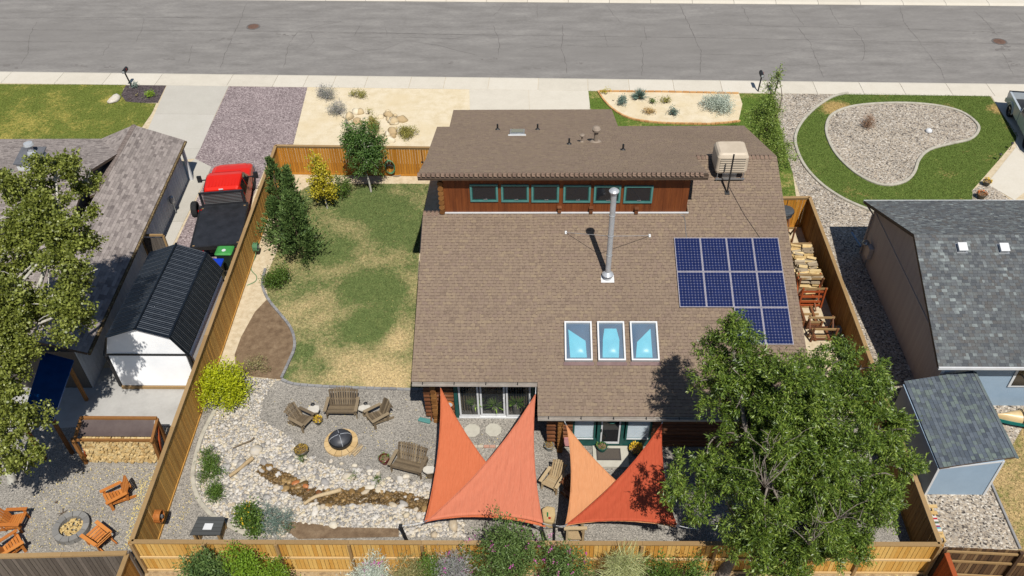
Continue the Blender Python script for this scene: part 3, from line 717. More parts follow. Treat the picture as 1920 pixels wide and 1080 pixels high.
# --- upper (north) roof ---
npix = [(785, 326), (1330, 333), (1322, 293), (1455.6, 293), (1409, 241), (1165, 237), (1151, 209), (843, 204), (834, 232), (820, 232)]
def NP(x, y, o=0): return Vector((x, y, NZ(y) + o))
yn = PN(1165, 237).y; yg = PN(1000, 206).y
xl, xr = XL - .02, 6.86
ru = MB()
for q in (((xl, YH), (xr, YH), (xr, RY), (xl, RY)), ((xl - .02, RY), (XR, RY), (XR + .2, yn), (xl - .3, yn)), ((-4.35, yn), (4.2, yn), (4.3, yg), (-4.6, yg))):
    ru.slab([NP(x, y) for x, y in q], .16)
roofN = ru.build('upper_roof', K['fascia'], house)
EN = (NP(xl, yn), NP(XR, yn))
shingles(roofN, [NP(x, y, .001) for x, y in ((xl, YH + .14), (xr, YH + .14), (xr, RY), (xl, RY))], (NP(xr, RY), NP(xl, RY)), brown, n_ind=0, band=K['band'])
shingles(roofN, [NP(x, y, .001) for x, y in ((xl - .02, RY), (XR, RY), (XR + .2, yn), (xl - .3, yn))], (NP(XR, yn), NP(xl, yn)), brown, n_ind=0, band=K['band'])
shingles(roofN, [NP(x, y, .001) for x, y in ((-4.35, yn), (4.2, yn), (4.3, yg), (-4.6, yg))], (NP(4.2, yg), NP(-4.6, yg)), brown, n_ind=0)
caps(roofN, (xl, YH + .05, NZ(YH) + .012), (xr, YH + .05, NZ(YH) + .012), K['cap'], .3, .19, .38, -.38)
caps(roofS, (6.95, RY, RZ + .015), (XR, RY, RZ + .015), K['cap'], .34, .18)
caps(roofS, (XL, YW + .02, SZ(YW) + .02), (-3.88, YW + .02, SZ(YW) + .02), K['cap'], .34, .17)
MB().box2((xl, YH - .03, NZ(YH) - .25), (xr, YH - .001, NZ(YH) + .01)).build('fascia', K['fascia'], roofN)
mb = MB(); mb.slab([NP(xl + .02, YH, -.165), NP(xr - .02, YH, -.165), NP(xr - .02, YW - .0, -.165), NP(xl + .02, YW, -.165)], .02); mb.build('soffit', K['fascia'], roofN)
# --- walls ---
cw = MB(); cx0, cx1 = PY(832, 380, YW).x, PY(1289, 380, YW).x
topc = NZ(YW) - .18
xs = np.linspace(cx0, cx1, 41)
me = MB().box((0, 0, 0), (1, 1, 1)).mesh('siding_board'); me.materials.append(K['cedar'])
clw = MB().box2((cx0, YW + .03, SZ(YW) - .3), (cx1, YW + .15, topc)).build('clerestory_wall', K['cedar'], house)
for a, b in zip(xs, xs[1:]):
    piece('siding_board', me, Matrix.Translation(((a + b) / 2, YW + .015, (topc + SZ(YW) - .1) / 2)) @ Matrix.Diagonal((b - a - .006, .03 + random.uniform(0, .006), topc - SZ(YW) + .1, 1)), clw)
mb = MB(); mb.bar((cx0, YW - .03, SZ(YW) + .03), (cx1 + .1, YW - .03, SZ(YW) + .03), .05, .05); mb.bar((cx0 - .15, YW + .12, SZ(YW) + .09), (cx0, YW - .03, SZ(YW) + .03), .05, .05); mb.build('flashing', K['white'], clw)
for i in range(7):
    z = SZ(YW) + .12 + i * .235; mb = MB(); mb.tube([(cx0 - .08, YW - .12, z), (cx0 - .08, YW + .5, z)], .118, 10)
    mb.build('log_end', K['logend'], clw)
for px0, px1 in ((882, 934), (940, 991.6), (996.5, 1048), (1056, 1107), (1113, 1163), (1169, 1223)):
    zt, zb = PY(px0, 346 + (px0 - 882) * .009, YW).z, PY(px0, 377 + (px0 - 882) * .009, YW).z
    a, b = PY(px0, 370, YW).x, PY(px1, 370, YW).x
    w = .075; mb = MB(); zt = zt + .03
    mb.box2((a, YW - .06, zb), (b, YW + .01, zb + w)); mb.box2((a, YW - .06, zt - w), (b, YW + .01, zt)); mb.box2((a, YW - .06, zb + w), (a + w, YW + .01, zt - w)); mb.box2((b - w, YW - .06, zb + w), (b, YW + .01, zt - w))
    win = mb.build('window', K['teal'], house)
    mb = MB(); s = .035; A, B_, zA, zB = a + w, b - w, zb + w, zt - w
    mb.box2((A, YW - .035, zA), (B_, YW, zA + s)); mb.box2((A, YW - .035, zA + s), (A + s, YW, zB)); mb.box2((B_ - s, YW - .035, zA + s), (B_, YW, zB)); mb.build('sash', K['dteal'], win)
    MB().box2((A + s, YW - .02, zA + s), (B_ - s, YW - .014, zB)).build('pane', K['dglass'], win)
    mb = MB(); mb.box(((a + b) / 2 + .05, YW - .05, zA + s + .012), (.16, .02, .02)); mb.box(((a + b) / 2 + .09, YW - .06, zA + s + .03), (.05, .02, .04)); mb.build('crank_handle', K['alum'], win)
for px, py in ((1049, 391), (1108, 392), (1193, 393)):
    p = PY(px, py, YW); mb = MB(); mb.box((p.x, YW - .06, p.z), (.14, .12, .3)); mb.box((p.x, YW - .09, p.z + .13), (.18, .16, .03)); mb.build('vent_box', K['log'], clw)
for px in (832, 876, 935, 995, 1052, 1113, 1170, 1229, 1288):
    p = PY(px, 339, YH); MB().box((p.x, YH + .16, NZ(YH) - .24), (.13, .34, .1)).build('rafter_end', K['logend'], roofN)
# body walls (logs)
def logs_x(x0, x1, y, z0, z1, parent, r=.115, name='log'):
    n = int((z1 - z0) / (2 * r)); me = MB().tube([(-.5, 0, 0), (.5, 0, 0)], r, 9).mesh('log'); me.materials.append(K['log']); me.polygons.foreach_set('use_smooth', [len(p.vertices) == 4 for p in me.polygons])
    for i in range(n):
        piece(name, me, Matrix.Translation(((x0 + x1) / 2, y, z0 + r + i * 2 * r)) @ Matrix.Diagonal((x1 - x0 + random.uniform(-.03, .03), 1, 1, 1)), parent)
def logs_y(x, y0, y1, z0, z1, parent, r=.115, mat='log', name='log'):
    n = int((z1 - z0) / (2 * r)); me = MB().tube([(0, -.5, 0), (0, .5, 0)], r, 9).mesh('log'); me.materials.append(K[mat]); me.polygons.foreach_set('use_smooth', [len(p.vertices) == 4 for p in me.polygons])
    for i in range(n):
        piece(name, me, Matrix.Translation((x, (y0 + y1) / 2 + random.uniform(-.03, .03), z0 + i * 2 * r)) @ Matrix.Diagonal((1, y1 - y0, 1, 1)), parent)
def gable(x0, x1, y0, y1, parent, name, mat):            # closed body up to under the roofs
    mb = MB(); yr = RY; prof = [(y0, 0), (y1, 0), (y1, NZ(y1) - .18), (yr, RZ - .18), (y0, SZ(y0) - .18)]
    vs = [(x0, y, z) for y, z in prof] + [(x1, y, z) for y, z in prof]; n = 5
    mb.add(vs, [tuple(range(n)), tuple(range(n, 2 * n))[::-1]] + [(i, n + i, n + (i + 1) % n, (i + 1) % n) for i in range(1, n - 1)] + [(0, n, n + 1, 1)])
    return mb.build(name, mat, parent)
body = gable(.95, WX1, WYW + 2.6, 35.5, house, 'body_wall', K['log']); gable(WX0 + .1, .94, WYP + 2.6, 35.5, body, 'body_wall', K['log'])
zt = SZ(WYP) - .2; zw = SZ(WYW) - .2
dA, dB = P(855, 783).x, P(1000, 783).x
wall = MB().box2((WX0, WYP + .12, 0), (dA - .02, WYP + .3, zt)).build('patio_wall', K['log'], house)
logs_x(WX0 - .42, dA - .02, WYP + .02, .05, zt, wall); logs_y(WX0, WYP - .32, WYP + .3, .1, zt + .1, wall, .11, 'logend', 'log_end')
logs_y(WX0, WYP + .3, 28.5, .1, 2.5, wall)
MB().box2((dA, WYP + .02, 2.2), (.9, WYP + .2, zt)).build('header', K['dteal'], wall)
# sliding patio door
pd = MB(); pz0, pz1 = .06, 2.2; dB = .02
pd.box2((dA, WYP - .05, 0), (dA + .14, WYP + .1, pz1)); door = pd.build('patio_door', K['dteal'], house); MB().box2((dB - .14, WYP - .05, 0), (dB, WYP + .1, pz1)).build('jamb', K['dteal'], door)
xsD = [dA + .15, P(901, 783).x, P(949, 783).x, dB - .15]
MB().box2((dA + .14, WYP - .08, 0), (dB - .14, WYP + .08, pz0)).build('door_sill', K['white'], door)
for i in range(3):
    a, b = xsD[i] + .02, xsD[i + 1] - .02; y = WYP - .02 + (.05 if i == 1 else 0); mb = MB(); w = .075
    mb.box2((a, y - .025, pz0), (a + w, y + .025, pz1)); mb.box2((b - w, y - .025, pz0), (b, y + .025, pz1)); mb.box2((a + w, y - .025, pz0), (b - w, y + .025, pz0 + .11)); mb.box2((a + w, y - .025, pz1 - .06), (b - w, y + .025, pz1))
    pn = mb.build('door_panel', K['white'], door)
    MB().box2((a + w, y - .006, pz0 + .11), (b - w, y + .006, pz1 - .06)).build('pane', K['glass'], pn)
mb = MB(); mb.box((xsD[2] - .08, WYP - .03, 1.1), (.03, .05, .2)); mb.build('door_handle', K['white'], door)
K['blind'] = MAT('blind_slat', [C(190, 170, 128), C(214, 196, 156)], 4, .7)
bl = MB().box((0, 0, 0), (.085, .012, 2.0)).mesh('blind_slat'); bl.materials.append(K['blind'])
for x in list(np.arange(xsD[0] + .1, xsD[1] - .1, .105)) + list(np.arange(xsD[2] + .1, xsD[3] - .1, .105)):
    piece('blind_slat', bl, Matrix.Translation((x, WYP + .24, 1.12)) @ Matrix.Rotation(rad(62), 4, 'Z'), door)
room = MB(); room.box2((dA - .1, WYP + .35, .0), (dB + .9, WYP + 2.5, .02)); room.box2((dA - .1, WYP + 2.5, 0), (dB + .9, WYP + 2.55, 2.4)); room.build('room_lining', K['dark'], body)  # near-black floor and back wall: the room's dimness is put into their colour
# wing wall with door and two windows
wL, wR = P(1072, 832).x, P(1216, 832).x
ww = MB().box2((.95, WYW + .12, 0), (wL, WYW + .3, zw)).build('wing_wall', K['log'], house)
logs_x(.95 - .48, wL - .01, WYW + .02, .05, zw, ww); logs_y(.98, WYW - .34, WYW + .3, .1, zw + .1, ww, .11, 'logend', 'log_end'); logs_x(wR + .01, WX1 + .45, WYW + .02, .05, zw, ww); logs_y(.98, WYW + .3, 22.3, .1, zw, ww); logs_y(WX1, WYW - .3, 31, .1, 2.2, ww)
MB().box2((wL, WYW, 0), (wR, WYW + .25, .42)).build('wall_base', K['dteal'], ww); MB().box2((wL, WYW, 2.0), (wR, WYW + .25, zw)).build('header', K['dteal'], ww)
dl, dr = P(1117, 832).x, P(1166, 832).x
K['blueblind'] = MAT('window_shade', [C(200, 216, 230), C(222, 234, 244)], 3, .6)
for a, b in ((wL, dl - .06), (dr + .06, wR)):
    mb = MB(); w = .07; y = WYW - .02
    mb.box2((a, y - .03, .42), (b, y + .06, .42 + w)); mb.box2((a, y - .03, .42 + w), (a + w, y + .06, 2)); mb.box2((b - w, y - .03, .42 + w), (b, y + .06, 2)); win = mb.build('window', K['dteal'], house)
    MB().box2((a + w, y + .06, .42 + w), (b - w, y + .07, 2)).build('shade', K['blueblind'], win)
    MB().box2((a + w, y + .005, .42 + w), (b - w, y + .011, 2)).build('pane', glassmat('clear_glass', (.8, .9, .95, 1), .12) if 'clear_glass' not in MATS else MATS['clear_glass'], win)
    mb = MB(); mb.box2((a + w, y - .035, .42 + w), (b - w, y - .005, .42 + w + .035)); mb.build('sill', K['white'], win)
mb = MB(); mb.box2((dl, WYW - .05, .0), (dl + .12, WYW + .1, 2.1)); mb.box2((dr - .12, WYW - .05, 0), (dr, WYW + .1, 2.1)); mb.box2((dl + .12, WYW - .02, 0), (dr - .12, WYW + .08, .18)); ed = mb.build('entry_door', K['dteal'], house)
mb = MB(); a, b = dl + .14, dr - .14
mb.box2((a, WYW - .04, .2), (a + .06, WYW, 2.05)); mb.box2((b - .06, WYW - .04, .2), (b, WYW, 2.05)); mb.box2((a + .06, WYW - .04, .2), (b - .06, WYW, .3)); mb.build('storm_frame', K['white'], ed)
MB().box2((a + .06, WYW - .02, .3), (b - .06, WYW - .012, 2.05)).build('pane', K['dglass'], ed)
MB().box((a + .02, WYW - .07, 1.05), (.03, .06, .12)).build('handle', K['black'], ed)
MB().lathe(((a + b) / 2, WYW - .05, 1.75), [(.2, -.02), (.26, 0), (.2, .02)], 14).build('wreath', MAT('wreath_green', [C(40, 90, 84), C(60, 120, 110)], 9, .8), ed)
# gutters
for x0, x1, ye in ((XL + .02, .1, YE1), (.12, XR - .02, YE2)):
    mb = MB(); z = SZ(ye) - .02
    prof = [(-.13, 0), (-.13, -.1), (-.09, -.13), (-.005, -.13), (-.005, 0), (-.02, 0), (-.02, -.11), (-.085, -.11), (-.115, -.085), (-.115, 0)]
    n = len(prof); mb.add([(x0, ye + q, z + h) for q, h in prof] + [(x1, ye + q, z + h) for q, h in prof], [(i, (i + 1) % n, n + (i + 1) % n, n + i) for i in range(n)])
    g = mb.build('gutter', K['gutter'], house)
    for x in np.arange(x0 + .4, x1, 1.2): MB().box((x, ye - .07, z + .004), (.03, .13, .012)).build('gutter_strap', K['black'], g)
# roof furniture that belongs to the house: vents, small skylight, bubble skylights
def vent(px, py, h, r, mat, cap=None, name='vent_pipe'):
    b = PN(px, py); mb = MB(); mb.tube([b - Vector((0, 0, .05)), b + Vector((0, 0, h))], r, 10); v = mb.build(name, mat, roofN)
    MB().lathe(b, [(r * 3, -.02), (r * 2.6, .03), (r * 1.2, .1)], 12).build('boot', K['black'] if cap is None else mat, v)
    if cap: MB().lathe(b + Vector((0, 0, h)), cap, 12).build('vent_cap', mat, v)
K['tanvent'] = MAT('tan_vent', [C(150, 134, 118), C(172, 156, 140)], 5, .6)
for x, y in ((933, 243.5), (1008, 243.5), (1067, 271), (1168, 282)): vent(x, y, .32, .045, K['black'])
vent(1091, 267, .36, .04, K['tanvent'], [(.05, -.02), (.12, 0), (.12, .05), (.03, .08)]); vent(1117, 267, .62, .1, K['tanvent'], [(.1, -.06), (.19, 0), (.21, .1), (.15, .2), (.04, .24)])
c = PN(970, 250); nn = Vector((0, KN, 1)).normalized(); yd = Vector((0, 1, -KN)).normalized(); Mn = Matrix((Vector((1, 0, 0)), yd, nn)).transposed()
mb = MB(); mb.box(c + nn * .06, (.72, .95, .14), Mn); sk = mb.build('roof_window', K['alum'], roofN)
MB().box(c + nn * .135, (.56, .8, .012), Mn).build('pane', glassmat('green_glass', (.03, .06, .045, 1), .9), sk); MB().box(c - yd * .56 + nn * .03, (.86, .16, .05), Mn).build('apron', K['white'], sk)
ns = Vector((0, -KS, 1)).normalized(); vs_ = Vector((0, 1, KS)).normalized(); Ms = Matrix((Vector((1, 0, 0)), vs_, ns)).transposed()
K['cyan'] = MAT('skylight_blue', [C(66, 178, 206), C(86, 194, 218)], 2, .5); K['deepblue'] = MAT('skylight_deep_blue', [C(6, 62, 104, .8), C(12, 84, 128, .8)], 2, .4)
K['dome'] = glassmat('acrylic_dome', (.75, .86, .92, 1), .1, .26)
for i, (a, b) in enumerate(((1058, 1112), (1119, 1174), (1180, 1237))):
    p0, p1 = PS(a, 606), PS(b - 1, 679); w, h = p1.x - p0.x, (p0 - p1).dot(vs_); c = (PS(a, 606) + PS(b, 606)) / 2 - vs_ * h / 2; c.x = (p0.x + p1.x) / 2
    mb = MB(); t = .06
    for s in (-1, 1): mb.box(c + Vector((s * (w / 2 - t / 2), 0, 0)) + ns * .09, (t, h, .2), Ms); mb.box(c + vs_ * s * (h / 2 - t / 2) + ns * .09, (w - 2 * t, t, .2), Ms)
    sk = mb.build('bubble_skylight', K['white'], roofS)
    MB().box(c + ns * .03, (w - 2 * t, h - 2 * t, .03), Ms).build('well', K['deepblue'], sk)
    wi, hi = w / 2 - t - .02, h / 2 - t - .02
    shp = {0: [(-.85, .7), (.62, .05), (.7, -.9), (-.72, -.9)], 1: [(-.55, .75), (.5, .75), (.72, .1), (.6, -.9), (-.8, -.9), (-.72, .1)], 2: [(-.62, -.02), (.6, .75), (.62, -.9), (-.8, -.9)]}[i]
    MB().slab([c + Vector((x * wi, 0, 0)) + vs_ * y * hi + ns * .075 for x, y in shp][::-1], .01).build('shade_panel', K['cyan'], sk)
    nx, ny = 12, 14; vv = []; ff = []
    for q in range(ny + 1):
        for p_ in range(nx + 1):
            x, y = -1 + 2 * p_ / nx, -1 + 2 * q / ny; hh = .2 * (1 - abs(x) ** 2.6) ** .8 * (1 - abs(y) ** 2.6) ** .8
            vv.append(c + Vector((x * (w / 2 - t), 0, 0)) + vs_ * y * (h / 2 - t) + ns * (.16 + hh))
    for q in range(ny):
        for p_ in range(nx):
            k = q * (nx + 1) + p_; ff.append((k, k + 1, k + nx + 2, k + nx + 1))
    MB().add(vv, ff).build('dome', K['dome'], sk, smooth=True)
    MB().box(c - vs_ * (h / 2 + .08) + ns * .022, (w + .1, .14, .02), Ms).build('flashing', MAT('flash_brown', [C(120, 96, 96), C(138, 112, 110)], 4, .6), sk)
# --- solar panels: each a thing ---
K['cell'] = MAT('solar_cell', [(.003, .007, .04, 1), (.005, .011, .06, 1)], 1.5, .22, spec=.5, rnd='island', rndamt=.4); K['cellgap'] = MAT('cell_backing', [C(140, 144, 178, .6), C(156, 160, 190, .6)], 3, .5)
K['pframe'] = MAT('panel_frame', [C(176, 170, 180), C(206, 200, 208)], 4, .4, metal=.4)
PW, PH, SXP, SYP = 1.046, 1.559, 1.055, 1.574
P00 = Vector((5.666, 27.516, 5.097)); pdn = -vs_
names = ['top row, leftmost', 'top row, second from left', 'top row, third from left', 'top row, rightmost, by the roof edge', 'middle row, leftmost', 'middle row, second from left', 'middle row, third from left', 'middle row, rightmost', 'lowest row, partly behind the leafy tree', 'lowest row, right one near the roof edge']
slots = [(c_, r_) for r_ in (0, 1) for c_ in range(4)] + [(2, 2), (3, 2)]
pm = MB()
for s in (-1, 1): pm.box((s * (PW / 2 - .011), 0, 0), (.022, PH, .045)); pm.box((0, s * (PH / 2 - .011), 0), (PW - .044, .022, .045))
fm = pm.mesh('frame'); fm.materials.append(K['pframe'])
bm_ = MB().box((0, 0, .006), (PW - .04, PH - .04, .02)).mesh('backing'); bm_.materials.append(K['cellgap'])
cm = MB(); cs_x, cs_y = (PW - .06) / 8, (PH - .06) / 12
for i in range(8):
    for j in range(12):
        x, y = -(PW - .06) / 2 + (i + .5) * cs_x, -(PH - .06) / 2 + (j + .5) * cs_y; a, b, k = cs_x / 2 - .0022, cs_y / 2 - .0022, .021
        cm.add([(x - a + k, y - b, .0185), (x + a - k, y - b, .0185), (x + a, y - b + k, .0185), (x + a, y + b - k, .0185), (x + a - k, y + b, .0185), (x - a + k, y + b, .0185), (x - a, y + b - k, .0185), (x - a, y - b + k, .0185)], [tuple(range(8))])
cme = cm.mesh('cell_grid'); cme.materials.append(K['cell'])
gm = MB().box((0, 0, .0215), (PW - .044, PH - .044, .003)).mesh('cover_glass'); gm.materials.append(glassmat('panel_glass', (.5, .6, .9, 1), .02, .1))
rail = MB().box((0, 0, -.06), (PW + .02, .04, .06)).mesh('rail'); rail.materials.append(K['alum'])
for (c_, r_), nm in zip(slots, names):
    o = P00 + Vector((c_ * SXP + PW / 2, 0, 0)) + pdn * (r_ * SYP + PH / 2) - ns * .02
    M = Matrix.Translation(o) @ Ms.to_4x4()
    t = bpy.data.objects.new('solar_panel', None); COL.objects.link(t); t.matrix_world = M; MW[t] = M; tag(t, 'dark blue solar panel on brown roof, ' + nm, 'solar panel', 'solar panels on the brown roof')
    for n_, me in (('frame', fm), ('backing', bm_), ('cell_grid', cme)): piece(n_, me, M, t)
    for s in (-1, 1): piece('rail', rail, M @ Matrix.Translation((0, s * .45, 0)), t)
# --- stove pipe ---
def ZAT(b, px, py):
    d = RAY(px, py); k = math.hypot(b.x, b.y) / math.hypot(d.x, d.y); return CAM_H + d.z * k
K['steel'] = MAT('galvanised_steel', [C(206, 210, 216), C(228, 232, 236)], 6, .3, metal=.35, fine=.1)
b = PS(1139, 521); zt_ = ZAT(b, 1156, 360); sp = thing('stove_pipe', 'tall galvanised stove pipe with braces on the brown roof', 'chimney', b)
nseg = 4
for i in range(nseg):
    z0 = b.z + .25 + (zt_ - b.z - .35) * i / nseg; z1 = b.z + .25 + (zt_ - b.z - .35) * (i + 1) / nseg
    MB().tube([(b.x, b.y, z0), (b.x, b.y, z1 - .03), (b.x, b.y, z1 - .03), (b.x, b.y, z1)], [.108, .108, .118, .118], 18).build('pipe_section', K['steel'], sp)
MB().lathe(b + Vector((0, 0, .12)), [(.14, 0), (.23, .06), (.23, .1), (.115, .22)], 18).build('storm_collar', K['steel'], sp, smooth=False)
MB().tube([b - Vector((0, 0, .1)), b + Vector((0, 0, .2))], [.17, .14], 16).build('cone', K['white'], sp); MB().box(b - vs_ * .05 + ns * .012, (.52, .34, .012), Ms).build('base_plate', K['white'], sp)
top = Vector((b.x, b.y, zt_ - .1)); MB().lathe(top, [(.1, -.02), (.13, .0), (.13, .1), (.19, .12), (.19, .15), (.14, .2), (.05, .24)], 18).build('rain_cap', K['steel'], sp)
zj = ZAT(b, 1148, 443)
for px, py in ((1061, 437), (1218, 443)):
    q = PS(px, py); MB().tube([q + ns * .05, (b.x, b.y, zj)], .011, 6).build('brace_rod', K['steel'], sp); MB().box(q + ns * .03, (.08, .14, .06), Ms).build('brace_foot', K['white'], sp)
# --- evaporative cooler ---
b = PS(1367, 338); W_, D_ = 1.32, 1.15; ec = thing('evaporative_cooler', 'beige boxy rooftop evaporative cooler with louvred sides', 'cooler', b)
K['beige'] = MAT('cooler_beige', [C(206, 190, 168), C(224, 208, 186)], 2, .55)
zb = b.z + .42; y0, y1 = b.y - .1, b.y - .1 + D_; x0, x1 = b.x - W_ / 2, b.x + W_ / 2
def rounded(x0, x1, y0, y1, r, n=5):
    out = []
    for cx, cy, a0 in ((x1 - r, y0 + r, -90), (x1 - r, y1 - r, 0), (x0 + r, y1 - r, 90), (x0 + r, y0 + r, 180)):
        for k in range(n + 1): a = rad(a0 + 90 * k / n); out.append((cx + r * math.cos(a), cy + r * math.sin(a)))
    return out
def loft(mb, levels):
    n = len(levels[0][0]); vs = [(x, y, z) for poly, z in levels for x, y in poly]
    fs = [(i * n + k, i * n + (k + 1) % n, (i + 1) * n + (k + 1) % n, (i + 1) * n + k) for i in range(len(levels) - 1) for k in range(n)]
    fs += [tuple(range(n))[::-1], tuple(range((len(levels) - 1) * n, len(levels) * n))]; return mb.add(vs, fs)
lv = [(rounded(x0 + i_, x1 - i_, y0 + i_, y1 - i_, .12), z) for z, i_ in ((zb, .02), (zb + .1, 0), (zb + .74, .01), (zb + .86, .06), (zb + .92, .14))]
loft(MB(), lv).build('housing', K['beige'], ec, smooth=False)
for k in range(7):
    z = zb + .12 + k * .085; MB().box((b.x, y0 - .005, z), (W_ - .28, .03, .04), Matrix.Rotation(rad(-25), 3, 'X')).build('louvre', K['beige'], ec)
    MB().box((b.x, y0 - .002, z + .04), (W_ - .3, .012, .03)).build('louvre_gap', K['dark'], ec)
for sx in (-1, 1):
    for yy in (y0 + .06, y1 - .1):
        MB().tube([(b.x + sx * (W_ / 2 - .12), yy, SZ(yy) if yy < RY else RZ), (b.x + sx * (W_ / 2 - .12), yy, zb + .01)], .02, 6).build('leg', K['alum'], ec)
mb = MB(); mb.box((b.x, y0 + .5, zb - .2), (.6, .6, .4)); mb.build('duct', K['alum'], ec); MB().box((b.x, y0 + .02, zb - .3), (W_ - .1, .05, .05)).build('stand_rail', K['alum'], ec)
# mast with strut, cables
b = PS(1363, 362); zt_ = ZAT(b, 1379, 290); ms = thing('antenna_mast', 'slim black pipe mast with strut beside rooftop cooler', 'mast', b)
MB().tube([b, (b.x, b.y, zt_)], .035, 8).build('pole', K['black'], ms); q = PS(1351, 334); MB().tube([b + Vector((0, 0, .02)), q + Vector((0, 0, .12))], .02, 6).build('strut', K['black'], ms); MB().box(b + ns * .02, (.2, .2, .04), Ms).build('foot_plate', K['black'], ms)
tag(MB().tube([PS(x, y, .02) for x, y in ((1366, 348), (1372, 360), (1395, 402), (1425, 446))], .012, 5).build('power_cable', K['black']), 'thin black cable running from cooler to solar panels', 'cable')
tag(MB().tube([PS(x, y, .03) for x, y in ((1276, 403), (1282, 405), (1284, 412), (1287, 446))], .012, 5).build('conduit', K['alum']), 'thin grey conduit from clerestory corner down to solar panels', 'conduit')
# ================= FENCES =================
def wood(name, cols, fine=.18, rough=.75):
    return MAT(name, cols, 2.5, rough, .004, rnd='object', rndamt=.6, stretch=(2, 2, .3), fine=fine, space='World')
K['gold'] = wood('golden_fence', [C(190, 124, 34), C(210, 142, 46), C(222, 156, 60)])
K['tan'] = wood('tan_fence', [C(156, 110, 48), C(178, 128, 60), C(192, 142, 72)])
K['rearw'] = wood('rear_fence', [C(206, 146, 58), C(228, 172, 82), C(244, 200, 116), C(216, 156, 62)])
K['capw'] = wood('cap_rail', [C(160, 128, 84), C(176, 144, 98), C(186, 154, 110)])
K['railw'] = wood('pale_rail', [C(222, 186, 130), C(236, 204, 150)])
K['darkw'] = wood('dark_fence', [C(62, 44, 30), C(92, 66, 44), C(124, 94, 62), C(170, 140, 100)])
K['greyw'] = wood('grey_fence', [C(92, 84, 78), C(112, 104, 96), C(128, 118, 110)])
K['redw'] = wood('red_cedar', [C(150, 66, 26), C(172, 80, 34), C(186, 92, 42)])
def fence(label, A, B, h, mats, bw=.143, side=1, posts=2.4, rails=(), cap=True, kick=True, framed=False, gap=.012):
    """A, B: ends on the ground; boards on the left (side 1) or right (-1) of A->B"""
    A, B = Vector((A[0], A[1], 0)), Vector((B[0], B[1], 0)); d = B - A; L_ = d.length; d /= L_; s = Vector((-d.y, d.x, 0)) * side; ang = math.atan2(d.y, d.x)
    t = thing('board_fence', label, 'fence', A); R = Matrix.Rotation(ang, 4, 'Z')
    n = int(L_ / bw); w = L_ / n
    me = MB().box((0, 0, 0), (1, .02, 1)).mesh('board'); me.materials.append(mats[0])
    for i in range(n):
        c = A + d * (i + .5) * w + s * (.012 + random.uniform(0, .014)); hh = h - .03 + random.uniform(-.004, .004)
        piece('board', me, Matrix.Translation((c.x, c.y, hh / 2 + .02)) @ R @ Matrix.Rotation(random.uniform(-.012, .012), 4, 'Z') @ Matrix.Diagonal((w - gap - random.uniform(0, .003), 1, hh, 1)), t)
    np_ = max(1, round(L_ / posts)); pm_ = MB().box((0, 0, 0), (.1, .1, h - .02)).mesh('post'); pm_.materials.append(mats[1])
    for i in range(np_ + 1):
        c = A + d * (L_ * i / np_) - s * .06; piece('post', pm_, Matrix.Translation((c.x, c.y, h / 2)) @ R, t)
    for z in rails:
        for i in range(np_):
            c = A + d * (L_ * (i + .5) / np_) - s * .045; MB().box((c.x, c.y, z), (L_ / np_ - .1, .045, .09), R.to_3x3()).build('rail', mats[2], t)
    if cap:
        nc = max(1, round(L_ / 2.4))
        for i in range(nc):
            c = A + d * (L_ * (i + .5) / nc); MB().box((c.x, c.y, h + .012), (L_ / nc - .006, .155, .04), R.to_3x3()).build('cap_rail', mats[3], t)
        c = (A + B) / 2 + s * .036; MB().box((c.x, c.y, h - .055), (L_, .022, .09), R.to_3x3()).build('trim_rail', mats[3], t)
    if kick:
        c = (A + B) / 2 + s * .04; MB().box((c.x, c.y, .06), (L_, .03, .1), R.to_3x3()).build('kickboard', mats[0], t)
    return t
FH = 1.84
cFL = P(517, 273, FH); cRL = P(246, 1016, FH); cRR = P(1763, 1021, FH); cFR = P(1518, 370, FH)
mset = (K['tan'], K['tan'], K['tan'], K['capw']); K['lit_gold'] = wood('lit_golden_fence', [C(206, 150, 70), C(224, 168, 84), C(236, 184, 98)])  # left fence boards: tan brightened in colour to make up for weak grazing sun
fence('long tan board fence running along the left side of the back lawn', cRL, cFL, FH, (K['lit_gold'], K['tan'], K['tan'], K['capw']), side=-1)
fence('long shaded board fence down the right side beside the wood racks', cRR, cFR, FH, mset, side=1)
rear = fence('long golden fence with rails across the rear of the yard', cRR, cRL, FH, (K['rearw'], K['capw'], K['railw'], K['capw']), side=-1, rails=(.95, .12), kick=False)
e2 = P(812, 277, FH)
ff = fence('orange board fence with gate between purple gravel and house front', cFL, e2, FH, (K['gold'], K['gold'], K['gold'], K['capw']), side=-1)
g = P(790, 276, FH); mb = MB(); mb.box((g.x, g.y - .05, .95), (.03, .02, 1.6)); mb.build('gate_gap', K['black'], ff); MB().box((g.x - .02, g.y - .08, .95), (.14, .04, .05)).build('gate_latch', K['black'], ff); MB().bar((g.x - .02, g.y - .07, 1.7), (g.x + .06, g.y - .07, .4), .02, .02).build('gate_wire', K['black'], ff)
e3 = P(1462, 371, FH)
f2 = fence('short orange fence panel closing the right side yard', e3, cFR, FH, (K['gold'], K['gold'], K['gold'], K['capw']), side=-1, posts=1.2)
MB().box((P(1478, 372, 1.8).x, cFR.y - .06, 1.0), (.03, .03, 1.5)).build('gate_gap', K['black'], f2)
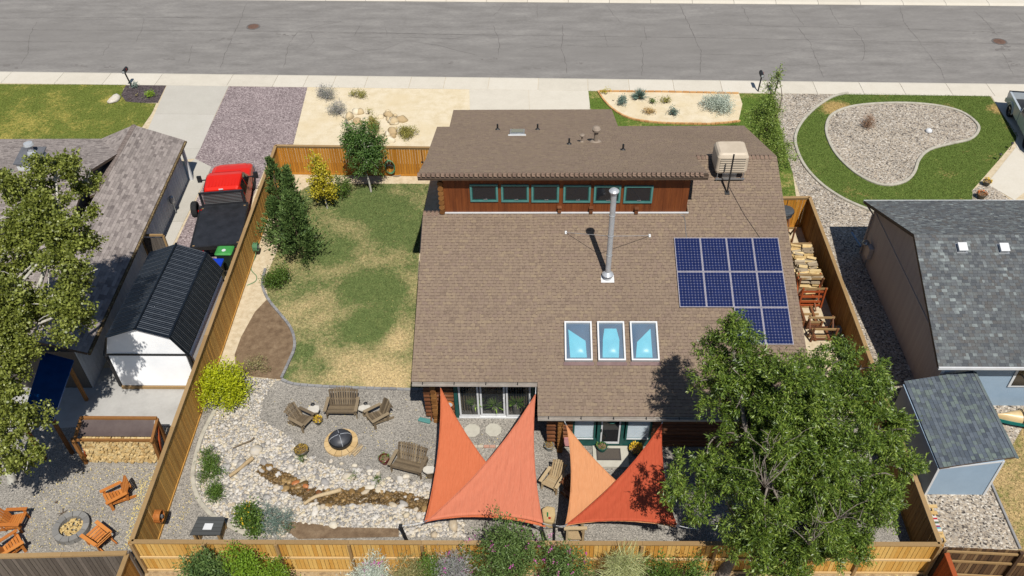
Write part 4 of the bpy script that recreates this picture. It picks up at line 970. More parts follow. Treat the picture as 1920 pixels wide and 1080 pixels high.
# neighbours' rear fences
a, b = P(1772, 1026, 1.72), P(2060, 1040, 1.72)
fence('dark weathered fence with pale rails at lower right corner', b, a, 1.72, (K['darkw'], K['darkw'], K['capw'], K['darkw']), side=-1, rails=(1.55, .98, .15), cap=False, kick=False, bw=.12, posts=2.3)
a, b = P(-130, 1046, 1.7), P(238, 1037, 1.7)
fence('dark grey weathered fence at lower left corner', b, a, 1.7, (K['greyw'], K['greyw'], K['greyw'], K['capw']), side=1, cap=True, kick=False)
fence('short tan fence leading down from the rear left corner', Vector((cRL.x - .1, cRL.y - .3, 0)), Vector((cRL.x - .05, 11.5, 0)), 1.6, (K['tan'], K['tan'], K['capw'], K['capw']), side=1, rails=(1.3, .4), kick=False, posts=1.2)
fence('red stained fence leading down from the rear right corner', Vector((cRR.x + .16, cRR.y - .25, 0)), Vector((cRR.x + .1, 11.5, 0)), 1.7, (K['redw'], K['redw'], K['redw'], K['redw']), side=-1, rails=(1.4, .4), kick=False)

# ================= WHITE SHED WITH BLACK RIBBED ROOF =================
YS = 23.77
pf = [PY(x, y, YS - .12) for x, y in ((193, 661), (204, 634), (252, 617), (317, 633), (348, 661))]
K['blackroof'] = MAT('black_ribbed_metal', [C(26, 32, 40), C(38, 46, 56)], 3, .28, metal=.3, spec=.6)
K['rib'] = MAT('rib_metal', [C(110, 116, 124), C(134, 140, 148)], 5, .3, metal=.8)
K['shedwhite'] = MAT('white_shed_panel', [(.72, .73, .75, 1), (.85, .85, .86, 1)], .9, .5)
xm = (pf[0].x + pf[4].x) / 2; hw = (pf[4].x - pf[0].x) / 2; ze = 2.12; zp = pf[2].z; 
zk = (pf[1].z + pf[3].z) / 2
yb = P(327, 457, zp).y
shed = thing('garden_shed', 'white shed with black ribbed gambrel roof behind the fence', 'shed', (xm, YS, 0))
px_ = [xm - hw - .06, pf[1].x, pf[2].x, pf[3].x, xm + hw + .06]; pz_ = [ze - .02, zk, zp, zk, ze - .02]
px_[1] = xm - hw * .78
inner = [(xm - hw + .04, 0), (xm + hw - .04, 0), (xm + hw - .04, ze - .05), (px_[3] - .02, zk - .06), (px_[2], zp - .06), (px_[1] + .02, zk - .06), (xm - hw + .04, ze - .05)]
mb = MB(); n = len(inner); mb.add([(x, YS + .03, z) for x, z in inner] + [(x, yb - .15, z) for x, z in inner], [tuple(range(n)), tuple(range(n, 2 * n))[::-1]] + [(i, n + i, n + (i + 1) % n, (i + 1) % n) for i in range(n)]); mb.build('wall', K['shedwhite'], shed)
MB().add([(x, YS, z) for x, z in inner[2:] ], [tuple(range(5))]).build('gable_panel', K['shedwhite'], shed)
MB().box2((xm - hw + .1, YS - .03, .2), (xm + hw - .1, YS + .02, ze - .1)).build('front_panel', K['shedwhite'], shed)
MB().box2((xm - hw, YS - .05, ze - .1), (xm + hw, YS + .02, ze - .02)).build('trim', K['black'], shed)
for s in (-1, 1): MB().box2((xm + s * hw - .06, YS - .05, .15), (xm + s * hw + .06, YS + .05, ze - .1)).build('corner_trim', K['black'], shed)
MB().box2((xm - hw + .05, YS - .08, .02), (xm + hw - .05, YS + .02, .17)).build('skid', K['capw'], shed)
for i in range(4):
    a, b = (px_[i], pz_[i]), (px_[i + 1], pz_[i + 1]); d = Vector((b[0] - a[0], 0, b[1] - a[1])); L_ = d.length; nrm = Vector((-d.z, 0, d.x)).normalized()
    q = [Vector((a[0], YS - .12, a[1])), Vector((b[0], YS - .12, b[1])), Vector((b[0], yb, b[1])), Vector((a[0], yb, a[1]))]
    sl = MB().slab(q, .03).build('roof_panel', K['blackroof'], shed); d.normalize()
    k = 0; y = YS + .02
    while y < yb - .03:
        big = (k % 3 == 0); mb = MB(); mb.tube([Vector((a[0], y, a[1])) + d * .06 + nrm * .006, Vector((b[0], y, b[1])) - d * .06 + nrm * .006], .022 if big else .011, 8)
        mb.build('rib', K['rib'], sl, smooth=False); y += .3 / 3 if True else .1; k += 1
MB().tube([(px_[2], YS - .13, zp + .02), (px_[2], yb + .01, zp + .02)], .05, 8).build('ridge_cap', K['blackroof'], shed)

# ================= LEFT NEIGHBOUR HOUSE =================
taupe = shingle_mats('taupe_shingle', [C(122, 113, 110), C(156, 146, 141), C(168, 158, 152), C(182, 171, 165), C(144, 134, 130)])
nh = thing('neighbour_house', 'low taupe shingled house at left behind the leafy tree', 'house', (-22, 32, 0))
rN, eN, eS, rS = Vector((-21.25, 39.2, 3.35)), Vector((-18.85, 39.35, 2.3)), Vector((-18.0, 23.6, 2.3)), Vector((-20.4, 23.45, 3.35))
east = MB().slab([rN, rS, eS, eN], .12).build('garage_roof', K['fascia'], nh)
def lift(q, o=.002):
    n_ = (q[1] - q[0]).cross(q[2] - q[1]).normalized(); n_ = n_ if n_.z > 0 else -n_
    return [p + n_ * o for p in q]
shingles(east, lift([rN, rS, eS, eN]), (eS, eN), taupe, tab=(.16, .4), n_ind=300)
wN, wS = Vector((-24.4, 39.05, 2.1)), Vector((-24.1, 33.0, 2.1)); rM = Vector((-20.95, 33.0, 3.35))
west = MB().slab([rN, wN, wS, rM], .12).build('garage_roof', K['fascia'], nh); shingles(west, lift([rN, wN, wS, rM]), (wS, wN), taupe, n_ind=0)
caps(east, rN + Vector((0, 0, .02)), rM + Vector((0, 0, .02)), MAT('taupe_cap', [C(120, 108, 102), C(146, 132, 126)], 5, .9, rnd='object'))
yN_ = P(70, 261, 2.5).y; mq = [Vector((-21.1, yN_, 2.5)), Vector((-48, yN_, 2.5)), Vector((-48, 33.4, 4.35)), Vector((-21.1, 33.4, 4.35))]
mr = MB().slab(mq[::-1], .12).build('main_roof', K['fascia'], nh); shingles(mr, lift(mq), (mq[0], mq[1]), taupe, n_ind=0)
sq = [Vector((-21.1, 33.4, 4.35)), Vector((-48, 33.4, 4.35)), Vector((-48, 26.2, 2.1)), Vector((-21.1, 26.2, 2.1))]
mr2 = MB().slab(sq[::-1], .12).build('main_roof', K['fascia'], nh); shingles(mr2, lift(sq), (sq[2], sq[3]), taupe, n_ind=0)
K['greyboard'] = wood('grey_board_siding', [C(206, 210, 216), C(220, 224, 228), C(230, 232, 236)])
wA, wB = Vector((-19.2, 38.9, 0)), Vector((-18.65, 23.75, 0)); dw = (wB - wA); Lw = dw.length; dw /= Lw; sw = Vector((-dw.y, dw.x, 0))
gw = MB().prism([(wA.x, wA.y), (wB.x, wB.y), (wB.x - 4, wB.y), (wA.x - 4.5, wA.y)], 0, 2.2).build('wall', K['greyw'], nh)
n = int(Lw / .28); me = MB().box((0, 0, 0), (.262, .04, 2.25)).mesh('siding_board'); me.materials.append(K['greyboard'])
for i in range(n):
    c = wA + dw * (i + .5) * Lw / n + sw * .03; piece('siding_board', me, Matrix.Translation((c.x, c.y, 1.13)) @ Matrix.Rotation(math.atan2(dw.y, dw.x), 4, 'Z'), gw)
MB().add([(-21.5, 37.9, 0), (-21.5, 27.5, 0), (-21.5, 27.5, 2.3), (-21.5, 33.4, 4.15), (-21.5, 37.9, 2.55), (-47, 37.9, 0), (-47, 27.5, 0), (-47, 27.5, 2.3), (-47, 33.4, 4.15), (-47, 37.9, 2.55)], [(0, 1, 2, 3, 4), (9, 8, 7, 6, 5), (0, 4, 9, 5), (1, 6, 7, 2)]).build('wall', K['greyw'], nh)
MB().bar(eN + Vector((.04, 0, -.08)), eS + Vector((.04, 0, -.08)), .1, .1).build('gutter', MAT('leafy_gutter', [C(150, 126, 80), C(92, 76, 56), C(190, 168, 120)], 7, .9), nh)
MB().box((-18.95, 38.95, 1.1), (.14, .14, 2.2)).build('corner_post', K['white'], nh)
c = P(330, 375, .9); MB().lathe((-18.85, c.y, .75), [(.13, 0), (.15, .1), (.12, .34), (.05, .4)], 10).build('gas_meter', K['alum'], nh); MB().tube([(-18.85, c.y, .1), (-18.85, c.y, .8)], .03, 6).build('meter_pipe', K['alum'], nh)
# chimney of the neighbour house
cb_ = P(58, 318, 4.3); ch = MB().box2((cb_.x - .55, cb_.y - .1, 3.2), (cb_.x + .5, cb_.y + .9, 4.7)).build('chimney', K['white'], nh)
MB().slab([Vector((cb_.x - .62, cb_.y - .18, 4.72)), Vector((cb_.x + .57, cb_.y - .18, 4.72)), Vector((cb_.x + .57, cb_.y + .98, 4.95)), Vector((cb_.x - .62, cb_.y + .98, 4.95))], .05).build('chimney_cap', MAT('slate_cap', [C(96, 98, 104), C(116, 118, 124)], 4, .7), ch)
MB().lathe((cb_.x + .05, cb_.y + .55, 4.85), [(.24, 0), (.2, .1), (.13, .14), (.13, .45), (.24, .47), (.2, .58), (.05, .62)], 14).build('flue', K['steel'], ch)
MB().lathe((cb_.x - .95, cb_.y - .2, 3.9), [(.12, 0), (.12, .3), (.26, .32), (.22, .44), (.05, .48)], 14).build('roof_vent', K['steel'], nh)
# blue lean-to, gate frame, blue-roofed shelter
K['blue'] = MAT('blue_corrugated', [C(20, 84, 150), C(30, 104, 176)], 3, .35, metal=.2, spec=.5)
lt = thing('blue_shelter', 'lean-to with blue corrugated roof half hidden by the left tree', 'shelter', P(100, 800))
q = [P(139, 676, 2.1), P(101, 790, 2.1), P(40, 790, 2.45), P(80, 660, 2.45)]
nx = 44; mb = MB()
for i in range(nx):
    for k in (0, 1):
        t0 = (i + k * .5) / nx; t1 = (i + k * .5 + .5) / nx; z0, z1 = (.0, .035) if k == 0 else (.035, .0)
        a, b, c_, d_ = q[0].lerp(q[3], t0), q[0].lerp(q[3], t1), q[1].lerp(q[2], t1), q[1].lerp(q[2], t0)
        mb.quad(a + Vector((0, 0, z0)), b + Vector((0, 0, z1)), c_ + Vector((0, 0, z1)), d_ + Vector((0, 0, z0)))
mb.build('corrugated_roof', K['blue'], lt)
for p in (q[0], q[1], q[2]): MB().box((p.x - .1, p.y + (.1 if p is not q[0] else -.3), p.z / 2 - .03), (.12, .12, p.z - .06)).build('post', K['logend'], lt)
MB().bar(q[1] + Vector((0, .1, -.08)), q[2] + Vector((0, .1, -.08)), .06, .12).build('beam', K['logend'], lt)
gf = thing('gate_frame', 'unfinished timber gate frame between grey house and black shed roof', 'gate', P(300, 480))
a, b = P(262, 441, 1.75), P(306, 441, 1.75); MB().bar(a, b, .09, .09).build('beam', K['capw'], gf)
for p in (a, b): MB().box((p.x, p.y, .85), (.09, .09, 1.72)).build('post', K['capw'], gf)
me = MB().box((0, 0, 0), (.13, .02, 1.5)).mesh('board'); me.materials.append(K['greyw'])
for i in range(8): piece('board', me, Matrix.Translation(a.lerp(b, (i + .5) / 8) + Vector((0, .06, -.95))), gf)

# ================= RIGHT NEIGHBOUR HOUSE AND SHED =================
slate = shingle_mats('slate_shingle', [C(90, 94, 99, .9), C(106, 110, 114, .9), C(118, 122, 124, .9), C(108, 105, 103, .9), C(130, 137, 138, .9), C(112, 115, 119, .9), C(164, 173, 172, .9)])
rh = thing('slate_roofed_house', 'grey house with slate coloured shingle roof at right', 'house', (20, 27.6, 0))
xg = 15.42; yN2, yS2, yR2, zE2, zR2 = P(1621, 375, 2.95).y, P(1757, 687, 2.85).y, P(1711.5, 439.6, 5.05).y, 2.9, 5.05
XE = 40
nq = [Vector((xg, yN2, zE2)), Vector((XE, yN2, zE2)), Vector((XE, yR2, zR2)), Vector((xg, yR2, zR2))]
sq = [Vector((xg, yR2, zR2)), Vector((XE, yR2, zR2)), Vector((XE, yS2, zE2 - .05)), Vector((xg - .12, yS2, zE2 - .05))]
r1 = MB().slab(nq[::-1], .14).build('north_roof', K['fascia'], rh); r2 = MB().slab(sq[::-1], .14).build('south_roof', K['fascia'], rh)
def cutx(q, xm_):                       # only the stretch that can be seen is shingled piece by piece
    a, b, c, d = q; t = (xm_ - a.x) / (b.x - a.x); return [a, a.lerp(b, t), d.lerp(c, t), d]
shingles(r1, lift(cutx(nq, 27)), (nq[0], nq[1]), slate, tab=(.11, .24), n_ind=0)
shingles(r2, lift(cutx(sq, 25)), (sq[3], sq[2]), slate, tab=(.11, .24), n_ind=300)
MB().bar(nq[0] + Vector((0, .04, -.06)), nq[1] + Vector((0, .04, -.06)), .05, .13).build('fascia', K['white'], rh); MB().bar(sq[3] + Vector((0, -.04, -.06)), sq[2] + Vector((0, -.04, -.06)), .06, .12).build('gutter', K['white'], rh)
K['greysiding'] = wood('grey_siding', [C(212, 198, 188), C(220, 206, 196), C(226, 213, 202)], .06)
K['bluesiding'] = MAT('pale_blue_siding', [C(168, 192, 214, .95), C(176, 200, 222, .95)], 2, .6, fine=.03)
xw, yWs, yWn = 15.85, yS2 + .5, yN2 - .45
mb = MB(); prof = [(yWs, 0), (yWn, 0), (yWn, zE2), (yR2, zR2 - .18), (yWs, zE2)]; vs = [(xw + .04, y, z) for y, z in prof] + [(XE, y, z) for y, z in prof]
mb.add(vs, [tuple(range(5)), tuple(range(5, 10))[::-1]] + [(i, 5 + i, 5 + (i + 1) % 5, (i + 1) % 5) for i in range(5)]); rw = mb.build('wall', K['bluesiding'], rh)
nb = int((yWn - yWs) / .2)
for i in range(nb):
    y0_, y1_ = yWs + (yWn - yWs) * i / nb, yWs + (yWn - yWs) * (i + 1) / nb; ym = (y0_ + y1_) / 2
    f_ = lambda y: (zE2 + (zR2 - .2 - zE2) * ((y - yWs) / (yR2 - yWs) if y < yR2 else (yWn - y) / (yWn - yR2))) - .05
    MB().add([(xw, y0_ + .004, 0), (xw, y1_ - .004, 0), (xw, y1_ - .004, f_(y1_)), (xw, y0_ + .004, f_(y0_)), (xw + .04, y0_ + .004, 0), (xw + .04, y1_ - .004, 0), (xw + .04, y1_ - .004, f_(y1_)), (xw + .04, y0_ + .004, f_(y0_))], [(0, 3, 2, 1), (0, 4, 7, 3), (1, 2, 6, 5), (2, 3, 7, 6)]).build('siding_board', K['greysiding'], rw)
MB().box2((xw - .03, yWs, 2.55), (xw, yWn, 2.68)).build('band_board', K['greysiding'], rw)
MB().box2((xw - .02, yWs - .02, 0), (xw + .1, yWs + .02, zE2 - .1)).build('corner_trim', K['white'], rw)
wa = PY(1888, 724, yWs); wz = PY(1888, 690, yWs).z; mb = MB(); mb.box2((wa.x, yWs - .05, wa.z), (wa.x + 1.6, yWs - .005, wz)); wn_ = mb.build('window', K['white'], rh); MB().box2((wa.x + .1, yWs - .06, wa.z + .1), (wa.x + 1.5, yWs - .045, wz)).build('pane', K['dglass'], wn_)
for px, py in ((1802, 466), (1880, 467)):
    d = RAY(px, py); k = (zR2 - zE2 + .05) / (yR2 - yS2); p = PPL(px, py, zE2 - .05, yS2, k); n2 = Vector((0, -k, 1)).normalized(); v2 = Vector((0, 1, k)).normalized(); M2 = Matrix((Vector((1, 0, 0)), v2, n2)).transposed()
    mb = MB(); mb.box(p + n2 * .1, (.3, .32, .16), M2); mb.box(p + n2 * .17, (.35, .37, .04), M2); o = mb.build('roof_vent', K['white'], rh); MB().box(p + n2 * .015, (.44, .46, .015), M2).build('vent_flange', K['alum'], o)
m = P(1617, 475, .9); MB().box((xw - .12, m.y, 1.0), (.2, .42, .6)).build('meter_box', K['greysiding'], rh); MB().lathe((xw - .25, m.y + .3, 1.25), [(.16, 0), (.17, .06), (.1, .16)], 12).build('meter', K['alum'], rh)
MB().tube([(xw - .12, m.y, .1), (xw - .12, m.y, .8)], .04, 8).build('conduit', K['alum'], rh)
tag(MB().tube([P(1597, 436, .5), P(1614, 462, .7)], .045, 8).build('blue_tube', MAT('blue_plastic', [C(60, 130, 190), C(70, 144, 204)], 3, .4)), 'slanted blue plastic tube leaning by the grey house meter', 'tube')
MB().tube([(xw - .06, yWn - .05, .1), (xw - .06, yWn - .05, 2.5), (xg + .1, yN2 - .1, zE2 - .1)], .045, 6).build('downspout', K['greysiding'], rh)
# shed
rs = thing('lean_to_shed', 'pale blue shed with slate shingles beside the right fence', 'shed', P(1790, 927))
LF, RF, RB, LB = P(1762, 877.5, 1.68), P(1903, 857, 2.2), P(1823, 695, 2.2), P(1695, 715, 1.68)
rr = MB().slab([LB, LF, RF, RB], .08).build('roof', K['fascia'], rs)
small = shingle_mats('shed_shingle', [C(84, 92, 102, .9), C(104, 114, 126, .9), C(122, 132, 142, .9), C(96, 104, 112, .9), C(134, 148, 142, .9), C(112, 122, 134, .9)])
shingles(rr, lift([LB, LF, RF, RB]), (LF, LB), small, tab=(.14, .3), expo=.142, n_ind=299)
E_ = Vector((.17, 0, -.06)); MB().slab([RB, RF, RF + E_, RB + E_], .05).build('rear_slope', small[1], rs)
MB().bar(RF + Vector((.01, 0, .02)), RB + Vector((.01, 0, .02)), .03, .02).build('drip_edge', K['alum'], rs)
f0, f1 = P(1733, 927), P(1844, 925.5); bk = P(1676, 771); 
mb = MB(); pr = [(f0.x, f0.y), (f1.x, f0.y), (f1.x - .05, bk.y), (f0.x - .0, bk.y)]; zl, zr = 1.62, 2.08
vs = [(pr[0][0], pr[0][1], 0), (pr[1][0], pr[1][1], 0), (pr[2][0], pr[2][1], 0), (pr[3][0], pr[3][1], 0), (pr[0][0], pr[0][1], zl), (pr[1][0], pr[1][1], zr), (pr[2][0], pr[2][1], zr), (pr[3][0], pr[3][1], zl)]
mb.add(vs, [(0, 1, 5, 4), (1, 2, 6, 5), (2, 3, 7, 6), (3, 0, 4, 7), (4, 5, 6, 7)]); mb.build('wall', K['bluesiding'], rs)
for x, z in ((f0.x + .03, zl), (f1.x - .03, zr)): MB().box2((x - .04, f0.y - .03, 0), (x + .04, f0.y - .002, z - .02)).build('corner_trim', K['white'], rs)
MB().bar(Vector((f0.x + .08, f0.y - .02, zl - .02)), Vector((f1.x - .08, f0.y - .02, zr - .04)), .02, .06).build('trim', K['white'], rs)
# canoe
K['canoe'] = MAT('cream_hull', [C(226, 196, 140), C(238, 210, 160)], 3, .4, spec=.5); K['canoe_teal'] = MAT('teal_hull', [C(0, 118, 112), C(10, 134, 126)], 3, .4)
cp = P(1866, 785, .3); cn = thing('canoe', 'upturned cream canoe with teal rim at right edge', 'canoe', (cp.x + 2.4, cp.y, 0))
def hull(mat, name, z0, z1, grow):
    nL, nR = 20, 10; vs = []; fs = []
    for i in range(nL + 1):
        t = -1 + 2 * i / nL; w = .42 * max(0, 1 - abs(t) ** 2.4) + .015
        for j in range(nR + 1):
            a = math.pi * j / nR; z = math.sin(a) ** .7 * .36 * (1 - .25 * abs(t) ** 3)
            vs.append((cp.x + 2.45 + t * 2.45, cp.y + math.cos(a) * (w + grow), z0 + z * (z1 - z0) / .36))
    for i in range(nL):
        for j in range(nR): k = i * (nR + 1) + j; fs.append((k, k + 1, k + nR + 2, k + nR + 1))
    return MB().add(vs, fs).build(name, mat, cn, smooth=True)
hull(K['canoe'], 'hull', .34, .7, 0)
mb = MB(); nL = 20
for s in (-1, 1):
    pts = [(cp.x + 2.45 + t * 2.45, cp.y + s * (.42 * max(0, 1 - abs(t) ** 2.4) + .02), .3) for t in np.linspace(-1, 1, 21)]
    for a, b in zip(pts, pts[1:]): mb.bar(a, b, .03, .16)
mb.build('rim', K['canoe_teal'], cn)
for t in (-.62, -.3): 
    w = .42 * (1 - abs(t) ** 2.4) + .03; MB().tube([(cp.x + 2.45 + t * 2.45, cp.y + math.cos(a) * w, .34 + math.sin(a) ** .7 * .385) for a in np.linspace(0, math.pi, 12)], .018, 6).build('strap', K['black'], cn)
for x in (1.2, 3.8): MB().box((cp.x + x, cp.y, .12), (.12, .9, .24)).build('rest', K['capw'], cn)
# ================= VEHICLES =================
K['red'] = MAT('red_paint', [C(232, 34, 16), C(240, 44, 22)], 1.2, .35, spec=.3, coat=.08)
K['tyre'] = MAT('tyre_rubber', [C(30, 30, 32), C(44, 44, 46)], 8, .85)
K['bedblack'] = MAT('bed_black', [C(36, 38, 42), C(52, 54, 60)], 2.5, .5, spec=.4, fine=.1)
K['autoglass'] = glassmat('auto_glass', (.008, .009, .011, 1), .95, .03)
K['chrome'] = MAT('bright_trim', [C(190, 192, 196), C(214, 216, 220)], 5, .2, metal=.8)
K['redlens'] = MAT('red_lens', [C(170, 20, 16), C(190, 30, 24)], 5, .3)
def loft_y(mb, st):
    """stations (y, half width low, half width top, z low, z shoulder, z top): car-body cross sections along y"""
    vs = []; n = 10
    for y, wl, wt, z0, zs, z1 in st:
        r = [(-wl, z0), (-wl * 1.0, z0 + (zs - z0) * .5), (-wl, zs), (-(wl + wt) / 2 - .01, (zs + z1) / 2 + .02), (-wt, z1 - .04), (-wt + .09, z1), (wt - .09, z1), (wt, z1 - .04), ((wl + wt) / 2 + .01, (zs + z1) / 2 + .02), (wl, zs), (wl, z0 + (zs - z0) * .5), (wl, z0)]
        n = len(r); vs += [(x, y, z) for x, z in r]
    fs = [(i * n + k, (i + 1) * n + k, (i + 1) * n + (k + 1) % n, i * n + (k + 1) % n) for i in range(len(st) - 1) for k in range(n)]
    fs += [tuple(range(n)), tuple(range((len(st) - 1) * n, len(st) * n))[::-1]]
    return mb.add(vs, fs)
def wheel(parent, x, y, r, w=.28, z=None, lay=False):
    z = r if z is None else z; s = 1 if x > 0 else -1
    mb = MB(); pr = [(r * .62, -w / 2), (r * .9, -w / 2), (r, -w / 2 + .05), (r, w / 2 - .05), (r * .9, w / 2), (r * .62, w / 2)]; n = 24; vs = []; fs = []
    for rr, o in pr:
        for k in range(n): a = 6.2832 * k / n; vs.append((x + o, y + rr * math.cos(a), z + rr * math.sin(a)))
    for i in range(len(pr)):
        for k in range(n): a, b = i * n + k, i * n + (k + 1) % n; j = ((i + 1) % len(pr) - i) * n; fs.append((a, b, b + j, a + j))
    mb.add(vs, fs); t = mb.build('wheel', K['tyre'], parent, local=True, smooth=False)
    MB().tube([(x - w * .4, y, z), (x + s * w * .3, y, z)], r * .62, 16).build('rim', K['chrome'], t, local=True); MB().tube([(x + s * w * .2, y, z), (x + s * w * .42, y, z)], r * .2, 10).build('hub', K['black'], t, local=True)
pa, pb = P(404, 459, 1.08), P(438, 309, 1.0); hd = math.atan2(pb.y - pa.y, pb.x - pa.x) - math.pi / 2
L_t = math.hypot(pb.x - pa.x, pb.y - pa.y); ctr = (pa + pb) / 2
tr = thing('flatbed_truck', 'red flatbed truck with black bed parked by the left fence', 'truck', (ctr.x, ctr.y, 0), hd)
h = L_t / 2; tr.scale = (1.07, 1, 1.0)
loft_y(MB(), [(h - 3.55, .95, .74, .55, 1.22, 1.86), (h - 3.4, .98, .8, .5, 1.25, 1.94), (h - 2.35, .99, .82, .5, 1.25, 1.96), (h - 2.0, .99, .8, .5, 1.25, 1.88), (h - 1.45, .98, .86, .5, 1.2, 1.34)]).build('cab', K['red'], tr, local=True, smooth=False)
hood = loft_y(MB(), [(h - 1.5, .99, .86, .5, 1.12, 1.29), (h - .8, .99, .85, .48, 1.1, 1.26), (h - .4, .98, .82, .48, 1.06, 1.2), (h - .12, .96, .74, .45, .98, 1.12), (h + .08, .9, .66, .48, .9, 1.0), (h + .14, .82, .6, .5, .85, .92)]).build('hood', K['red'], tr, local=True)
for o in (hood,): b_ = o.modifiers.new('bevel', 'BEVEL'); b_.width = .03; b_.segments = 2; b_.limit_method = 'ANGLE'
MB().add([(-.84, h - 1.52, 1.3), (.84, h - 1.52, 1.3), (.74, h - 1.985, 1.885), (-.74, h - 1.985, 1.885)], [(0, 1, 2, 3)]).build('windshield', K['autoglass'], tr, local=True)
for s in (-1, 1):
    MB().box((s * .5, h - 1.38, 1.3), (.5, .2, .03)).build('cowl_vent', K['bedblack'], tr, local=True)
    mb = MB(); mb.slab([(s * 1.0, h - 1.7, 1.28), (s * 1.0, h - 2.5, 1.28), (s * .865, h - 2.5, 1.85), (s * .855, h - 2.06, 1.85)], .01); mb.build('side_window', K['autoglass'], tr, local=True)
    mb = MB(); mb.slab([(s * 1.0, h - 2.58, 1.28), (s * .995, h - 3.3, 1.28), (s * .86, h - 3.3, 1.85), (s * .865, h - 2.58, 1.85)], .01); mb.build('side_window', K['autoglass'], tr, local=True)
    mb = MB(); mb.bar((s * .98, h - 1.72, 1.3), (s * 1.32, h - 1.78, 1.34), .05, .05); mb.box((s * 1.36, h - 1.78, 1.42), (.2, .12, .36)); mb.build('mirror', K['bedblack'], tr, local=True)
    MB().box((s * 1.36, h - 1.73, 1.42), (.17, .1, .3)).build('mirror_cap', K['red'], tr, local=True)
    MB().box((s * 1.0, h - 2.42, 1.08), (.025, .16, .03)).build('door_handle', K['bedblack'], tr, local=True)
    MB().box((s * .7, h + .14, .78), (.3, .05, .2)).build('headlight', K['chrome'], tr, local=True)
for k in range(-4, 5): MB().box((k * .15, h - 2.85, 1.955), (.03, 1.0, .015)).build('roof_rib', K['red'], tr, local=True)
MB().box((0, h + .2, .55), (1.9, .18, .25)).build('front_bumper', K['chrome'], tr, local=True); MB().box((0, h + .15, .78), (1.0, .04, .24)).build('grille', K['bedblack'], tr, local=True)
MB().box((0, h - 3.57, 1.9), (.2, .04, .05)).build('brake_light', K['white'], tr, local=True)
yb0 = h - 3.72
mb = MB()
for s in (-1, 1): mb.box((s * .98, yb0, 1.45), (.1, .1, .85))
mb.box((0, yb0, 1.84), (2.06, .1, .08)); mb.box((0, yb0, 1.08), (2.06, .1, .1)); rk = mb.build('headache_rack', K['bedblack'], tr, local=True)
for k in range(7): MB().box((0, yb0, 1.18 + k * .09), (1.8, .04, .05), Matrix.Rotation(rad(35), 3, 'X')).build('louvre', K['bedblack'], rk, local=True)
fb = MB().box2((-1.08, -h, .98), (1.08, yb0 + .05, 1.07)).build('flatbed', K['bedblack'], tr, local=True)
for s in (-1, 1): MB().box((s * 1.1, (-h + yb0) / 2, 1.02), (.06, yb0 + h, .16)).build('side_rail', K['black'], tr, local=True)
MB().box((0, -h - .04, .98), (2.2, .1, .22)).build('rear_skirt', K['black'], tr, local=True)
for s in (-1, 1):
    for q in (.62, .8): MB().lathe((s * q, -h - .1, .8), [(.06, -.03), (.07, 0), (.06, .03)], 10).build('tail_light', K['redlens'], tr, local=True)
    for yy in (-h + .06, yb0 - .25): MB().box((s * .98, yy, 1.08), (.09, .05, .02)).build('tie_down', K['capw'] if yy < 0 else K['white'], tr, local=True)
MB().box2((-.4, -h + .2, .45), (.4, h - .5, .75)).build('chassis', K['black'], tr, local=True)
for s in (-1, 1):
    wheel(tr, s * .86, h - .95, .42); wheel(tr, s * .86, -h + 1.3, .42)
wheel(tr, -1.3, yb0 - .35, .42, .26, 1.15); MB().bar((-1.2, yb0 - .35, 1.0), (-1.0, yb0 - .35, 1.05), .08, .1).build('spare_bracket', K['redlens'], tr, local=True)
# pickup at the right edge
a, b = P(1892, 172, 1.2), P(1940, 262, 1.2); hd2 = math.atan2(b.y - a.y, b.x - a.x) + math.pi / 2
K['silver'] = MAT('silver_paint', [C(186, 196, 204), C(206, 214, 220)], 1, .3, spec=.5, coat=.4)
base = P(1930, 222); d2 = Vector((math.cos(hd2 - math.pi / 2), math.sin(hd2 - math.pi / 2), 0)); tail = P(1905, 186, .6); ctr2 = tail + d2 * 2.75 + Vector((-d2.y, d2.x, 0)) * .35
pk = thing('pickup', 'silver pickup with dark bed cut off by the right edge', 'pickup', (ctr2.x, ctr2.y, 0), hd2 + math.pi)
loft_y(MB(), [(-.35, .9, .7, .5, 1.1, 1.72), (-.1, .92, .72, .5, 1.12, 1.78), (.9, .92, .74, .5, 1.12, 1.78), (1.55, .92, .8, .5, 1.08, 1.2), (2.5, .9, .76, .5, 1.0, 1.1), (2.75, .8, .6, .5, .9, .98)]).build('cab', K['silver'], pk, local=True)
for s in (-1, 1):
    MB().box2((s * .92, -2.7, .5), (s * .8, -.36, 1.15)).build('bed_side', K['silver'], pk, local=True); wheel(pk, s * .8, -1.75, .38); wheel(pk, s * .8, 1.75, .38)
    mb = MB(); mb.slab([(s * .925, .8, 1.14), (s * .925, -.2, 1.14), (s * .78, -.2, 1.66), (s * .78, .6, 1.66)], .01); mb.build('side_window', K['autoglass'], pk, local=True)
    MB().box((s * .85, -2.72, 1.0), (.12, .05, .3)).build('tail_light', K['redlens'], pk, local=True)
    pts = [(s * .93, -1.75 + .5 * math.cos(a), .4 + .5 * math.sin(a)) for a in np.linspace(0, math.pi, 10)]; MB().tube(pts, .035, 6).build('wheel_arch', K['silver'], pk, local=True)
MB().box2((-.8, -2.6, .55), (.8, -.38, .7)).build('bed_floor', K['bedblack'], pk, local=True); MB().box2((-.8, -2.72, .5), (.8, -2.62, 1.12)).build('tailgate', K['silver'], pk, local=True); MB().box((0, -2.8, .5), (1.8, .16, .2)).build('rear_bumper', K['chrome'], pk, local=True); MB().box2((-.92, -2.68, 1.15), (.92, -2.6, 1.18)).build('bed_rail', K['bedblack'], pk, local=True)

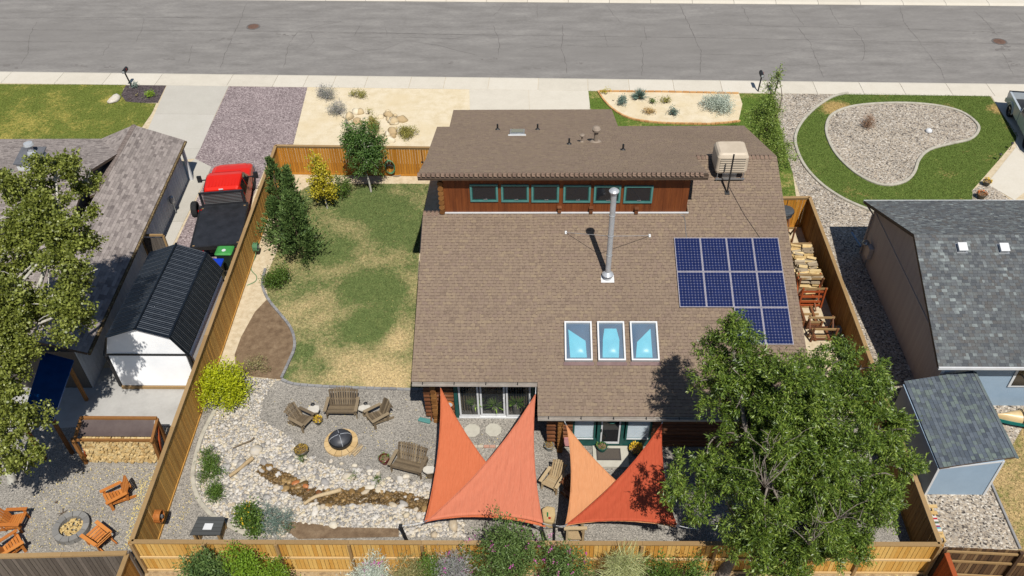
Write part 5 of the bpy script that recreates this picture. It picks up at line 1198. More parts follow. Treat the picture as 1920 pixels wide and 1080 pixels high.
# ================= BINS, MAILBOXES, HOSES =================
K['green'] = MAT('green_plastic', [C(62, 148, 66), C(78, 166, 82)], 3, .4, spec=.4); K['binbody'] = MAT('bin_body', [C(34, 50, 44), C(44, 60, 52)], 4, .5); K['bluep'] = MAT('blue_bin_plastic', [C(20, 60, 190), C(30, 74, 206)], 3, .4)
def bin_(label, p, lid, rz):
    t = thing('wheeled_bin', label, 'bin', p, rz)
    mb = MB(); mb.add([(-.26, -.28, 0), (.26, -.28, 0), (.26, .28, 0), (-.26, .28, 0), (-.32, -.36, 1.0), (.32, -.36, 1.0), (.32, .36, 1.0), (-.32, .36, 1.0)], [(3, 2, 1, 0), (4, 5, 6, 7), (0, 1, 5, 4), (1, 2, 6, 5), (2, 3, 7, 6), (3, 0, 4, 7)]); mb.build('body', K['binbody'], t, local=True, bevel=.03)
    loft(MB(), [(rounded(-.35, .35, -.4, .42, .08), 1.005), (rounded(-.35, .35, -.4, .42, .08), 1.03), (rounded(-.27, .27, -.3, .34, .08), 1.08)]).build('lid', lid, t, local=True)
    MB().tube([(-.25, .44, .98), (.25, .44, .98)], .02, 8).build('handle', K['binbody'], t, local=True)
    for s in (-1, 1): MB().tube([(s * .24, .3, .12), (s * .3, .3, .12)], .12, 12).build('wheel', K['tyre'], t, local=True)
    if lid is K['green']: MB().lathe((0.05, .0, 1.082), [(.1, 0), (.1, .004)], 8).build('lid_mark', K['white'], t, local=True)
bin_('wheeled bin with bright green lid between truck and fence', P(430, 500), K['green'], rad(-90)); bin_('wheeled bin with blue lid beside the black shed roof', P(410, 524), K['bluep'], rad(-90))
def mailbox(label, px, py, lean=0):
    b = P(px, py); t = thing('mailbox', label, 'mailbox', b)
    MB().bar(b, b + Vector((lean, 0, 1.05)), .07, .07, (0, 1, 0)).build('post', K['black'], t)
    c = b + Vector((lean, .12, 1.06)); vs = []; n = 10; pr = [(-.1, 0), (.1, 0)] + [(.1 * math.cos(a), .12 + .1 * math.sin(a)) for a in np.linspace(0, math.pi, 8)]; n = len(pr)
    mb = MB(); mb.add([(c.x + x, c.y - .28, c.z + z) for x, z in pr] + [(c.x + x, c.y + .28, c.z + z) for x, z in pr], [tuple(range(n)), tuple(range(n, 2 * n))[::-1]] + [(i, n + i, n + (i + 1) % n, (i + 1) % n) for i in range(n)]); mb.build('box', K['black'], t)
    MB().box((c.x, c.y - .29, c.z + .1), (.14, .02, .14)).build('back_plate', K['steel'], t); MB().box((c.x + .11, c.y, c.z + .16), (.015, .04, .14)).build('flag', K['redlens'], t)
mailbox('black mailbox standing in the mulch bed at far left', 248, 164, -.15); mailbox('black mailbox behind the tall green shrub by the sidewalk', 1421, 172, .05); mailbox('black mailbox on the gravel strip right of the shrub', 1452, 177, .05)
K['hose'] = MAT('green_hose', [C(92, 140, 100), C(110, 160, 116)], 4, .5); K['ohose'] = MAT('orange_hose', [C(184, 110, 50), C(206, 132, 66)], 4, .5)
xf = cRL.x + (cFL.x - cRL.x) * .5
def xfence(y): return cRL.x + (cFL.x - cRL.x) * (y - cRL.y) / (cFL.y - cRL.y)
def hose_reel(label, p, mat, r):
    t = thing('hose_reel', label, 'hose reel', p)
    for k in range(5): MB().tube([(p.x + .05 + k * .045, p.y + r * math.cos(a), p.z + r * math.sin(a)) for a in np.linspace(0, 6.283, 22)], .022, 6, False).build('hose_coil', mat, t)
    mb = MB(); mb.box((p.x + .14, p.y, p.z), (.26, .1, .12)); mb.build('hub', K['alum'], t); MB().box((p.x + .02, p.y, p.z), (.04, .3, .36)).build('bracket', mat, t)
    return t
y_ = P(293, 985).y; p = PX_(293, 968, xfence(y_) + .1); hose_reel('orange hose reel hung on the left fence near the rear corner', Vector((xfence(p.y) + .05, p.y, p.z)), K['ohose'], .22)
p = PX_(478, 463, xfence(31) + .1); t = hose_reel('green hose reel on the left fence beside the dark conifers', Vector((xfence(p.y) + .05, p.y, p.z)), K['hose'], .2)
pts = smooth_line([Vector((xfence(p.y) + .2, p.y, .5)), P(477, 486, .02), P(471, 505, .02), P(481, 518, .02), P(478, 528, .02), P(463, 535, .02)], 6); MB().tube(pts, .02, 6).build('hose_tail', K['hose'], t)
p = P(731, 312, .8); t = thing('hanging_hose', 'coiled green hose hung on the orange fence by the young tree', 'hose', (p.x, cFL.y - .1, .2))
yf = cFL.y + (e2.y - cFL.y) * .75 - .12; pc = PY(730, 312, yf)
for k in range(4): MB().tube([(pc.x + .26 * math.cos(a) + k * .02, yf - k * .03, pc.z + .42 * math.sin(a)) for a in np.linspace(0, 6.283, 24)], .022, 6, False).build('hose_coil', K['hose'], t)
q = P(744, 327, .02); MB().tube([(q.x + .3 * math.cos(a), q.y + .22 * math.sin(a), .03 + a * .004) for a in np.linspace(0, 12, 36)], .022, 6).build('ground_coil', K['tanvent'], t)
MB().tube([(pc.x - .2, yf, pc.z), (pc.x, yf - .02, pc.z + .1), (pc.x + .2, yf, pc.z)], .05, 8).build('hanger', K['black'], t)

# ================= CHAIRS AND BENCHES =================
K['orangew'] = wood('orange_stain', [C(190, 112, 46), C(214, 132, 58), C(228, 150, 74)]); K['greywood'] = wood('weathered_wood', [C(98, 84, 66), C(126, 110, 88), C(148, 130, 104), C(164, 146, 118)], .3)
K['palew'] = wood('pale_wood', [C(176, 150, 112), C(200, 174, 134), C(212, 190, 152)], .3)
def adirondack(label, loc, rz, w, mat, nb, cat='chair', name='adirondack_chair', group=None, fan=True, hb=.78):
    """faces local -y"""
    t = thing(name, label, cat, loc, rz, group)
    B = lambda n_, mb: mb.build(n_, mat, t, local=True)
    for s in (-1, 1):
        mb = MB(); mb.bar((s * (w / 2 - .04), -.42, .34), (s * (w / 2 - .04), .52, .05), .035, .11, (0, 0, 1)); B('seat_rail', mb)
        mb = MB(); mb.box((s * (w / 2 + .02), -.36, .27), (.035, .1, .54)); B('front_leg', mb)
        mb = MB(); mb.bar((s * (w / 2 + .045), -.48, .56), (s * (w / 2 + .025), .3, .53), .13, .025); B('armrest', mb)
        mb = MB(); mb.bar((s * (w / 2 + .0), .22, .1), (s * (w / 2 + .0), .3, .53), .03, .08, (0, 1, 0)); B('arm_post', mb)
    for k in range(6):
        y = -.4 + k * .105; z = .395 - k * .034; mb = MB(); mb.box((random.uniform(-.005, .005), y, z), (w, .088, .024), Matrix.Rotation(rad(-18), 3, 'X')); B('seat_slat', mb)
    for k in range(nb):
        f = (k + .5) / nb * 2 - 1; x0 = f * (w / 2 - .03); x1 = x0 * (1.13 if fan else 1); hh = hb * (1 - .16 * f * f) + random.uniform(-.012, .012); lean = .46
        mb = MB(); mb.bar((x0, .16, .19), (x1, .16 + hh * lean, .19 + hh * .9), w / nb * .72, .022, (0, -1, .4)); B('back_slat', mb)
    for hz in (.25, .6): mb = MB(); mb.box((0, .19 + hz * .52, .19 + hz * .9), (w + .04, .03, .07), Matrix.Rotation(rad(-26), 3, 'X')); B('back_brace', mb)
    return t
def face(px, py, tx, ty, off=0):        # turn so that local -y looks from one spot to another
    a, b = P(px, py), P(tx, ty); return math.atan2(b.y - a.y, b.x - a.x) + math.pi / 2 + rad(off)
gO = 'orange chairs round the stone ring'
adirondack('orange adirondack chair nearest the fence, above the stone fire ring', P(226, 937), face(226, 937, 137, 985, 0) , .56, K['orangew'], 6, group=gO)
adirondack('orange adirondack chair at the left edge facing the stone ring', P(30, 985), face(30, 985, 140, 985), .58, K['orangew'], 6, group=gO)
adirondack('orange adirondack chair just below right of the stone ring', P(192, 1018), face(192, 1018, 110, 960, 0), .56, K['orangew'], 6, group=gO)
adirondack('orange adirondack chair in the lower left corner', P(24, 1036), face(24, 1036, 110, 985), .56, K['orangew'], 6, group=gO)
gW = 'weathered seats round the fire pit'
adirondack('weathered grey wood chair left of the round fire pit', P(566, 795), face(566, 795, 640, 835), .58, K['greywood'], 7, group=gW)
adirondack('weathered grey wood chair right of the fire pit', P(712, 788), face(712, 788, 640, 828), .58, K['greywood'], 7, group=gW)
adirondack('weathered wood loveseat between two white stone tables above the fire pit', P(645, 771), 0, 1.16, K['greywood'], 12, 'bench', 'garden_loveseat', gW)
adirondack('weathered wood loveseat beside the red flowerpot and the sail shade', P(769, 877), rad(-16), 1.16, K['greywood'], 12, 'bench', 'garden_loveseat', gW)
adirondack('pale wood chair between the two pairs of sail shades', P(1038, 908), rad(-28), .56, K['palew'], 6)
adirondack('brown wood chair in the shade under the peach sail', P(1078, 935), rad(40), .56, K['log'], 6)

# ================= FIRE PITS, TABLES, POTS =================
K['tanstone'] = MAT('tan_block', [C(206, 172, 118), C(224, 192, 140), C(236, 208, 160)], 5, .85, .004, rnd='object', fine=.12); K['greystone'] = MAT('grey_block', [C(128, 126, 124), C(148, 146, 142), C(164, 162, 158)], 5, .85, .004, rnd='object', fine=.12)
K['mesh'] = MAT('spark_screen', [C(58, 60, 66), C(74, 76, 82)], 9, .5, spec=.4)
def ring(t, c, r0, r1, h, n, mat, levels=1):
    for lv in range(levels):
        for k in range(n):
            a0, a1 = 6.2832 * (k + .5 * (lv % 2)) / n + .015, 6.2832 * (k + 1 + .5 * (lv % 2)) / n - .015; am = (a0 + a1) / 2; z0 = lv * h
            pts = [(r0, a0), (r0, am), (r0, a1), (r1, a1), (r1, am), (r1, a0)]; dz = random.uniform(-.006, .008)
            MB().prism([(c.x + r * math.cos(a), c.y + r * math.sin(a)) for r, a in pts][::-1], z0, z0 + h - .004 + dz).build('block', mat, t)
c = P(640, 831); t = thing('fire_pit', 'round fire pit of tan blocks with black domed screen', 'fire pit', c)
ring(t, c, .42, .66, .1, 14, K['tanstone'])
MB().lathe(c, [(.3, .05), (.45, .16), (.47, .3), (.44, .3), (.3, .12)], 24).build('bowl', K['black'], t); 
MB().lathe(c, [(.44, .3), (.42, .38), (.33, .47), (.18, .53), (.02, .55)], 24).build('domed_screen', K['mesh'], t, smooth=True)
for a in (0.4, 0.4 + math.pi / 2): MB().tube([(c.x + math.cos(a) * r, c.y + math.sin(a) * r, z + .012) for r, z in ((-.44, .3), (-.42, .38), (-.33, .47), (-.18, .53), (0, .555), (.18, .53), (.33, .47), (.42, .38), (.44, .3))], .012, 5).build('screen_bar', K['steel'], t)
MB().lathe(c + Vector((0, 0, .55)), [(.03, 0), (.04, .03), (.02, .06)], 8).build('screen_knob', K['black'], t)
c = P(137, 993); t = thing('stone_fire_ring', 'ring of grey stone blocks filled with wood chips, between orange chairs', 'fire ring', c)
ring(t, c, .42, .64, .12, 12, K['greystone'], 2); q = scatter([(c.x + .4 * math.cos(a), c.y + .4 * math.sin(a)) for a in np.linspace(0, 6.2, 16)], 160)
K['chips'] = MAT('wood_chips', [C(190, 158, 96), C(214, 184, 124), C(230, 206, 150)], 6, .9, rnd='island'); rock_mass('wood_chips', q, RNG.uniform(.03, .06, 160), K['chips'], t, .08)
K['whitestone'] = MAT('white_stone', [C(212, 206, 194), C(232, 226, 214)], 5, .85, .006, fine=.12)
def stone_table(label, px, py, r):
    c = P(px, py); t = thing('stone_table', label, 'table', c); n = 7
    pl = [(c.x + r * math.cos(6.283 * k / n) * random.uniform(.8, 1.15), c.y + r * .8 * math.sin(6.283 * k / n) * random.uniform(.75, 1.1)) for k in range(n)]
    MB().prism(pl, .36, .43).build('slab_top', K['whitestone'], t, bevel=.012); MB().lathe(c, [(.14, 0), (.13, .2), (.15, .355)], 12).build('stump', K['greywood'], t)
stone_table('white stone slab side table left of the upper loveseat', 592, 779, .27); stone_table('white stone slab side table right of the upper loveseat', 686, 777, .25); stone_table('pale stone slab table by the sail shade edge', 806, 893, .26)
def path_light(label, px, py, h=.45):
    c = P(px, py); t = thing('path_light', label, 'light', c); MB().tube([c, c + Vector((0, 0, h))], .015, 6).build('stake', K['black'], t); MB().lathe(c + Vector((0, 0, h)), [(.05, -.08), (.05, 0), (.09, .01), (.03, .06)], 10).build('lamp_head', K['black'], t)
for lab, x, y in (('black path light behind the left stone table', 590, 772), ('black path light behind the right stone table', 688, 770), ('black path light at the edge of the right front lawn', 1893, 281), ('black path light on the lawn below the pickup', 1871, 302)): path_light(lab, x, y)
def pot(label, px, py, r, h, mat, plant=None, n=60, ph=.2, pr=None, z=0):
    c = P(px, py, z); t = thing('flower_pot', label, 'flower pot', c)
    MB().lathe(c, [(r * .62, 0), (r * .9, h * .6), (r, h), (r * 1.06, h), (r * 1.06, h * .9), (r * .88, h * .98), (r * .85, h * .86)], 18).build('pot', mat, t, smooth=False); MB().lathe(c, [(r * .86, h * .8), (r * .86, h * .87)], 14).build('potting_soil', K['soil'], t)
    if plant: leaf_clump(t, c + Vector((0, 0, h * .85)), pr or r * 1.05, ph, n, plant, name='plant')
    return t
def leaf_clump(parent, c, r, h, n, mat, size=(.05, .1), asp=.45, name='foliage', up=.6, shell=.55):
    """leaf-shaped faces through a low dome"""
    n = int(n); a = RNG.uniform(0, 6.283, n); rr = np.sqrt(RNG.uniform(0, 1, n)) * r; zz = h * np.sqrt(np.maximum(0, 1 - (rr / r) ** 2)) * RNG.uniform(shell, 1, n)
    pos = np.stack([c[0] + rr * np.cos(a), c[1] + rr * np.sin(a), c[2] + zz], 1)
    d = np.stack([np.cos(a) * rr / r, np.sin(a) * rr / r, np.full(n, up)], 1) + RNG.normal(0, .45, (n, 3))
    return leaves(name, pos, d, RNG.uniform(*size, n), asp, mat, parent)
def leaves(name, pos, d, L_, asp, mat, parent, fold=.0, round_=False):
    n = len(pos); d = d / np.linalg.norm(d, axis=1, keepdims=True); s = np.cross(d, RNG.normal(0, 1, (n, 3))); s /= np.linalg.norm(s, axis=1, keepdims=True) + 1e-9
    L_ = L_[:, None]; w = L_ * asp / 2
    if round_:
        V = np.stack([pos, pos + d * L_ * .3 + s * w, pos + d * L_ * .75 + s * w * .8, pos + d * L_, pos + d * L_ * .75 - s * w * .8, pos + d * L_ * .3 - s * w], 1); k = 6
    else:
        V = np.stack([pos, pos + d * L_ * .42 + s * w, pos + d * L_, pos + d * L_ * .42 - s * w], 1); k = 4
    return np_mesh(name, V.reshape(-1, 3), k, mat, parent)
K['yflower'] = LEAF('yellow_flowers', [C(120, 120, 40), C(220, 180, 40), C(240, 206, 70)]); K['gflower'] = LEAF('gold_foliage', [C(110, 100, 40), C(168, 140, 66), C(200, 170, 90)])
K['darkpot'] = MAT('dark_pot', [C(62, 60, 50), C(84, 82, 70)], 5, .4, spec=.5); K['redpot'] = MAT('red_pot', [C(96, 30, 30), C(120, 40, 38)], 5, .35, spec=.5); K['greypot'] = MAT('grey_pot', [C(130, 134, 132), C(156, 160, 158)], 5, .5)
K['potgreen'] = LEAF('pot_green', [C(48, 70, 30), C(90, 120, 50), C(130, 150, 70)])
pot('small dark pot of yellow flowers beside the left chair', 598, 794, .17, .26, K['darkpot'], K['yflower'], 90, .12)
pot('wide dark pot of gold plants below the left chair', 567, 851, .27, .3, K['darkpot'], K['gflower'], 200, .14, .24)
pot('dark red pot of yellow flowers beside the lower loveseat', 722, 868, .2, .34, K['redpot'], K['potgreen'], 90, .16); t = bpy.data.objects[-1] if False else None
leaf_clump(None, P(722, 862, .36), .18, .16, 60, K['yflower'], name='flower_spray') if False else None
pot('grey pot standing by the log corner of the rear wing', 1030, 843, .18, .3, K['greypot'], K['gflower'], 60, .12)
pot('pot of bright yellow flowers beside the rear door', 1192, 850, .24, .32, K['darkpot'], K['yflower'], 220, .26)
pot('grey green round pot under the peach sail by the window', 1128, 846, .2, .34, K['dteal'], K['potgreen'], 80, .16)
pot('pot of red and yellow flowers by the right path', 1848, 348, .2, .3, K['darkpot'], K['yflower'], 80, .2); pot('dark pot of orange flowers in front of the slate roofed house', 1838, 372, .24, .3, K['darkpot'], LEAF('orange_flowers', [C(90, 100, 40), C(200, 120, 40), C(220, 90, 40)]), 120, .22)
# kindling, stepping stones, bricks, step and mat
t = thing('kindling', 'loose grey driftwood sticks lying beside the fire pit', 'driftwood', P(668, 845))
for k in range(6):
    a = P(658 + random.uniform(-4, 6), 851 + random.uniform(-3, 5), .04 + k * .012); b = P(676 + random.uniform(-4, 5), 834 + random.uniform(-4, 6), .05 + k * .012); MB().tube([a, a.lerp(b, .5) + Vector((random.gauss(0, .03), random.gauss(0, .03), .01)), b], [.03, .026, .015], 6).build('stick', K['palew'], t)
K['paleconc'] = MAT('pale_stone', [C(196, 192, 178), C(210, 206, 192)], 4, .85, .003)
for lab, x, y in (('left octagonal stepping stone outside the patio door', 885, 808), ('right octagonal stepping stone outside the patio door', 925, 807)):
    c = P(x, y); t = thing('stepping_stone', lab, 'stepping stone', c); MB().prism([(c.x + .34 * math.cos(rad(22.5 + 45 * k)), c.y + .34 * math.sin(rad(22.5 + 45 * k))) for k in range(8)], 0, .05).build('paver', K['paleconc'], t, bevel=.012)
t = thing('brick_row', 'short row of pale and pink bricks in the patio gravel', 'bricks', P(912, 838)); bc = [MAT('pale_brick', [C(200, 190, 172), C(212, 202, 184)], 5, .9), MAT('pink_brick', [C(196, 150, 130), C(208, 164, 144)], 5, .9)]
for k in range(5):
    c = P(890 + k * 11.2, 838); MB().box((c.x, c.y, .025), (.215, .12, .06)).build('brick', bc[1 if k in (2, 3) else 0], t)
a, b = P(1113, 878), P(1176, 840); t = thing('door_step', 'pale concrete slab step outside the rear door', 'step', ((a + b) / 2).to_tuple()); MB().box2((a.x, a.y, .008), (b.x, WYW - .06, .1)).build('slab', K['paleconc'], t)
a, b = P(1119, 863, .1), P(1163, 841, .1); m_ = thing('door_mat', 'dark woven doormat on the concrete step', 'doormat', ((a + b) / 2).to_tuple()); MB().box2((a.x, a.y, .102), (b.x, b.y, .118)).build('mat', MAT('coir_mat', [C(66, 62, 60), C(90, 84, 80)], 12, .95, stretch=(1, 6, 1)), m_); MB().box2((a.x + .06, a.y + .06, .1185), (b.x - .06, b.y - .06, .122)).build('ribbed_field', MAT('mat_rib', [C(78, 72, 66), C(106, 98, 90)], 16, .95, stretch=(6, .6, 1)), m_)
# box with dark lid by the rear left corner
c = P(388, 1003); t = thing('lidded_box', 'timber box with dark slatted lid and pale square at rear left corner', 'box', c); zl = .62
q = [P(372, 968, zl), P(422, 969, zl), P(412, 1003, zl), P(355, 1003, zl)]
mb = MB()
for k in range(5):
    a, b, c1, d1 = q[0].lerp(q[3], k / 5 + .01), q[1].lerp(q[2], k / 5 + .01), q[1].lerp(q[2], k / 5 + .19), q[0].lerp(q[3], k / 5 + .19); MB().slab([d1, c1, b, a], .04).build('lid_board', MAT('charcoal_board', [C(74, 76, 76), C(88, 90, 90)], 3, .7, rnd='object'), t)
m4 = lambda u, v: q[0].lerp(q[1], u).lerp(q[3].lerp(q[2], u), v) + Vector((0, 0, .008))
MB().slab([m4(.36, .38), m4(.36, .72), m4(.66, .72), m4(.66, .38)], .006).build('pale_square', K['white'], t)
for i in range(4):
    p = q[i].lerp((q[0] + q[2]) / 2, .2); MB().box((p.x, p.y, zl / 2 - .03), (.08, .08, zl - .06)).build('leg', K['capw'], t)
cc = (q[0] + q[2]) / 2; MB().box((cc.x, cc.y + .1, .3), (.7, .04, .5)).build('back_panel', K['greyw'], t); 
for s in (-1, 1): MB().box((cc.x + s * .38, cc.y, .3), (.04, .5, .5)).build('side_panel', K['capw'], t)

# ================= SAIL SHADES =================
def sail_mat(name, c, c2):
    m, N, L, B = newmat(name); v = coords(N, L, 'World', (14, 2.2, 2)); r = ramp(N, [c, c2], [.3, .7]); L.new(noise(N, L, v, 1.6, 5, .65), r.inputs[0]); L.new(r.outputs[0], B.inputs['Base Color']); B.inputs['Roughness'].default_value = .75; B.inputs['Specular IOR Level'].default_value = .15
    bump(N, L, B, noise(N, L, coords(N, L, 'World', (7, 1.0, 1)), 1.3, 3), .06, .9)
    t = N.new('ShaderNodeBsdfTranslucent'); L.new(r.outputs[0], t.inputs[0]); mx = N.new('ShaderNodeMixShader'); mx.inputs[0].default_value = .12; L.new(B.outputs[0], mx.inputs[1]); L.new(t.outputs[0], mx.inputs[2]); L.new(mx.outputs[0], N['Material Output'].inputs[0]); return m
def sail(label, A, B, C_, mat, conc=(.1, .1, .1), sag=.12, wr=0.012, n=34):
    """A,B,C corners; conc[i]: inward bow of the edge opposite corner i"""
    A, B, C_ = Vector(A), Vector(B), Vector(C_); cen = (A + B + C_) / 3; t = thing('sun_sail', label, 'sail shade', (cen.x, cen.y, 0)); idx = {}; vs = []
    for i in range(n + 1):
        for j in range(n + 1 - i):
            a, b = i / n, j / n; c = 1 - a - b; p = A * a + B * b + C_ * c
            p = p + (A - (B + C_) / 2) * conc[0] * 4 * b * c * (1 - a) ** 2 + (B - (A + C_) / 2) * conc[1] * 4 * a * c * (1 - b) ** 2 + (C_ - (A + B) / 2) * conc[2] * 4 * a * b * (1 - c) ** 2
            p.z -= sag * 27 * a * b * c * .5; th = math.atan2(b - .33, c - .33); p.z += wr * math.sin(th * 17) * (a ** 2 + b ** 2 + c ** 2)
            p.z += wr * 1.4 * math.sin(40 * b / max(.08, 1 - a)) * a * (1 - a) * 2
            idx[i, j] = len(vs); vs.append(p)
    fs = []
    for i in range(n):
        for j in range(n - i):
            fs.append((idx[i, j], idx[i + 1, j], idx[i, j + 1]))
            if j < n - i - 1: fs.append((idx[i + 1, j], idx[i + 1, j + 1], idx[i, j + 1]))
    o = MB().add(vs, fs).build('fabric', mat, t, smooth=True); so = o.modifiers.new('thick', 'SOLIDIFY'); so.thickness = .004
    for e in ([idx[i, 0] for i in range(n + 1)], [idx[0, j] for j in range(n + 1)], [idx[i, n - i] for i in range(n + 1)]): MB().tube([vs[k] for k in e], .014, 5).build('hem', mat, t)
    for p in (A, B, C_): MB().tube([p + (p - cen).normalized() * -.02, p + (p - cen).normalized() * .08], .02, 6).build('corner_ring', K['alum'], t)
    return t
s1, s2 = sail_mat('orange_sail', C(226, 122, 80), C(232, 130, 88)), sail_mat('coral_sail', C(230, 134, 102), C(236, 144, 112))
s3, s4 = sail_mat('peach_sail', C(236, 162, 110), C(242, 172, 122)), sail_mat('rust_sail', C(204, 90, 60), C(214, 101, 68))
zc = 1.72
sail('orange sail shade, left of the first pair, hung from the patio eave', P(826, 727, 2.45), P(796, 979, zc), P(1024, 988, zc - .1), s1, (.05, .1, .045), .1)
sail('coral sail shade overlapping the orange one below the patio', P(1004, 739, 2.4), P(1018, 981, zc + .12), P(800, 976, zc + .1), s2, (.05, .085, .045), .06)
sail('peach sail shade, left of the pair under the big tree', P(1062, 797, 2.2), P(1060, 986, zc), P(1268, 988, zc - .1), s3, (.05, .1, .05), .08)
sail('rust red sail shade beside the big tree', P(1241, 794, 2.2), P(1269, 985, zc + .1), P(1063, 983, zc + .1), s4, (.04, .08, .05), .05)
def spost(label, px, py, y, lean):
    p = PY(px, py, y); t = thing('sail_post', label, 'post', (p.x + lean, y, 0)); MB().tube([(p.x + lean, y, 0), p], .05, 8).build('post', K['black'], t); MB().box(p, (.12, .12, .04)).build('top_plate', K['black'], t); return p
yp = cRL.y + .55
pA = spost('leaning black steel sail post on the rocks by the rear fence', 751, 986, yp, .3); pB = spost('black steel sail post between the two sail pairs', 1039, 985, yp, .0); pC = spost('leaning black steel sail post left of the middle post', 1014, 992, yp, .25); pD = PY(1310, 992, yp)
def rope(label, a, b): tag(MB().tube([Vector(a), (Vector(a) + Vector(b)) / 2 - Vector((0, 0, .04)), Vector(b)], .012, 6).build('sail_rope', K['white']), label, 'rope')
rope('white rope from orange sail corner to leaning post', P(796, 979, zc), pA); rope('white rope from coral sail corner to middle post', P(1018, 981, zc + .12), pB); rope('white rope from peach sail corner to middle post', P(1060, 986, zc), pB); rope('white rope from rust sail corner into the big tree', P(1269, 985, zc + .1), pD)
rope('white rope from patio eave to coral sail tip', P(1004, 739, 2.4), Vector((.05, YE1 - .08, SZ(YE1) - .12))); rope('white rope from wing eave to peach sail tip', P(1062, 797, 2.2), Vector((1.1, YE2 - .06, SZ(YE2) - .14)))

# ================= FIREWOOD =================
K['split'] = MAT('split_wood', [C(206, 168, 108), C(230, 198, 136), C(244, 218, 164), C(218, 182, 120), C(160, 134, 98)], 7, .85, .006, rnd='object', fine=.2); K['bark'] = MAT('log_bark', [C(120, 104, 84), C(170, 152, 126), C(206, 190, 162)], 9, .9, .01, rnd='object', fine=.25)
splits = []
for k in range(6):
    n = random.choice((3, 4, 5)); r = [random.uniform(.055, .085) for _ in range(n)]; mb = MB(); pl = [(r[i] * math.cos(6.283 * i / n + .3), r[i] * math.sin(6.283 * i / n + .3)) for i in range(n)]
    mb.add([(x, -.2, z) for x, z in pl] + [(x * .95, .2, z * 1.03) for x, z in pl], [tuple(range(n)), tuple(range(n, 2 * n))[::-1]] + [(i, n + i, n + (i + 1) % n, (i + 1) % n) for i in range(n)]); splits.append(mb)
def split_mesh(mat): 
    out = []
    for mb in splits: me = mb.mesh('split_log'); me.materials.append(mat); out.append(me)
    return out
fw = split_mesh(K['split']); fb_ = split_mesh(K['bark'])
a, b = P(165, 868), P(303, 866); yf_ = a.y; t = thing('firewood_shelter', 'roofed firewood rack with brown tarp over stacked split logs', 'firewood rack', ((a.x + b.x) / 2, yf_, 0))
xa, xb = a.x - .05, b.x + .05; hF, hB = 1.36, 1.62
for x in (xa, xb):
    MB().bar((x, yf_ - .02, 0), (x - (.12 if x == xa else -.0), yf_ + .1, hF), .12, .12, (0, 1, 0)).build('post', K['logend'], t); MB().bar((x, yf_ + .8, 0), (x, yf_ + .8, hB), .12, .12, (0, 1, 0)).build('post', K['logend'], t)
    MB().bar((x, yf_ - .05, hF), (x, yf_ + .9, hB), .1, .1).build('rafter', K['logend'], t); MB().bar((x, yf_ + .02, .1), (x, yf_ + .78, hB - .15), .06, .1).build('brace', K['redw'], t)
MB().bar((xa, yf_ + .86, hB + .06), (xb, yf_ + .86, hB + .06), .12, .1).build('back_beam', K['logend'], t); MB().bar((xa, yf_ + .08, hF - .03), (xb, yf_ + .08, hF - .03), .08, .1).build('front_beam', K['logend'], t)
tm = MAT('brown_tarp', [C(88, 74, 72), C(104, 90, 86)], 2, .6, .01, fine=.06); nx = 24; vs = []; fs = []
for i in range(nx + 1):
    for j in range(5):
        x = xa + .08 + (xb - xa - .16) * i / nx; vs.append((x, yf_ + .2 + .6 * j / 4, hF + .05 + (hB - hF - .02) * j / 4 - .05 * math.sin(math.pi * j / 4) + random.gauss(0, .006)))
for i in range(nx):
    for j in range(4): k = i * 5 + j; fs.append((k, k + 5, k + 6, k + 1))
MB().add(vs, fs).build('tarp', tm, t, smooth=True)
st = thing('firewood_stack', 'stack of split yellow firewood under the brown tarp', 'firewood', ((a.x + b.x) / 2, yf_ + .4, 0)); 
for r_ in range(12):
    for x in np.arange(xa + .18, xb - .1, .125):
        piece('split_log', random.choice(fw), Matrix.Translation((x + (r_ % 2) * .06 + random.gauss(0, .01), yf_ + .22 + r_ * .006 + random.gauss(0, .03), .09 + r_ * .105)) @ Matrix.Rotation(random.uniform(0, 6.28), 4, 'Y') @ Matrix.Diagonal((1, 1.1, 1, 1)), st)
# right side yard racks
def rack(label, c, L_, w, h, mat, cat='firewood rack'):
    t = thing('firewood_rack', label, cat, c)
    for s in (-1, 1):
        y = c.y + s * L_ / 2
        for q in (-1, 1):
            MB().box((c.x + q * w / 2, y, h / 2 + .01), (.07, .07, h)).build('upright', mat, t); MB().bar((c.x + q * w / 2, y - s * .06, h * .9), (c.x + q * w / 2, y - s * .55, .1), .05, .07).build('brace', mat, t)
        MB().box((c.x, y - s * .04, h - .06), (w + .16, .04, .1)).build('cross_bar', K['capw'], t); MB().box((c.x, y - s * .04, .14), (w + .1, .04, .1)).build('cross_bar', mat, t)
    for q in (-1, 1): MB().box((c.x + q * w * .3, c.y, .1), (.09, L_, .09)).build('base_rail', mat, t)
    for k in range(int(L_ / .5)): MB().box((c.x, c.y - L_ / 2 + .3 + k * .5, .05), (w + .2, .09, .08)).build('bearer', K['capw'], t)
    return t
xR = 12.55
g1_ = P(1496, 430, .2); y1 = g1_.y
rack('timber rack under the black round drum by the orange gate', Vector((12.3, y1 - .3, 0)), 1.3, .75, 1.05, K['log']); c = Vector((12.35, y1, 1.06)); t = thing('round_drum', 'black round lidded drum on the timber rack by the gate', 'drum', c); MB().lathe(c, [(.3, 0), (.36, .05), (.36, .3), (.4, .31), (.4, .36), (.3, .4), (.05, .42)], 20).build('drum', MAT('drum_plastic', [C(70, 76, 82), C(86, 92, 98)], 4, .5), t); MB().lathe(c, [(.41, .27), (.43, .29), (.41, .31)], 20).build('band', K['black'], t)
rack('empty timber rack between the drum and the firewood pile', Vector((12.15, P(1515, 468).y, 0)), 1.5, .8, .5, K['palew'])
ys = P(1520, 520, .6).y; rk_ = rack('timber rack holding the long pile of split firewood', Vector((12.55, ys + .6, 0)), 2.6, 1.0, 1.15, K['log'])
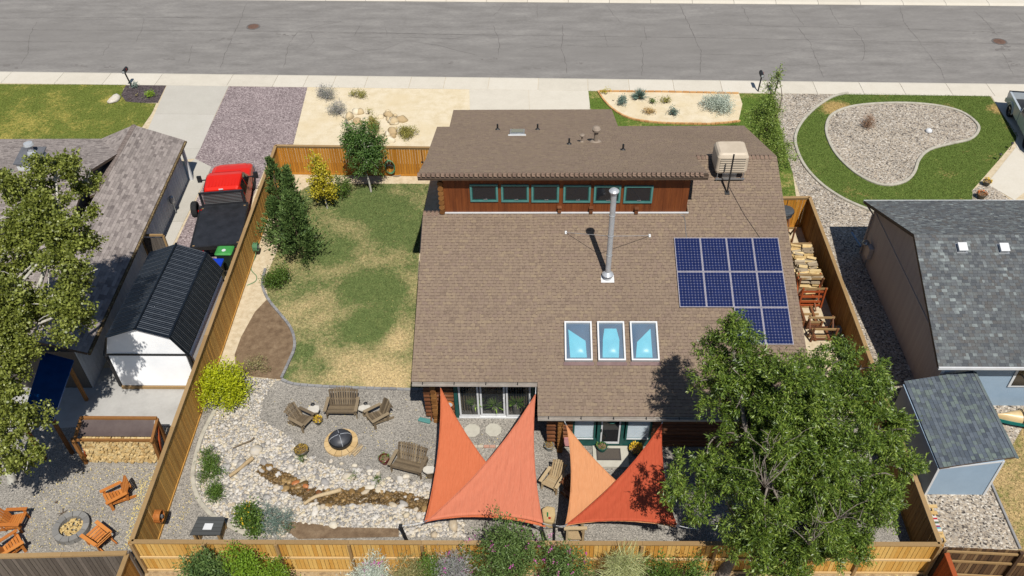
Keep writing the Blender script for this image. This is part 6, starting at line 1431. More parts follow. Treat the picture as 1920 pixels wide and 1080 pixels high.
st = thing('firewood_pile', 'pile of pale split firewood beside the right fence', 'firewood', (12.55, ys + .6, 0))
for r_ in range(9):
    for k in range(38):
        piece('split_log', random.choice(fb_ if random.random() < .6 else fw), Matrix.Translation((12.55 + (-.24 if k % 2 else .24) + random.gauss(0, .05), ys - .6 + (k // 2) * .128 + (r_ % 2) * .06, .2 + r_ * .108 + random.gauss(0, .03))) @ Matrix.Rotation(math.pi / 2 + random.gauss(0, .2 if r_ > 6 else .08), 4, 'Z') @ Matrix.Rotation(random.uniform(0, 6.28), 4, 'Y') @ Matrix.Diagonal((1.15, 1.1 + random.uniform(-.2, .25), 1.1, 1)), st)
yr_ = P(1535, 560, .3).y; rack('red painted timber rack below the firewood pile', Vector((12.5, yr_ + .2, 0)), 1.0, 1.0, 1.2, K['redw'])
for k in range(3): MB().box((12.5, yr_ - .25, .35 + k * .3), (1.05, .05, .1)).build('red_slat', K['redw'], bpy.data.objects['firewood_rack.003'])
rack('low empty timber rack in the middle of the right side yard', Vector((12.3, P(1530, 592).y, 0)), 1.5, .8, .35, K['log']); rack('small timber rack with two end frames near the leafy tree', Vector((12.55, P(1560, 632).y + .1, 0)), .8, 1.0, .8, K['log'])
stm = MAT('stump_grey', [C(150, 140, 124), C(176, 166, 148), C(196, 186, 168)], 7, .9, .01, fine=.2)
for i, (x, y, lab) in enumerate(((1581, 618, 'topmost grey cut log by the right fence'), (1588, 636, 'middle grey cut log by the right fence'), (1594, 655, 'lowest grey cut log by the right fence'))):
    c = P(x, y, .3); t = thing('cut_log', lab, 'log', (c.x, c.y, 0)); MB().tube([(c.x - .26, c.y, .24), (c.x, c.y, .245), (c.x + .26, c.y + .03, .24)], [.22, .235, .225], 12).build('bark_side', stm, t); MB().tube([(c.x - .275, c.y, .24), (c.x - .262, c.y, .24)], .19, 12).build('cut_face', K['palew'], t)
# lumber stand and boulder at the rear right
c = P(1078, 1010, .35); c.y = max(c.y, cRL.y + .5); t = thing('lumber_stand', 'low stand of pale scrap lumber behind the rear fence near the posts', 'lumber', (c.x, c.y, 0))
for k, (dx, dy, z, l) in enumerate(((0, .0, 1.0, .8), (.02, .25, 1.0, .6), (-.05, .42, .98, .5), (.1, .6, .9, .65))): MB().box((c.x + dx, c.y + dy, z), (l, .12, .06), rz=random.uniform(-.06, .06)).build('plank', K['palew'], t)
for s in (-1, 1):
    for dy in (0, .5): MB().box((c.x + s * .28, c.y + dy, .48), (.08, .08, .95)).build('leg', K['palew'], t)
MB().box((c.x, c.y + .25, .3), (.6, .5, .04)).build('shelf', K['palew'], t)
c = P(1029, 975); t = thing('sandstone_slab', 'upright tan sandstone slab between the sail pairs', 'boulder', c); pl = [(-.2, -.32), (.16, -.36), (.24, -.05), (.22, .28), (-.08, .34), (-.26, .2)]; MB().prism([(c.x + x, c.y + y) for x, y in pl], .0, .42).build('stone', MAT('tan_sandstone', [C(196, 168, 118), C(214, 188, 140)], 4, .9, .01, fine=.15), t, bevel=.05); MB().box((c.x - .05, c.y - .05, .43), (.05, .18, .02)).build('green_mark', MAT('green_mark', [C(40, 120, 70)] * 2, 3, .5), t); MB().lathe((c.x + .02, c.y - .2, .42), [(.04, 0), (.05, .02), (.03, .05)], 8).build('red_ornament', K['redlens'], t)
# driftwood in the rock bed
for lab, pts, r in (('pale driftwood log lying across the upper rocks', ((430, 893), (448, 880), (462, 868), (474, 858)), .09), ('long pale driftwood log along the creek', ((570, 945), (590, 932), (615, 925), (640, 918)), .09), ('thin dark branch lying on the white rocks', ((437, 840), (450, 834), (470, 826), (476, 820)), .03)):
    tag(MB().tube(smooth_line([P(x, y, .16) for x, y in pts], 4), [r * f for f in np.linspace(.7, 1, 13)], 8).build('driftwood', K['palew'] if r > .05 else K['greywood'], smooth=True), lab, 'driftwood')
# right neighbour's lounger, dome light, dead clump, splash block, wall lamp, towel
p0 = P(1778, 985); t = thing('garden_lounger', 'pine lounger with striped cushion beyond the right fence corner', 'lounger', (p0.x + .1, p0.y, 0)); K['pine'] = wood('pine', [C(214, 176, 112), C(230, 196, 136)])
x0_ = cRR.x + .25
for k in range(7): MB().box((x0_ + .42, p0.y + .35 - k * .17, .36 + (.3 * max(0, 2 - k) * .5)), (.72, .13, .03)).build('slat', K['pine'], t)
for s in (0, 1): MB().box((x0_ + .08 + s * .68, p0.y - .15, .3), (.06, 1.4, .08)).build('side_rail', K['pine'], t)
for s in (0, 1):
    for q in (-.8, .45): MB().box((x0_ + .08 + s * .68, p0.y + q, .15), (.06, .06, .3)).build('leg', K['pine'], t)
sc_ = [C(230, 226, 222), C(190, 50, 60), C(230, 226, 222), C(90, 110, 90), C(230, 226, 222), C(150, 60, 110), C(110, 180, 190), C(236, 232, 226)]
for k, cc in enumerate(sc_): MB().box((x0_ + .42, p0.y + .05 - k * .075, .42 + .012 * math.sin(k)), (.62, .076, .06)).build('cushion_stripe', MAT('stripe%d' % k, [cc, cc], 3, .9), t)
c = P(1741, 247); t = thing('dome_light', 'small white dome lamp on the kidney shaped gravel', 'light', c); MB().lathe(c, [(.18, .0), (.2, .04), (.17, .13), (.1, .19), (.02, .21)], 16).build('dome', K['white'], t, smooth=True); MB().lathe(c, [(.22, 0), (.22, .02), (.15, .03)], 16).build('base', K['black'], t)
c = P(797, 791); t = thing('splash_block', 'teal splash block below the left log corner', 'splash block', c); MB().prism([(c.x - .3, c.y + .02), (c.x + .2, c.y - .14), (c.x + .26, c.y + .06), (c.x - .22, c.y + .18)], .01, .1).build('trough', K['teal'], t, bevel=.02); MB().tube([(c.x + .25, c.y, .1), (c.x + .32, c.y + .15, .5), (c.x + .32, c.y + .3, 2.4)], .04, 8).build('downspout', K['log'], t)
c = PY(843, 757, WYP - .12); t = thing('wall_lamp', 'round orange rimmed thermometer on the log wall by the patio', 'wall dial', c); mb = MB(); mb.tube([(c.x, WYP - .13, c.z), (c.x, WYP - .17, c.z)], .16, 18); mb.build('rim', K['orangew'], t); MB().tube([(c.x, WYP - .172, c.z), (c.x, WYP - .178, c.z)], .12, 18).build('face', K['white'], t)
c = PY(1060, 828, WYW - .15); t = thing('hanging_cloth', 'pink and dark red cloths hung by the wing corner', 'cloth', (c.x, c.y, 0)); MB().box((c.x + .08, WYW - .16, c.z), (.26, .03, .5)).build('pink_cloth', MAT('pink_cloth', [C(220, 150, 150), C(232, 170, 168)], 5, .9), t); MB().box((c.x - .18, WYW - .16, c.z - .02), (.22, .03, .48)).build('red_cloth', MAT('maroon_cloth', [C(110, 46, 44), C(130, 60, 56)], 5, .9), t)
# house plants seen through the patio glass
K['hplant'] = LEAF('house_plant', [C(70, 110, 40), C(120, 160, 60), C(170, 196, 100)])
for lab, x, y, z in (('bushy potted plant behind the left patio pane', 890, 752, .9), ('potted plant behind the middle patio pane', 928, 757, .8), ('arching potted plant behind the right patio pane', 968, 752, .9)):
    c = PY(x, y, WYP + .16); c.z = max(.6, c.z); t = thing('house_plant', lab, 'plant', (c.x, WYP + .2, .03)); MB().lathe((c.x, WYP + .2, .03), [(.12, 0), (.16, c.z - .25), (.12, c.z - .2)], 10).build('pot', K['whitestone'], t)
    n = 110; a = RNG.uniform(0, 6.283, n); d = np.stack([np.cos(a), np.sin(a) * .4, RNG.uniform(-.1, 1.1, n)], 1); leaves('plant', np.repeat(np.array([[c.x, WYP + .17, c.z - .15]]), n, 0) + d * .06, d, RNG.uniform(.2, .42, n), .16, K['hplant'], t)
# ================= TREES =================
K['ashbark'] = MAT('grey_bark', [C(110, 100, 92), C(140, 130, 120), C(166, 156, 146)], 9, .9, .01, fine=.2); K['whitebark'] = MAT('pale_bark', [C(176, 172, 158), C(206, 202, 190), C(222, 220, 208)], 8, .8, .006)
K['brownbark'] = MAT('brown_bark', [C(92, 76, 60), C(120, 102, 84)], 9, .9, .01)
def limbs(mb, a, b, r0, r1, bend=.25, n=5):
    a, b = Vector(a), Vector(b); L_ = (b - a).length; o = Vector((random.gauss(0, 1), random.gauss(0, 1), random.gauss(0, .5))) * bend * L_ * .25; pts = []
    for i in range(n + 1):
        t = i / n; pts.append(a.lerp(b, t) + o * math.sin(math.pi * t) + Vector((0, 0, L_ * .08 * math.sin(math.pi * t))))
    mb.tube(pts, [r0 + (r1 - r0) * i / n for i in range(n + 1)], 6, False); return pts
def crown(name, parent, lobes, nclump, per, mat, size, asp, sig=.2, shell=.5, droop=.0, round_=False, out=.7, jit=.6):
    vol = np.array([l[1][0] * l[1][1] * l[1][2] for l in lobes]) ** .8; vol /= vol.sum(); P_, D_ = [], []
    for (c, r), f in zip(lobes, vol):
        k = max(4, int(nclump * f)); d = RNG.normal(0, 1, (k, 3)); d /= np.linalg.norm(d, axis=1, keepdims=True)
        rr = (shell + (1 - shell) * RNG.uniform(0, 1, (k, 1)) ** .6) * (1 + .16 * np.sin(d[:, :1] * 5 + c[0] * 3) + .14 * np.sin(d[:, 1:2] * 6 + d[:, 2:] * 5)); p = np.array(c) + d * rr * np.array(r)
        P_.append(p); D_.append(d)
    Pc, Dc = np.concatenate(P_), np.concatenate(D_); ok = Pc[:, 2] > .15; Pc, Dc = Pc[ok], Dc[ok]
    n = len(Pc) * per; pos = np.repeat(Pc, per, 0); dd = np.repeat(Dc, per, 0); tw = dd * out + RNG.normal(0, .35, dd.shape); tt = RNG.uniform(-1, 1, (n, 1))
    pos = pos + dd * tt * sig * 1.2 + RNG.normal(0, sig * .62, (n, 3)); d = dd * out + RNG.normal(0, jit, (n, 3)); d[:, 2] -= droop
    return leaves(name, pos, d, RNG.uniform(*size, n), asp, mat, parent, round_=round_), Pc
def tree(label, base, lobes, leafm, barkm, nclump, per, size, asp, tr=.15, name='leafy_tree', sig=.2, shell=.5, droop=0, nb=3, round_=False, tuft=0, tf=(.26, .46), forkat=None, **kw):
    base = Vector(base); t = thing(name, label, 'tree', base); mb = MB(); cs = [Vector(l[0]) for l in lobes]; top = max(cs, key=lambda c: c.z)
    mx_, my_ = sum(c.x for c in cs) / len(cs), sum(c.y for c in cs) / len(cs); fork = base.lerp(Vector((mx_, my_, base.z + (top.z - base.z) * .35)), 1 if len(lobes) > 1 else .6); fork = Vector(forkat) if forkat else fork; tp = limbs(mb, base, fork, tr, tr * .72, .12, 6)
    mb.build('trunk', barkm, t, smooth=True); mb = MB()
    big = lobes
    if tuft:
        lobes = []
        for c, r in big:
            for k in range(tuft):
                d = Vector((random.gauss(0, 1), random.gauss(-.15, 1), random.gauss(.35, .9))).normalized(); q = random.uniform(.45, 1.0); f = random.uniform(*tf); lobes.append(((c[0] + d.x * r[0] * q, c[1] + d.y * r[1] * q, c[2] + d.z * r[2] * q), (r[0] * f, r[1] * f, r[2] * f * .9)))
    for (c, r) in big:
        c = Vector(c); limbs(mb, tp[-1] if c.z > tp[-1].z - .5 else tp[3], c, tr * .55, tr * .2, .3)
        for k in range(nb):
            d = Vector((random.gauss(0, 1), random.gauss(0, 1), random.gauss(.3, .8))).normalized(); limbs(mb, c - d * .1, c + Vector((d.x * r[0], d.y * r[1], d.z * r[2])) * .92, tr * .2, .012, .3, 4)
    o = mb.build('limbs', barkm, t, smooth=True); crown('crown', t, lobes, nclump, per, leafm, size, asp, sig, shell, droop, round_, **kw); return t
ASH = LEAF('ash_leaf', [C(38, 52, 18), C(66, 88, 29), C(100, 122, 43), C(152, 166, 78)], .42, .22, .45); ASP = LEAF('poplar_leaf', [C(56, 64, 22), C(92, 102, 38), C(126, 134, 58), C(162, 168, 92)], .45, .3, .45)
CON = LEAF('conifer_needles', [C(44, 62, 32), C(64, 88, 42), C(90, 112, 56), C(118, 138, 80)], .6, .15); YEL = LEAF('yellow_leaf', [C(130, 124, 34), C(176, 164, 44), C(208, 194, 62)], .5, .35); LIM = LEAF('lime_leaf', [C(124, 140, 20), C(164, 172, 26), C(196, 200, 44)], .5, .3)
GRN = LEAF('shrub_leaf', [C(52, 74, 28), C(80, 106, 40), C(112, 136, 60)], .5, .25); SIL = LEAF('silver_leaf', [C(136, 148, 132), C(176, 186, 172), C(206, 212, 200)], .6, .2); OLV = LEAF('olive_leaf', [C(96, 98, 44), C(134, 130, 62), C(166, 156, 84)], .6, .2)
LAV = LEAF('lavender_leaf', [C(100, 110, 84), C(136, 138, 130), C(166, 156, 172)], .6, .2); BLU = LEAF('blue_leaf', [C(70, 90, 82), C(98, 120, 110), C(128, 148, 136)], .6, .15); TAN = LEAF('dry_leaf', [C(150, 124, 80), C(184, 156, 104), C(206, 182, 132)], .7, .2)
random.seed(11)
# big ash by the rear fence
ashl = []
for x, y, z, r in ((1372, 622, 7.9, .7), (1335, 665, 6.9, .65), (1415, 695, 7.2, .85), (1575, 1000, 3.7, .95), (1425, 1040, 3.0, .9), (1660, 870, 5.4, .9), (1545, 700, 7.3, .9), (1530, 900, 5.8, 1.3), (1460, 800, 6.6, 1.2), (1335, 715, 6.4, .8), (1395, 720, 7.0, 1.0), (1480, 735, 7.4, 1.3), (1590, 710, 7.0, 1.2), (1640, 815, 6.0, 1.2), (1520, 825, 6.6, 1.6), (1375, 820, 5.6, 1.2), (1310, 905, 4.8, 1.05), (1445, 910, 5.6, 1.5), (1595, 915, 5.2, 1.4), (1395, 985, 3.9, 1.1), (1515, 1000, 4.3, 1.3), (1465, 1050, 3.1, 1.0), (1645, 935, 4.4, .8), (1555, 790, 6.8, 1.2)): ashl.append((P(x, y, z).to_tuple(), (r, r * .95, r)))
ash = tree('big spreading ash tree over the rear fence at right', P(1347, 1062) + Vector((.05, -.35, 0)), ashl, ASH, K['ashbark'], 5400, 38, (.08, .165), .28, .24, sig=.095, shell=.1, tuft=18, tf=(.23, .43), droop=.15, nb=4)
mb = MB()
for px, py, z, n in ((1436, 905, 6.7, 11), (1445, 850, 7.0, 6), (1575, 965, 5.6, 8), (1520, 1015, 5.0, 9)):
    c = P(px, py, z)
    for k in range(n):
        d = Vector((random.gauss(0, .6), random.gauss(.1, .5), random.gauss(.9, .5))).normalized(); L_ = random.uniform(.5, 1.3); p = limbs(mb, c - Vector((0, 0, .2)), c + d * L_, .018, .005, .3, 4)
        q = p[3]; d2 = (d + Vector((random.gauss(0, .6), random.gauss(0, .6), random.gauss(0, .4)))).normalized(); limbs(mb, q, q + d2 * L_ * .5, .009, .004, .3, 3)
mb.build('dead_twigs', K['ashbark'], ash)['kind'] = 'stuff'
popl = []
for x, y, z, r in ((105, 335, 10.3, .95), (55, 400, 9.6, 1.25), (140, 425, 9.2, .95), (85, 480, 8.5, 1.35), (150, 530, 7.9, .85), (30, 555, 7.6, 1.35), (115, 590, 7.2, 1.05), (40, 640, 6.6, 1.15), (-15, 715, 5.6, 1.1), (22, 700, 5.9, .75), (10, 755, 5.1, .8), (25, 800, 4.4, .9), (50, 855, 3.4, .6), (0, 870, 3.2, .85), (-40, 470, 8.6, 1.3), (-50, 630, 6.6, 1.4), (-20, 340, 9.6, .7), (160, 340, 9.6, .55)): popl.append((P(x, y, z).to_tuple(), (r, r * .95, r)))
tree('tall poplar with pale branches covering the left edge', (-19.9, 19.0, 0), popl, ASP, K['whitebark'], 3000, 36, (.055, .11), .85, .18, sig=.12, shell=.2, tuft=11, forkat=(-19.3, 20.2, 4.6), round_=True, nb=4)
def conifer(label, base, h, r, n, name='conifer'):
    base = Vector(base); t = thing(name, label, 'tree', base); mb = MB(); mb.tube([base, base + Vector((0, 0, h * .9))], [.07, .02], 7); 
    mb.build('trunk', K['brownbark'], t); k = n // 26; hh = RNG.uniform(.06, .97, k); a = RNG.uniform(0, 6.283, k); R = r * (1 - hh) ** 1.05 * 1.15 * RNG.uniform(.45, 1.1, k) + .05
    tip = np.stack([base.x + np.cos(a) * R, base.y + np.sin(a) * R, base.z + hh * h + R * .35], 1); root = np.stack([np.full(k, base.x), np.full(k, base.y), base.z + hh * h * .92], 1)
    s = RNG.uniform(.35, 1.05, (k, 26, 1)); pos = (root[:, None] + (tip - root)[:, None] * s + RNG.normal(0, .06, (k, 26, 3))).reshape(-1, 3); d = np.repeat((tip - root) / np.linalg.norm(tip - root, axis=1, keepdims=True), 26, 0) * .8 + RNG.normal(0, .4, (k * 26, 3)); d[:, 2] += .45
    leaves('crown', pos, d, RNG.uniform(.1, .22, len(pos)), .34, CON, t)
conifer('tall narrow conifer at the fence corner beside the truck', P(530, 398), 3.5, .8, 3600); conifer('broad dark conifer in the middle of the left fence row', P(568, 488), 4.2, 1.35, 8600); conifer('medium conifer leaning over the left fence', P(530, 458), 2.9, 1.1, 4600); conifer('slim conifer tucked behind the broad dark one', P(558, 412), 3.3, .8, 3600)
b = P(696, 360); tree('young green tree with vase shaped crown before the orange fence', b, [((b.x + .05, b.y, 2.1), (.85, .8, .8)), ((b.x - .5, b.y, 3.0), (.7, .6, .9)), ((b.x + .55, b.y, 2.9), (.65, .6, .85)), ((b.x, b.y, 3.6), (.6, .55, .8)), ((b.x - .8, b.y + .1, 3.5), (.35, .35, .6))], LEAF('young_leaf', [C(46, 70, 30), C(74, 104, 46), C(108, 136, 68)], .5, .25), K['whitebark'], 430, 28, (.08, .15), .4, .06, sig=.14, shell=.15)
b = P(614, 391); tree('small yellow leaved tree beside the conifers', b, [((b.x, b.y, 1.4), (.62, .6, .7)), ((b.x - .05, b.y, 2.2), (.5, .5, .7)), ((b.x - .15, b.y, 3.0), (.25, .25, .5))], YEL, K['whitebark'], 150, 24, (.06, .11), .7, .045, sig=.13, shell=.2, round_=True)
b = P(643, 372); tree('low dark green bush behind the yellow tree', b, [((b.x - .1, b.y + .2, .7), (.65, .6, .6))], GRN, K['brownbark'], 110, 24, (.05, .1), .5, .04, name='garden_bush', sig=.12)
b = P(1432, 296); tree('tall loose green shrub at the front right corner of the house', b, [((b.x, b.y, 1.3), (1.0, .9, 1.1)), ((b.x - .25, b.y + .1, 2.7), (.85, .8, 1.0)), ((b.x - .3, b.y + .2, 3.9), (.5, .5, .8)), ((b.x - .1, b.y + .2, 4.9), (.25, .25, .7)), ((b.x + .55, b.y - .8, 1.0), (.8, .9, .8)), ((b.x - .7, b.y + .6, 2.2), (.6, .6, .7))], LEAF('front_leaf', [C(72, 94, 36), C(110, 132, 54), C(150, 164, 84)], .5, .25), K['brownbark'], 480, 24, (.06, .12), .5, .06, sig=.15, shell=.25)
# ================= SHRUBS AND PLANTS =================
def shrub(name, label, px, py, r, h, mat, n, size=(.05, .1), asp=.5, ry=None, cat='shrub', up=.5, z=0, extra=None):
    b = P(px, py, z); t = thing(name, label, cat, b); mb = MB()
    for k in range(5):
        a = random.uniform(0, 6.28); mb.tube([b, b + Vector((math.cos(a) * r * .4, math.sin(a) * r * .4, h * .6))], [.02, .008], 5)
    mb.build('stems', K['brownbark'], t); sub = max(3, int(r * 7)); ls = []
    for k in range(sub):
        a, q = random.uniform(0, 6.28), math.sqrt(random.random()) * r * .62; ls.append(((b.x + q * math.cos(a), b.y + q * math.sin(a) * (ry or r) / r, b.z + h * random.uniform(.35, .62)), (r * .45, (ry or r) * .45, h * .42)))
    crown('foliage', t, ls, max(8, n // 14), 14, mat, size, asp, .09 + r * .05, .4, -up * .4); 
    if extra: crown('blossom', t, [((c[0], c[1], c[2] + .05), (q[0] * 1.08, q[1] * 1.08, q[2] * 1.1)) for c, q in ls], extra[1], 4, extra[0], (.05, .08), .8, .05, .85)
    return t
shrub('lime_bush', 'round bright lime green bush against the left fence', 421, 750, 1.28, 1.6, LIM, 10000, (.06, .11), .6)
shrub('garden_bush', 'rounded green bush at the lawn edge below the conifers', 526, 534, .72, 1.15, GRN, 3600, (.05, .1))
shrub('low_shrub', 'low scrubby grey green plant on the dirt bed', 480, 692, .66, .4, LEAF('scrub_leaf', [C(96, 100, 60), C(130, 132, 84), C(176, 158, 112)]), 1300, (.04, .09), .3)
for lab, x, y, r, h in (('uppermost spreading juniper in the white rocks', 396, 868, .5, .5), ('middle spreading juniper in the white rocks', 400, 893, .55, .45), ('lowest spreading juniper in the white rocks', 416, 925, .5, .45)): shrub('juniper', lab, x, y, r, h, GRN, 1700, (.06, .13), .25)
shrub('flowering_plant', 'leafy plant with yellow flowers in the lower rock bed', 460, 983, .72, .85, GRN, 3200, (.06, .12), .5, extra=(K['yflower'], 14)); shrub('grey_grass_clump', 'wispy grey green clump beside the yellow flowered plant', 514, 975, .8, .5, BLU, 2200, (.1, .22), .08); shrub('flowering_plant', 'small leafy plant at the foot of the yellow flowered one', 478, 1004, .32, .5, GRN, 800, (.06, .11))
for lab, x, y in (('small green tuft below the wide dark pot', 569, 866), ('small green tuft between gravel and rocks below the fire pit', 665, 900), ('small green tuft at the rock edge near the lower loveseat', 709, 906), ('small green tuft beside the soil patch', 540, 992)): shrub('grass_tuft', lab, x, y, .16, .28, GRN, 180, (.1, .2), .12)
# front beds
shrub('lavender', 'upper grey purple lavender in the cream yard', 614, 186, .72, .75, LAV, 2200, (.08, .18), .12); shrub('lavender', 'lower grey purple lavender in the cream yard', 637, 214, .6, .65, LAV, 1800, (.08, .18), .12)
shrub('sage_mound', 'flat olive mound in the upper cream yard', 671, 182, .58, .3, OLV, 1300); shrub('olive_mound', 'olive green mound among the cream boulders', 707, 246, .62, .85, OLV, 2100); shrub('olive_mound', 'olive green mound nearest the house in the cream yard', 767, 256, .58, .6, OLV, 1900); shrub('dark_tuft', 'small dark grey plant beside the cream boulders', 652, 234, .2, .25, BLU, 300); shrub('low_sage', 'low green plant above the cream boulders', 690, 214, .4, .2, OLV, 500)
b = P(1199, 185); t = thing('yucca', 'spiky blue green yucca in the cream bed', 'yucca', b); n = 170; a = RNG.uniform(0, 6.283, n); e = RNG.uniform(.05, 1.45, n); d = np.stack([np.cos(a) * np.cos(e), np.sin(a) * np.cos(e), np.sin(e)], 1); leaves('rosette', np.repeat(np.array([[b.x, b.y, .1]]), n, 0), d, RNG.uniform(.5, .72, n), .08, BLU, t); MB().lathe(b, [(.1, 0), (.08, .2), (.02, .25)], 8).build('stem', K['brownbark'], t)
for nm, lab, x, y, r, h, m, n in (('gold_tuft', 'small golden plant at the left tip of the cream bed', 1136, 177, .3, .22, YEL, 500), ('gold_tuft', 'tiny golden plant left of the blue green succulent', 1150, 189, .18, .14, YEL, 220), ('succulent', 'blue green succulent in front of the yucca', 1168, 196, .34, .45, BLU, 800), ('dry_grass', 'tan ornamental grass in the middle of the cream bed', 1222, 212, .5, .35, TAN, 900), ('green_tuft', 'green tuft right of the yucca', 1223, 194, .3, .25, GRN, 500), ('olive_mound', 'flat olive plant in the middle of the cream bed', 1249, 193, .46, .28, OLV, 900), ('succulent', 'dark blue green succulent near the brick edging', 1261, 216, .38, .45, BLU, 900), ('silver_bush', 'wide silver leaved bush in the cream bed', 1345, 203, 1.15, .85, SIL, 6500), ('bright_plant', 'bright green plant beside the left mailbox', 283, 180, .4, .35, LEAF('bright_leaf', [C(92, 124, 30), C(128, 156, 46), C(150, 176, 70)]), 800), ('dry_tuft', 'tan tuft in the left mailbox bed', 244, 186, .25, .16, TAN, 300), ('dry_tuft', 'second tan tuft nearer the bright plant', 257, 181, .28, .18, OLV, 300), ('grey_tuft', 'grey plant at the foot of the left mailbox', 256, 164, .3, .35, BLU, 400)): shrub(nm, lab, x, y, r, h, m, n)
shrub('dead_clump', 'dead brown grass clump in the kidney shaped gravel bed', 1627, 237, .48, .55, LEAF('dead_grass', [C(92, 66, 48), C(132, 102, 80), C(166, 138, 114)], .8, .1), 1100, (.12, .26), .07)
for lab, x, y in (('faint green weed patch low in the kidney bed', 1650, 300), ('green weed tuft near the right dip of the kidney bed', 1703, 301), ('green weed tuft in the middle of the kidney bed', 1640, 275)): shrub('weed_patch', lab, x, y, .28, .06, GRN, 90, (.04, .08))
# boulders of the cream yard
q = [(x + random.uniform(-9, 9), y + random.uniform(-5, 5)) for x, y in ((655, 222), (672, 216), (690, 226), (735, 215), (742, 230), (752, 222), (728, 250), (690, 240), (748, 243), (720, 222), (676, 232), (736, 262), (700, 262)) for k in (0, 1, 2)]
bm2 = rock_meshes(MAT('cream_boulder', [C(196, 170, 128), C(226, 204, 164), C(244, 232, 206)], 4, .9, .01, rnd='object', rndamt=.8, fine=.12), 5, smooth=True)
yard = bpy.data.objects['cream_granite_yard']
for x, y in q: p = P(x, y); lay(bm2, 'boulder', p.x, p.y, random.uniform(.14, .32), yard).scale.z *= 1.7
p = P(214, 188); lay(rms, 'stone', p.x, p.y, .42, bpy.data.objects['left_front_lawn'])
# rear shrubs outside the fence
PNK = LEAF('pink_blossom', [C(150, 60, 130), C(186, 84, 160), C(206, 120, 180)], .6, .3)
def rshrub(name, label, px, py, y, r, h, mat, n, size=(.05, .1), asp=.5, extra=None):
    h = max(.9, PY(px, py - 28 - max(0, h - 1.6) * 30, y).z) * .88; r *= 1.1; n = int(n * 1.5)
    p = PY(px, py, y); b = Vector((p.x, y, 0)); t = thing(name, label, 'shrub', b); mb = MB()
    for k in range(7): a = random.uniform(0, 6.28); mb.tube([b, b + Vector((math.cos(a) * r * .5, math.sin(a) * r * .5, h * .7))], [.025, .008], 5)
    mb.build('stems', K['brownbark'], t); ls = [((b.x + random.gauss(0, r * .38), b.y + random.gauss(0, r * .25), h * random.uniform(.35, .8)), (r * .5, r * .42, h * .25)) for k in range(9)]
    crown('foliage', t, ls, n // 16, 16, mat, size, asp, .13, .35, -.1)
    if extra: crown('blossom', t, [(c, (q[0] * 1.1, q[1] * 1.1, q[2] * 1.1)) for c, q in ls], extra, 7, PNK, (.04, .07), .9, .05, .9)
rshrub('flowering_shrub', 'tall shrub with pink blossom overlapping the rear fence', 945, 1030, 14.6, 1.3, 2.75, LEAF('buddleia_leaf', [C(56, 78, 34), C(86, 110, 54), C(122, 142, 84)]), 9500, (.06, .13), .35, 34)
rshrub('flowering_shrub', 'second pink flowered shrub right of the tallest one', 1062, 1050, 14.5, .85, 2.0, MATS['buddleia_leaf'], 6000, (.06, .13), .35, 34)
rshrub('rear_bush', 'dark green feathery bush at the left end of the rear fence', 368, 1055, 14.6, .72, 1.6, CON, 5000, (.07, .14), .35); rshrub('rear_bush', 'lime green bush below the rear fence, right of the dark one', 455, 1060, 14.5, .7, 1.45, LEAF('fresh_leaf', [C(74, 104, 22), C(104, 134, 34), C(136, 162, 54)]), 4600, (.06, .12)); rshrub('rear_bush', 'small green bush below the rear fence between lime and lavender bushes', 516, 1072, 14.4, .35, 1.1, MATS['fresh_leaf'], 1500, (.05, .1))
rshrub('lavender_hedge', 'left grey lavender clump below the rear fence', 685, 1062, 14.3, .6, 1.3, SIL, 3200, (.08, .18), .12, 12); rshrub('lavender_hedge', 'middle grey green clump below the rear fence', 752, 1068, 14.2, .7, 1.2, MATS['scrub_leaf'], 3200, (.08, .18), .12); rshrub('lavender_hedge', 'right grey lavender clump beside the pink shrub', 850, 1062, 14.2, .7, 1.35, LAV, 3600, (.08, .18), .12, 10); rshrub('rear_bush', 'green bush among the grey clumps below the fence', 800, 1066, 14.3, .5, 1.3, GRN, 2200)
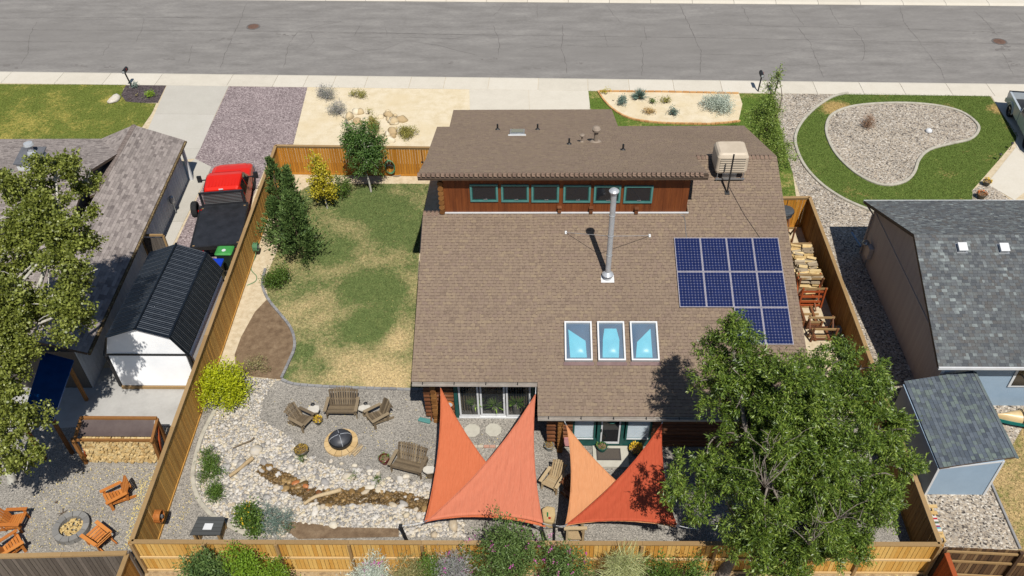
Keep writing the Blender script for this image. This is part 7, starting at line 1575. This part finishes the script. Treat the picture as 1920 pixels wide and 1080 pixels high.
rshrub('ornamental_grass', 'pale arching ornamental grass right of the pink shrubs', 1165, 1066, 14.4, .55, 1.3, LEAF('grass_blade', [C(130, 140, 84), C(170, 176, 120), C(200, 202, 156)]), 1700, (.3, .6), .035); rshrub('rear_bush', 'green bush below the fence right of the ornamental grass', 1232, 1065, 14.4, .5, 1.35, GRN, 2600); rshrub('rear_bush', 'bush in dappled shade at the foot of the big tree', 1300, 1062, 14.4, .5, 1.1, GRN, 2000)
# fallen leaves
def litter(label, poly, n, mat, s=(.03, .06)):
    q_ = scatter(poly, n); pos = np.stack([q_[:, 0], q_[:, 1], np.full(n, .022)], 1); a = RNG.uniform(0, 6.283, n); d = np.stack([np.cos(a), np.sin(a), RNG.uniform(0, .25, n)], 1); L_ = RNG.uniform(*s, n)[:, None]; sd = np.stack([-d[:, 1], d[:, 0], np.zeros(n)], 1); V = np.stack([pos, pos + d * L_ * .5 + sd * L_ * .35, pos + d * L_, pos + d * L_ * .5 - sd * L_ * .35], 1)
    tag(np_mesh('fallen_leaves', V.reshape(-1, 3), 4, mat), label, 'leaves', kind='stuff')
LIT_ = LEAF('litter_leaf', [C(180, 156, 84), C(210, 190, 116), C(226, 210, 150)], .7, .1)
litter('yellow fallen leaves along the fence in the left gravel yard', G([(230, 1030), (262, 900), (330, 850), (345, 870), (262, 1030)]), 900, LIT_); litter('yellow fallen leaves scattered over the left gravel yard', G([(10, 960), (150, 880), (300, 870), (240, 1030), (20, 1035)]), 700, LIT_); litter('pale leaves along the foot of the left fence', G([(305, 1005), (330, 960), (420, 730), (440, 735), (340, 1000)]), 260, LIT_); litter('pale fallen leaves scattered on the patio gravel', G([(500, 745), (790, 745), (1000, 830), (1000, 960), (720, 880), (540, 800)]), 150, LIT_)
litter('brown fallen leaves on the dry back lawn', lawnB, 500, LIT_, (.02, .045)); litter('yellow leaves and seed on the rear strip', [(-13, 12), (13, 12), (13, y_rear - .3), (-13, y_rear - .3)], 1500, LIT_)
for lab, x, y, r in (('lime weeds above the stone fire ring', 118, 962, .42), ('tiny weed near the left gravel yard centre', 107, 943, .14)): shrub('weed_patch', lab, x, y, r, .14, MATS['bright_leaf'], 260, (.05, .1))
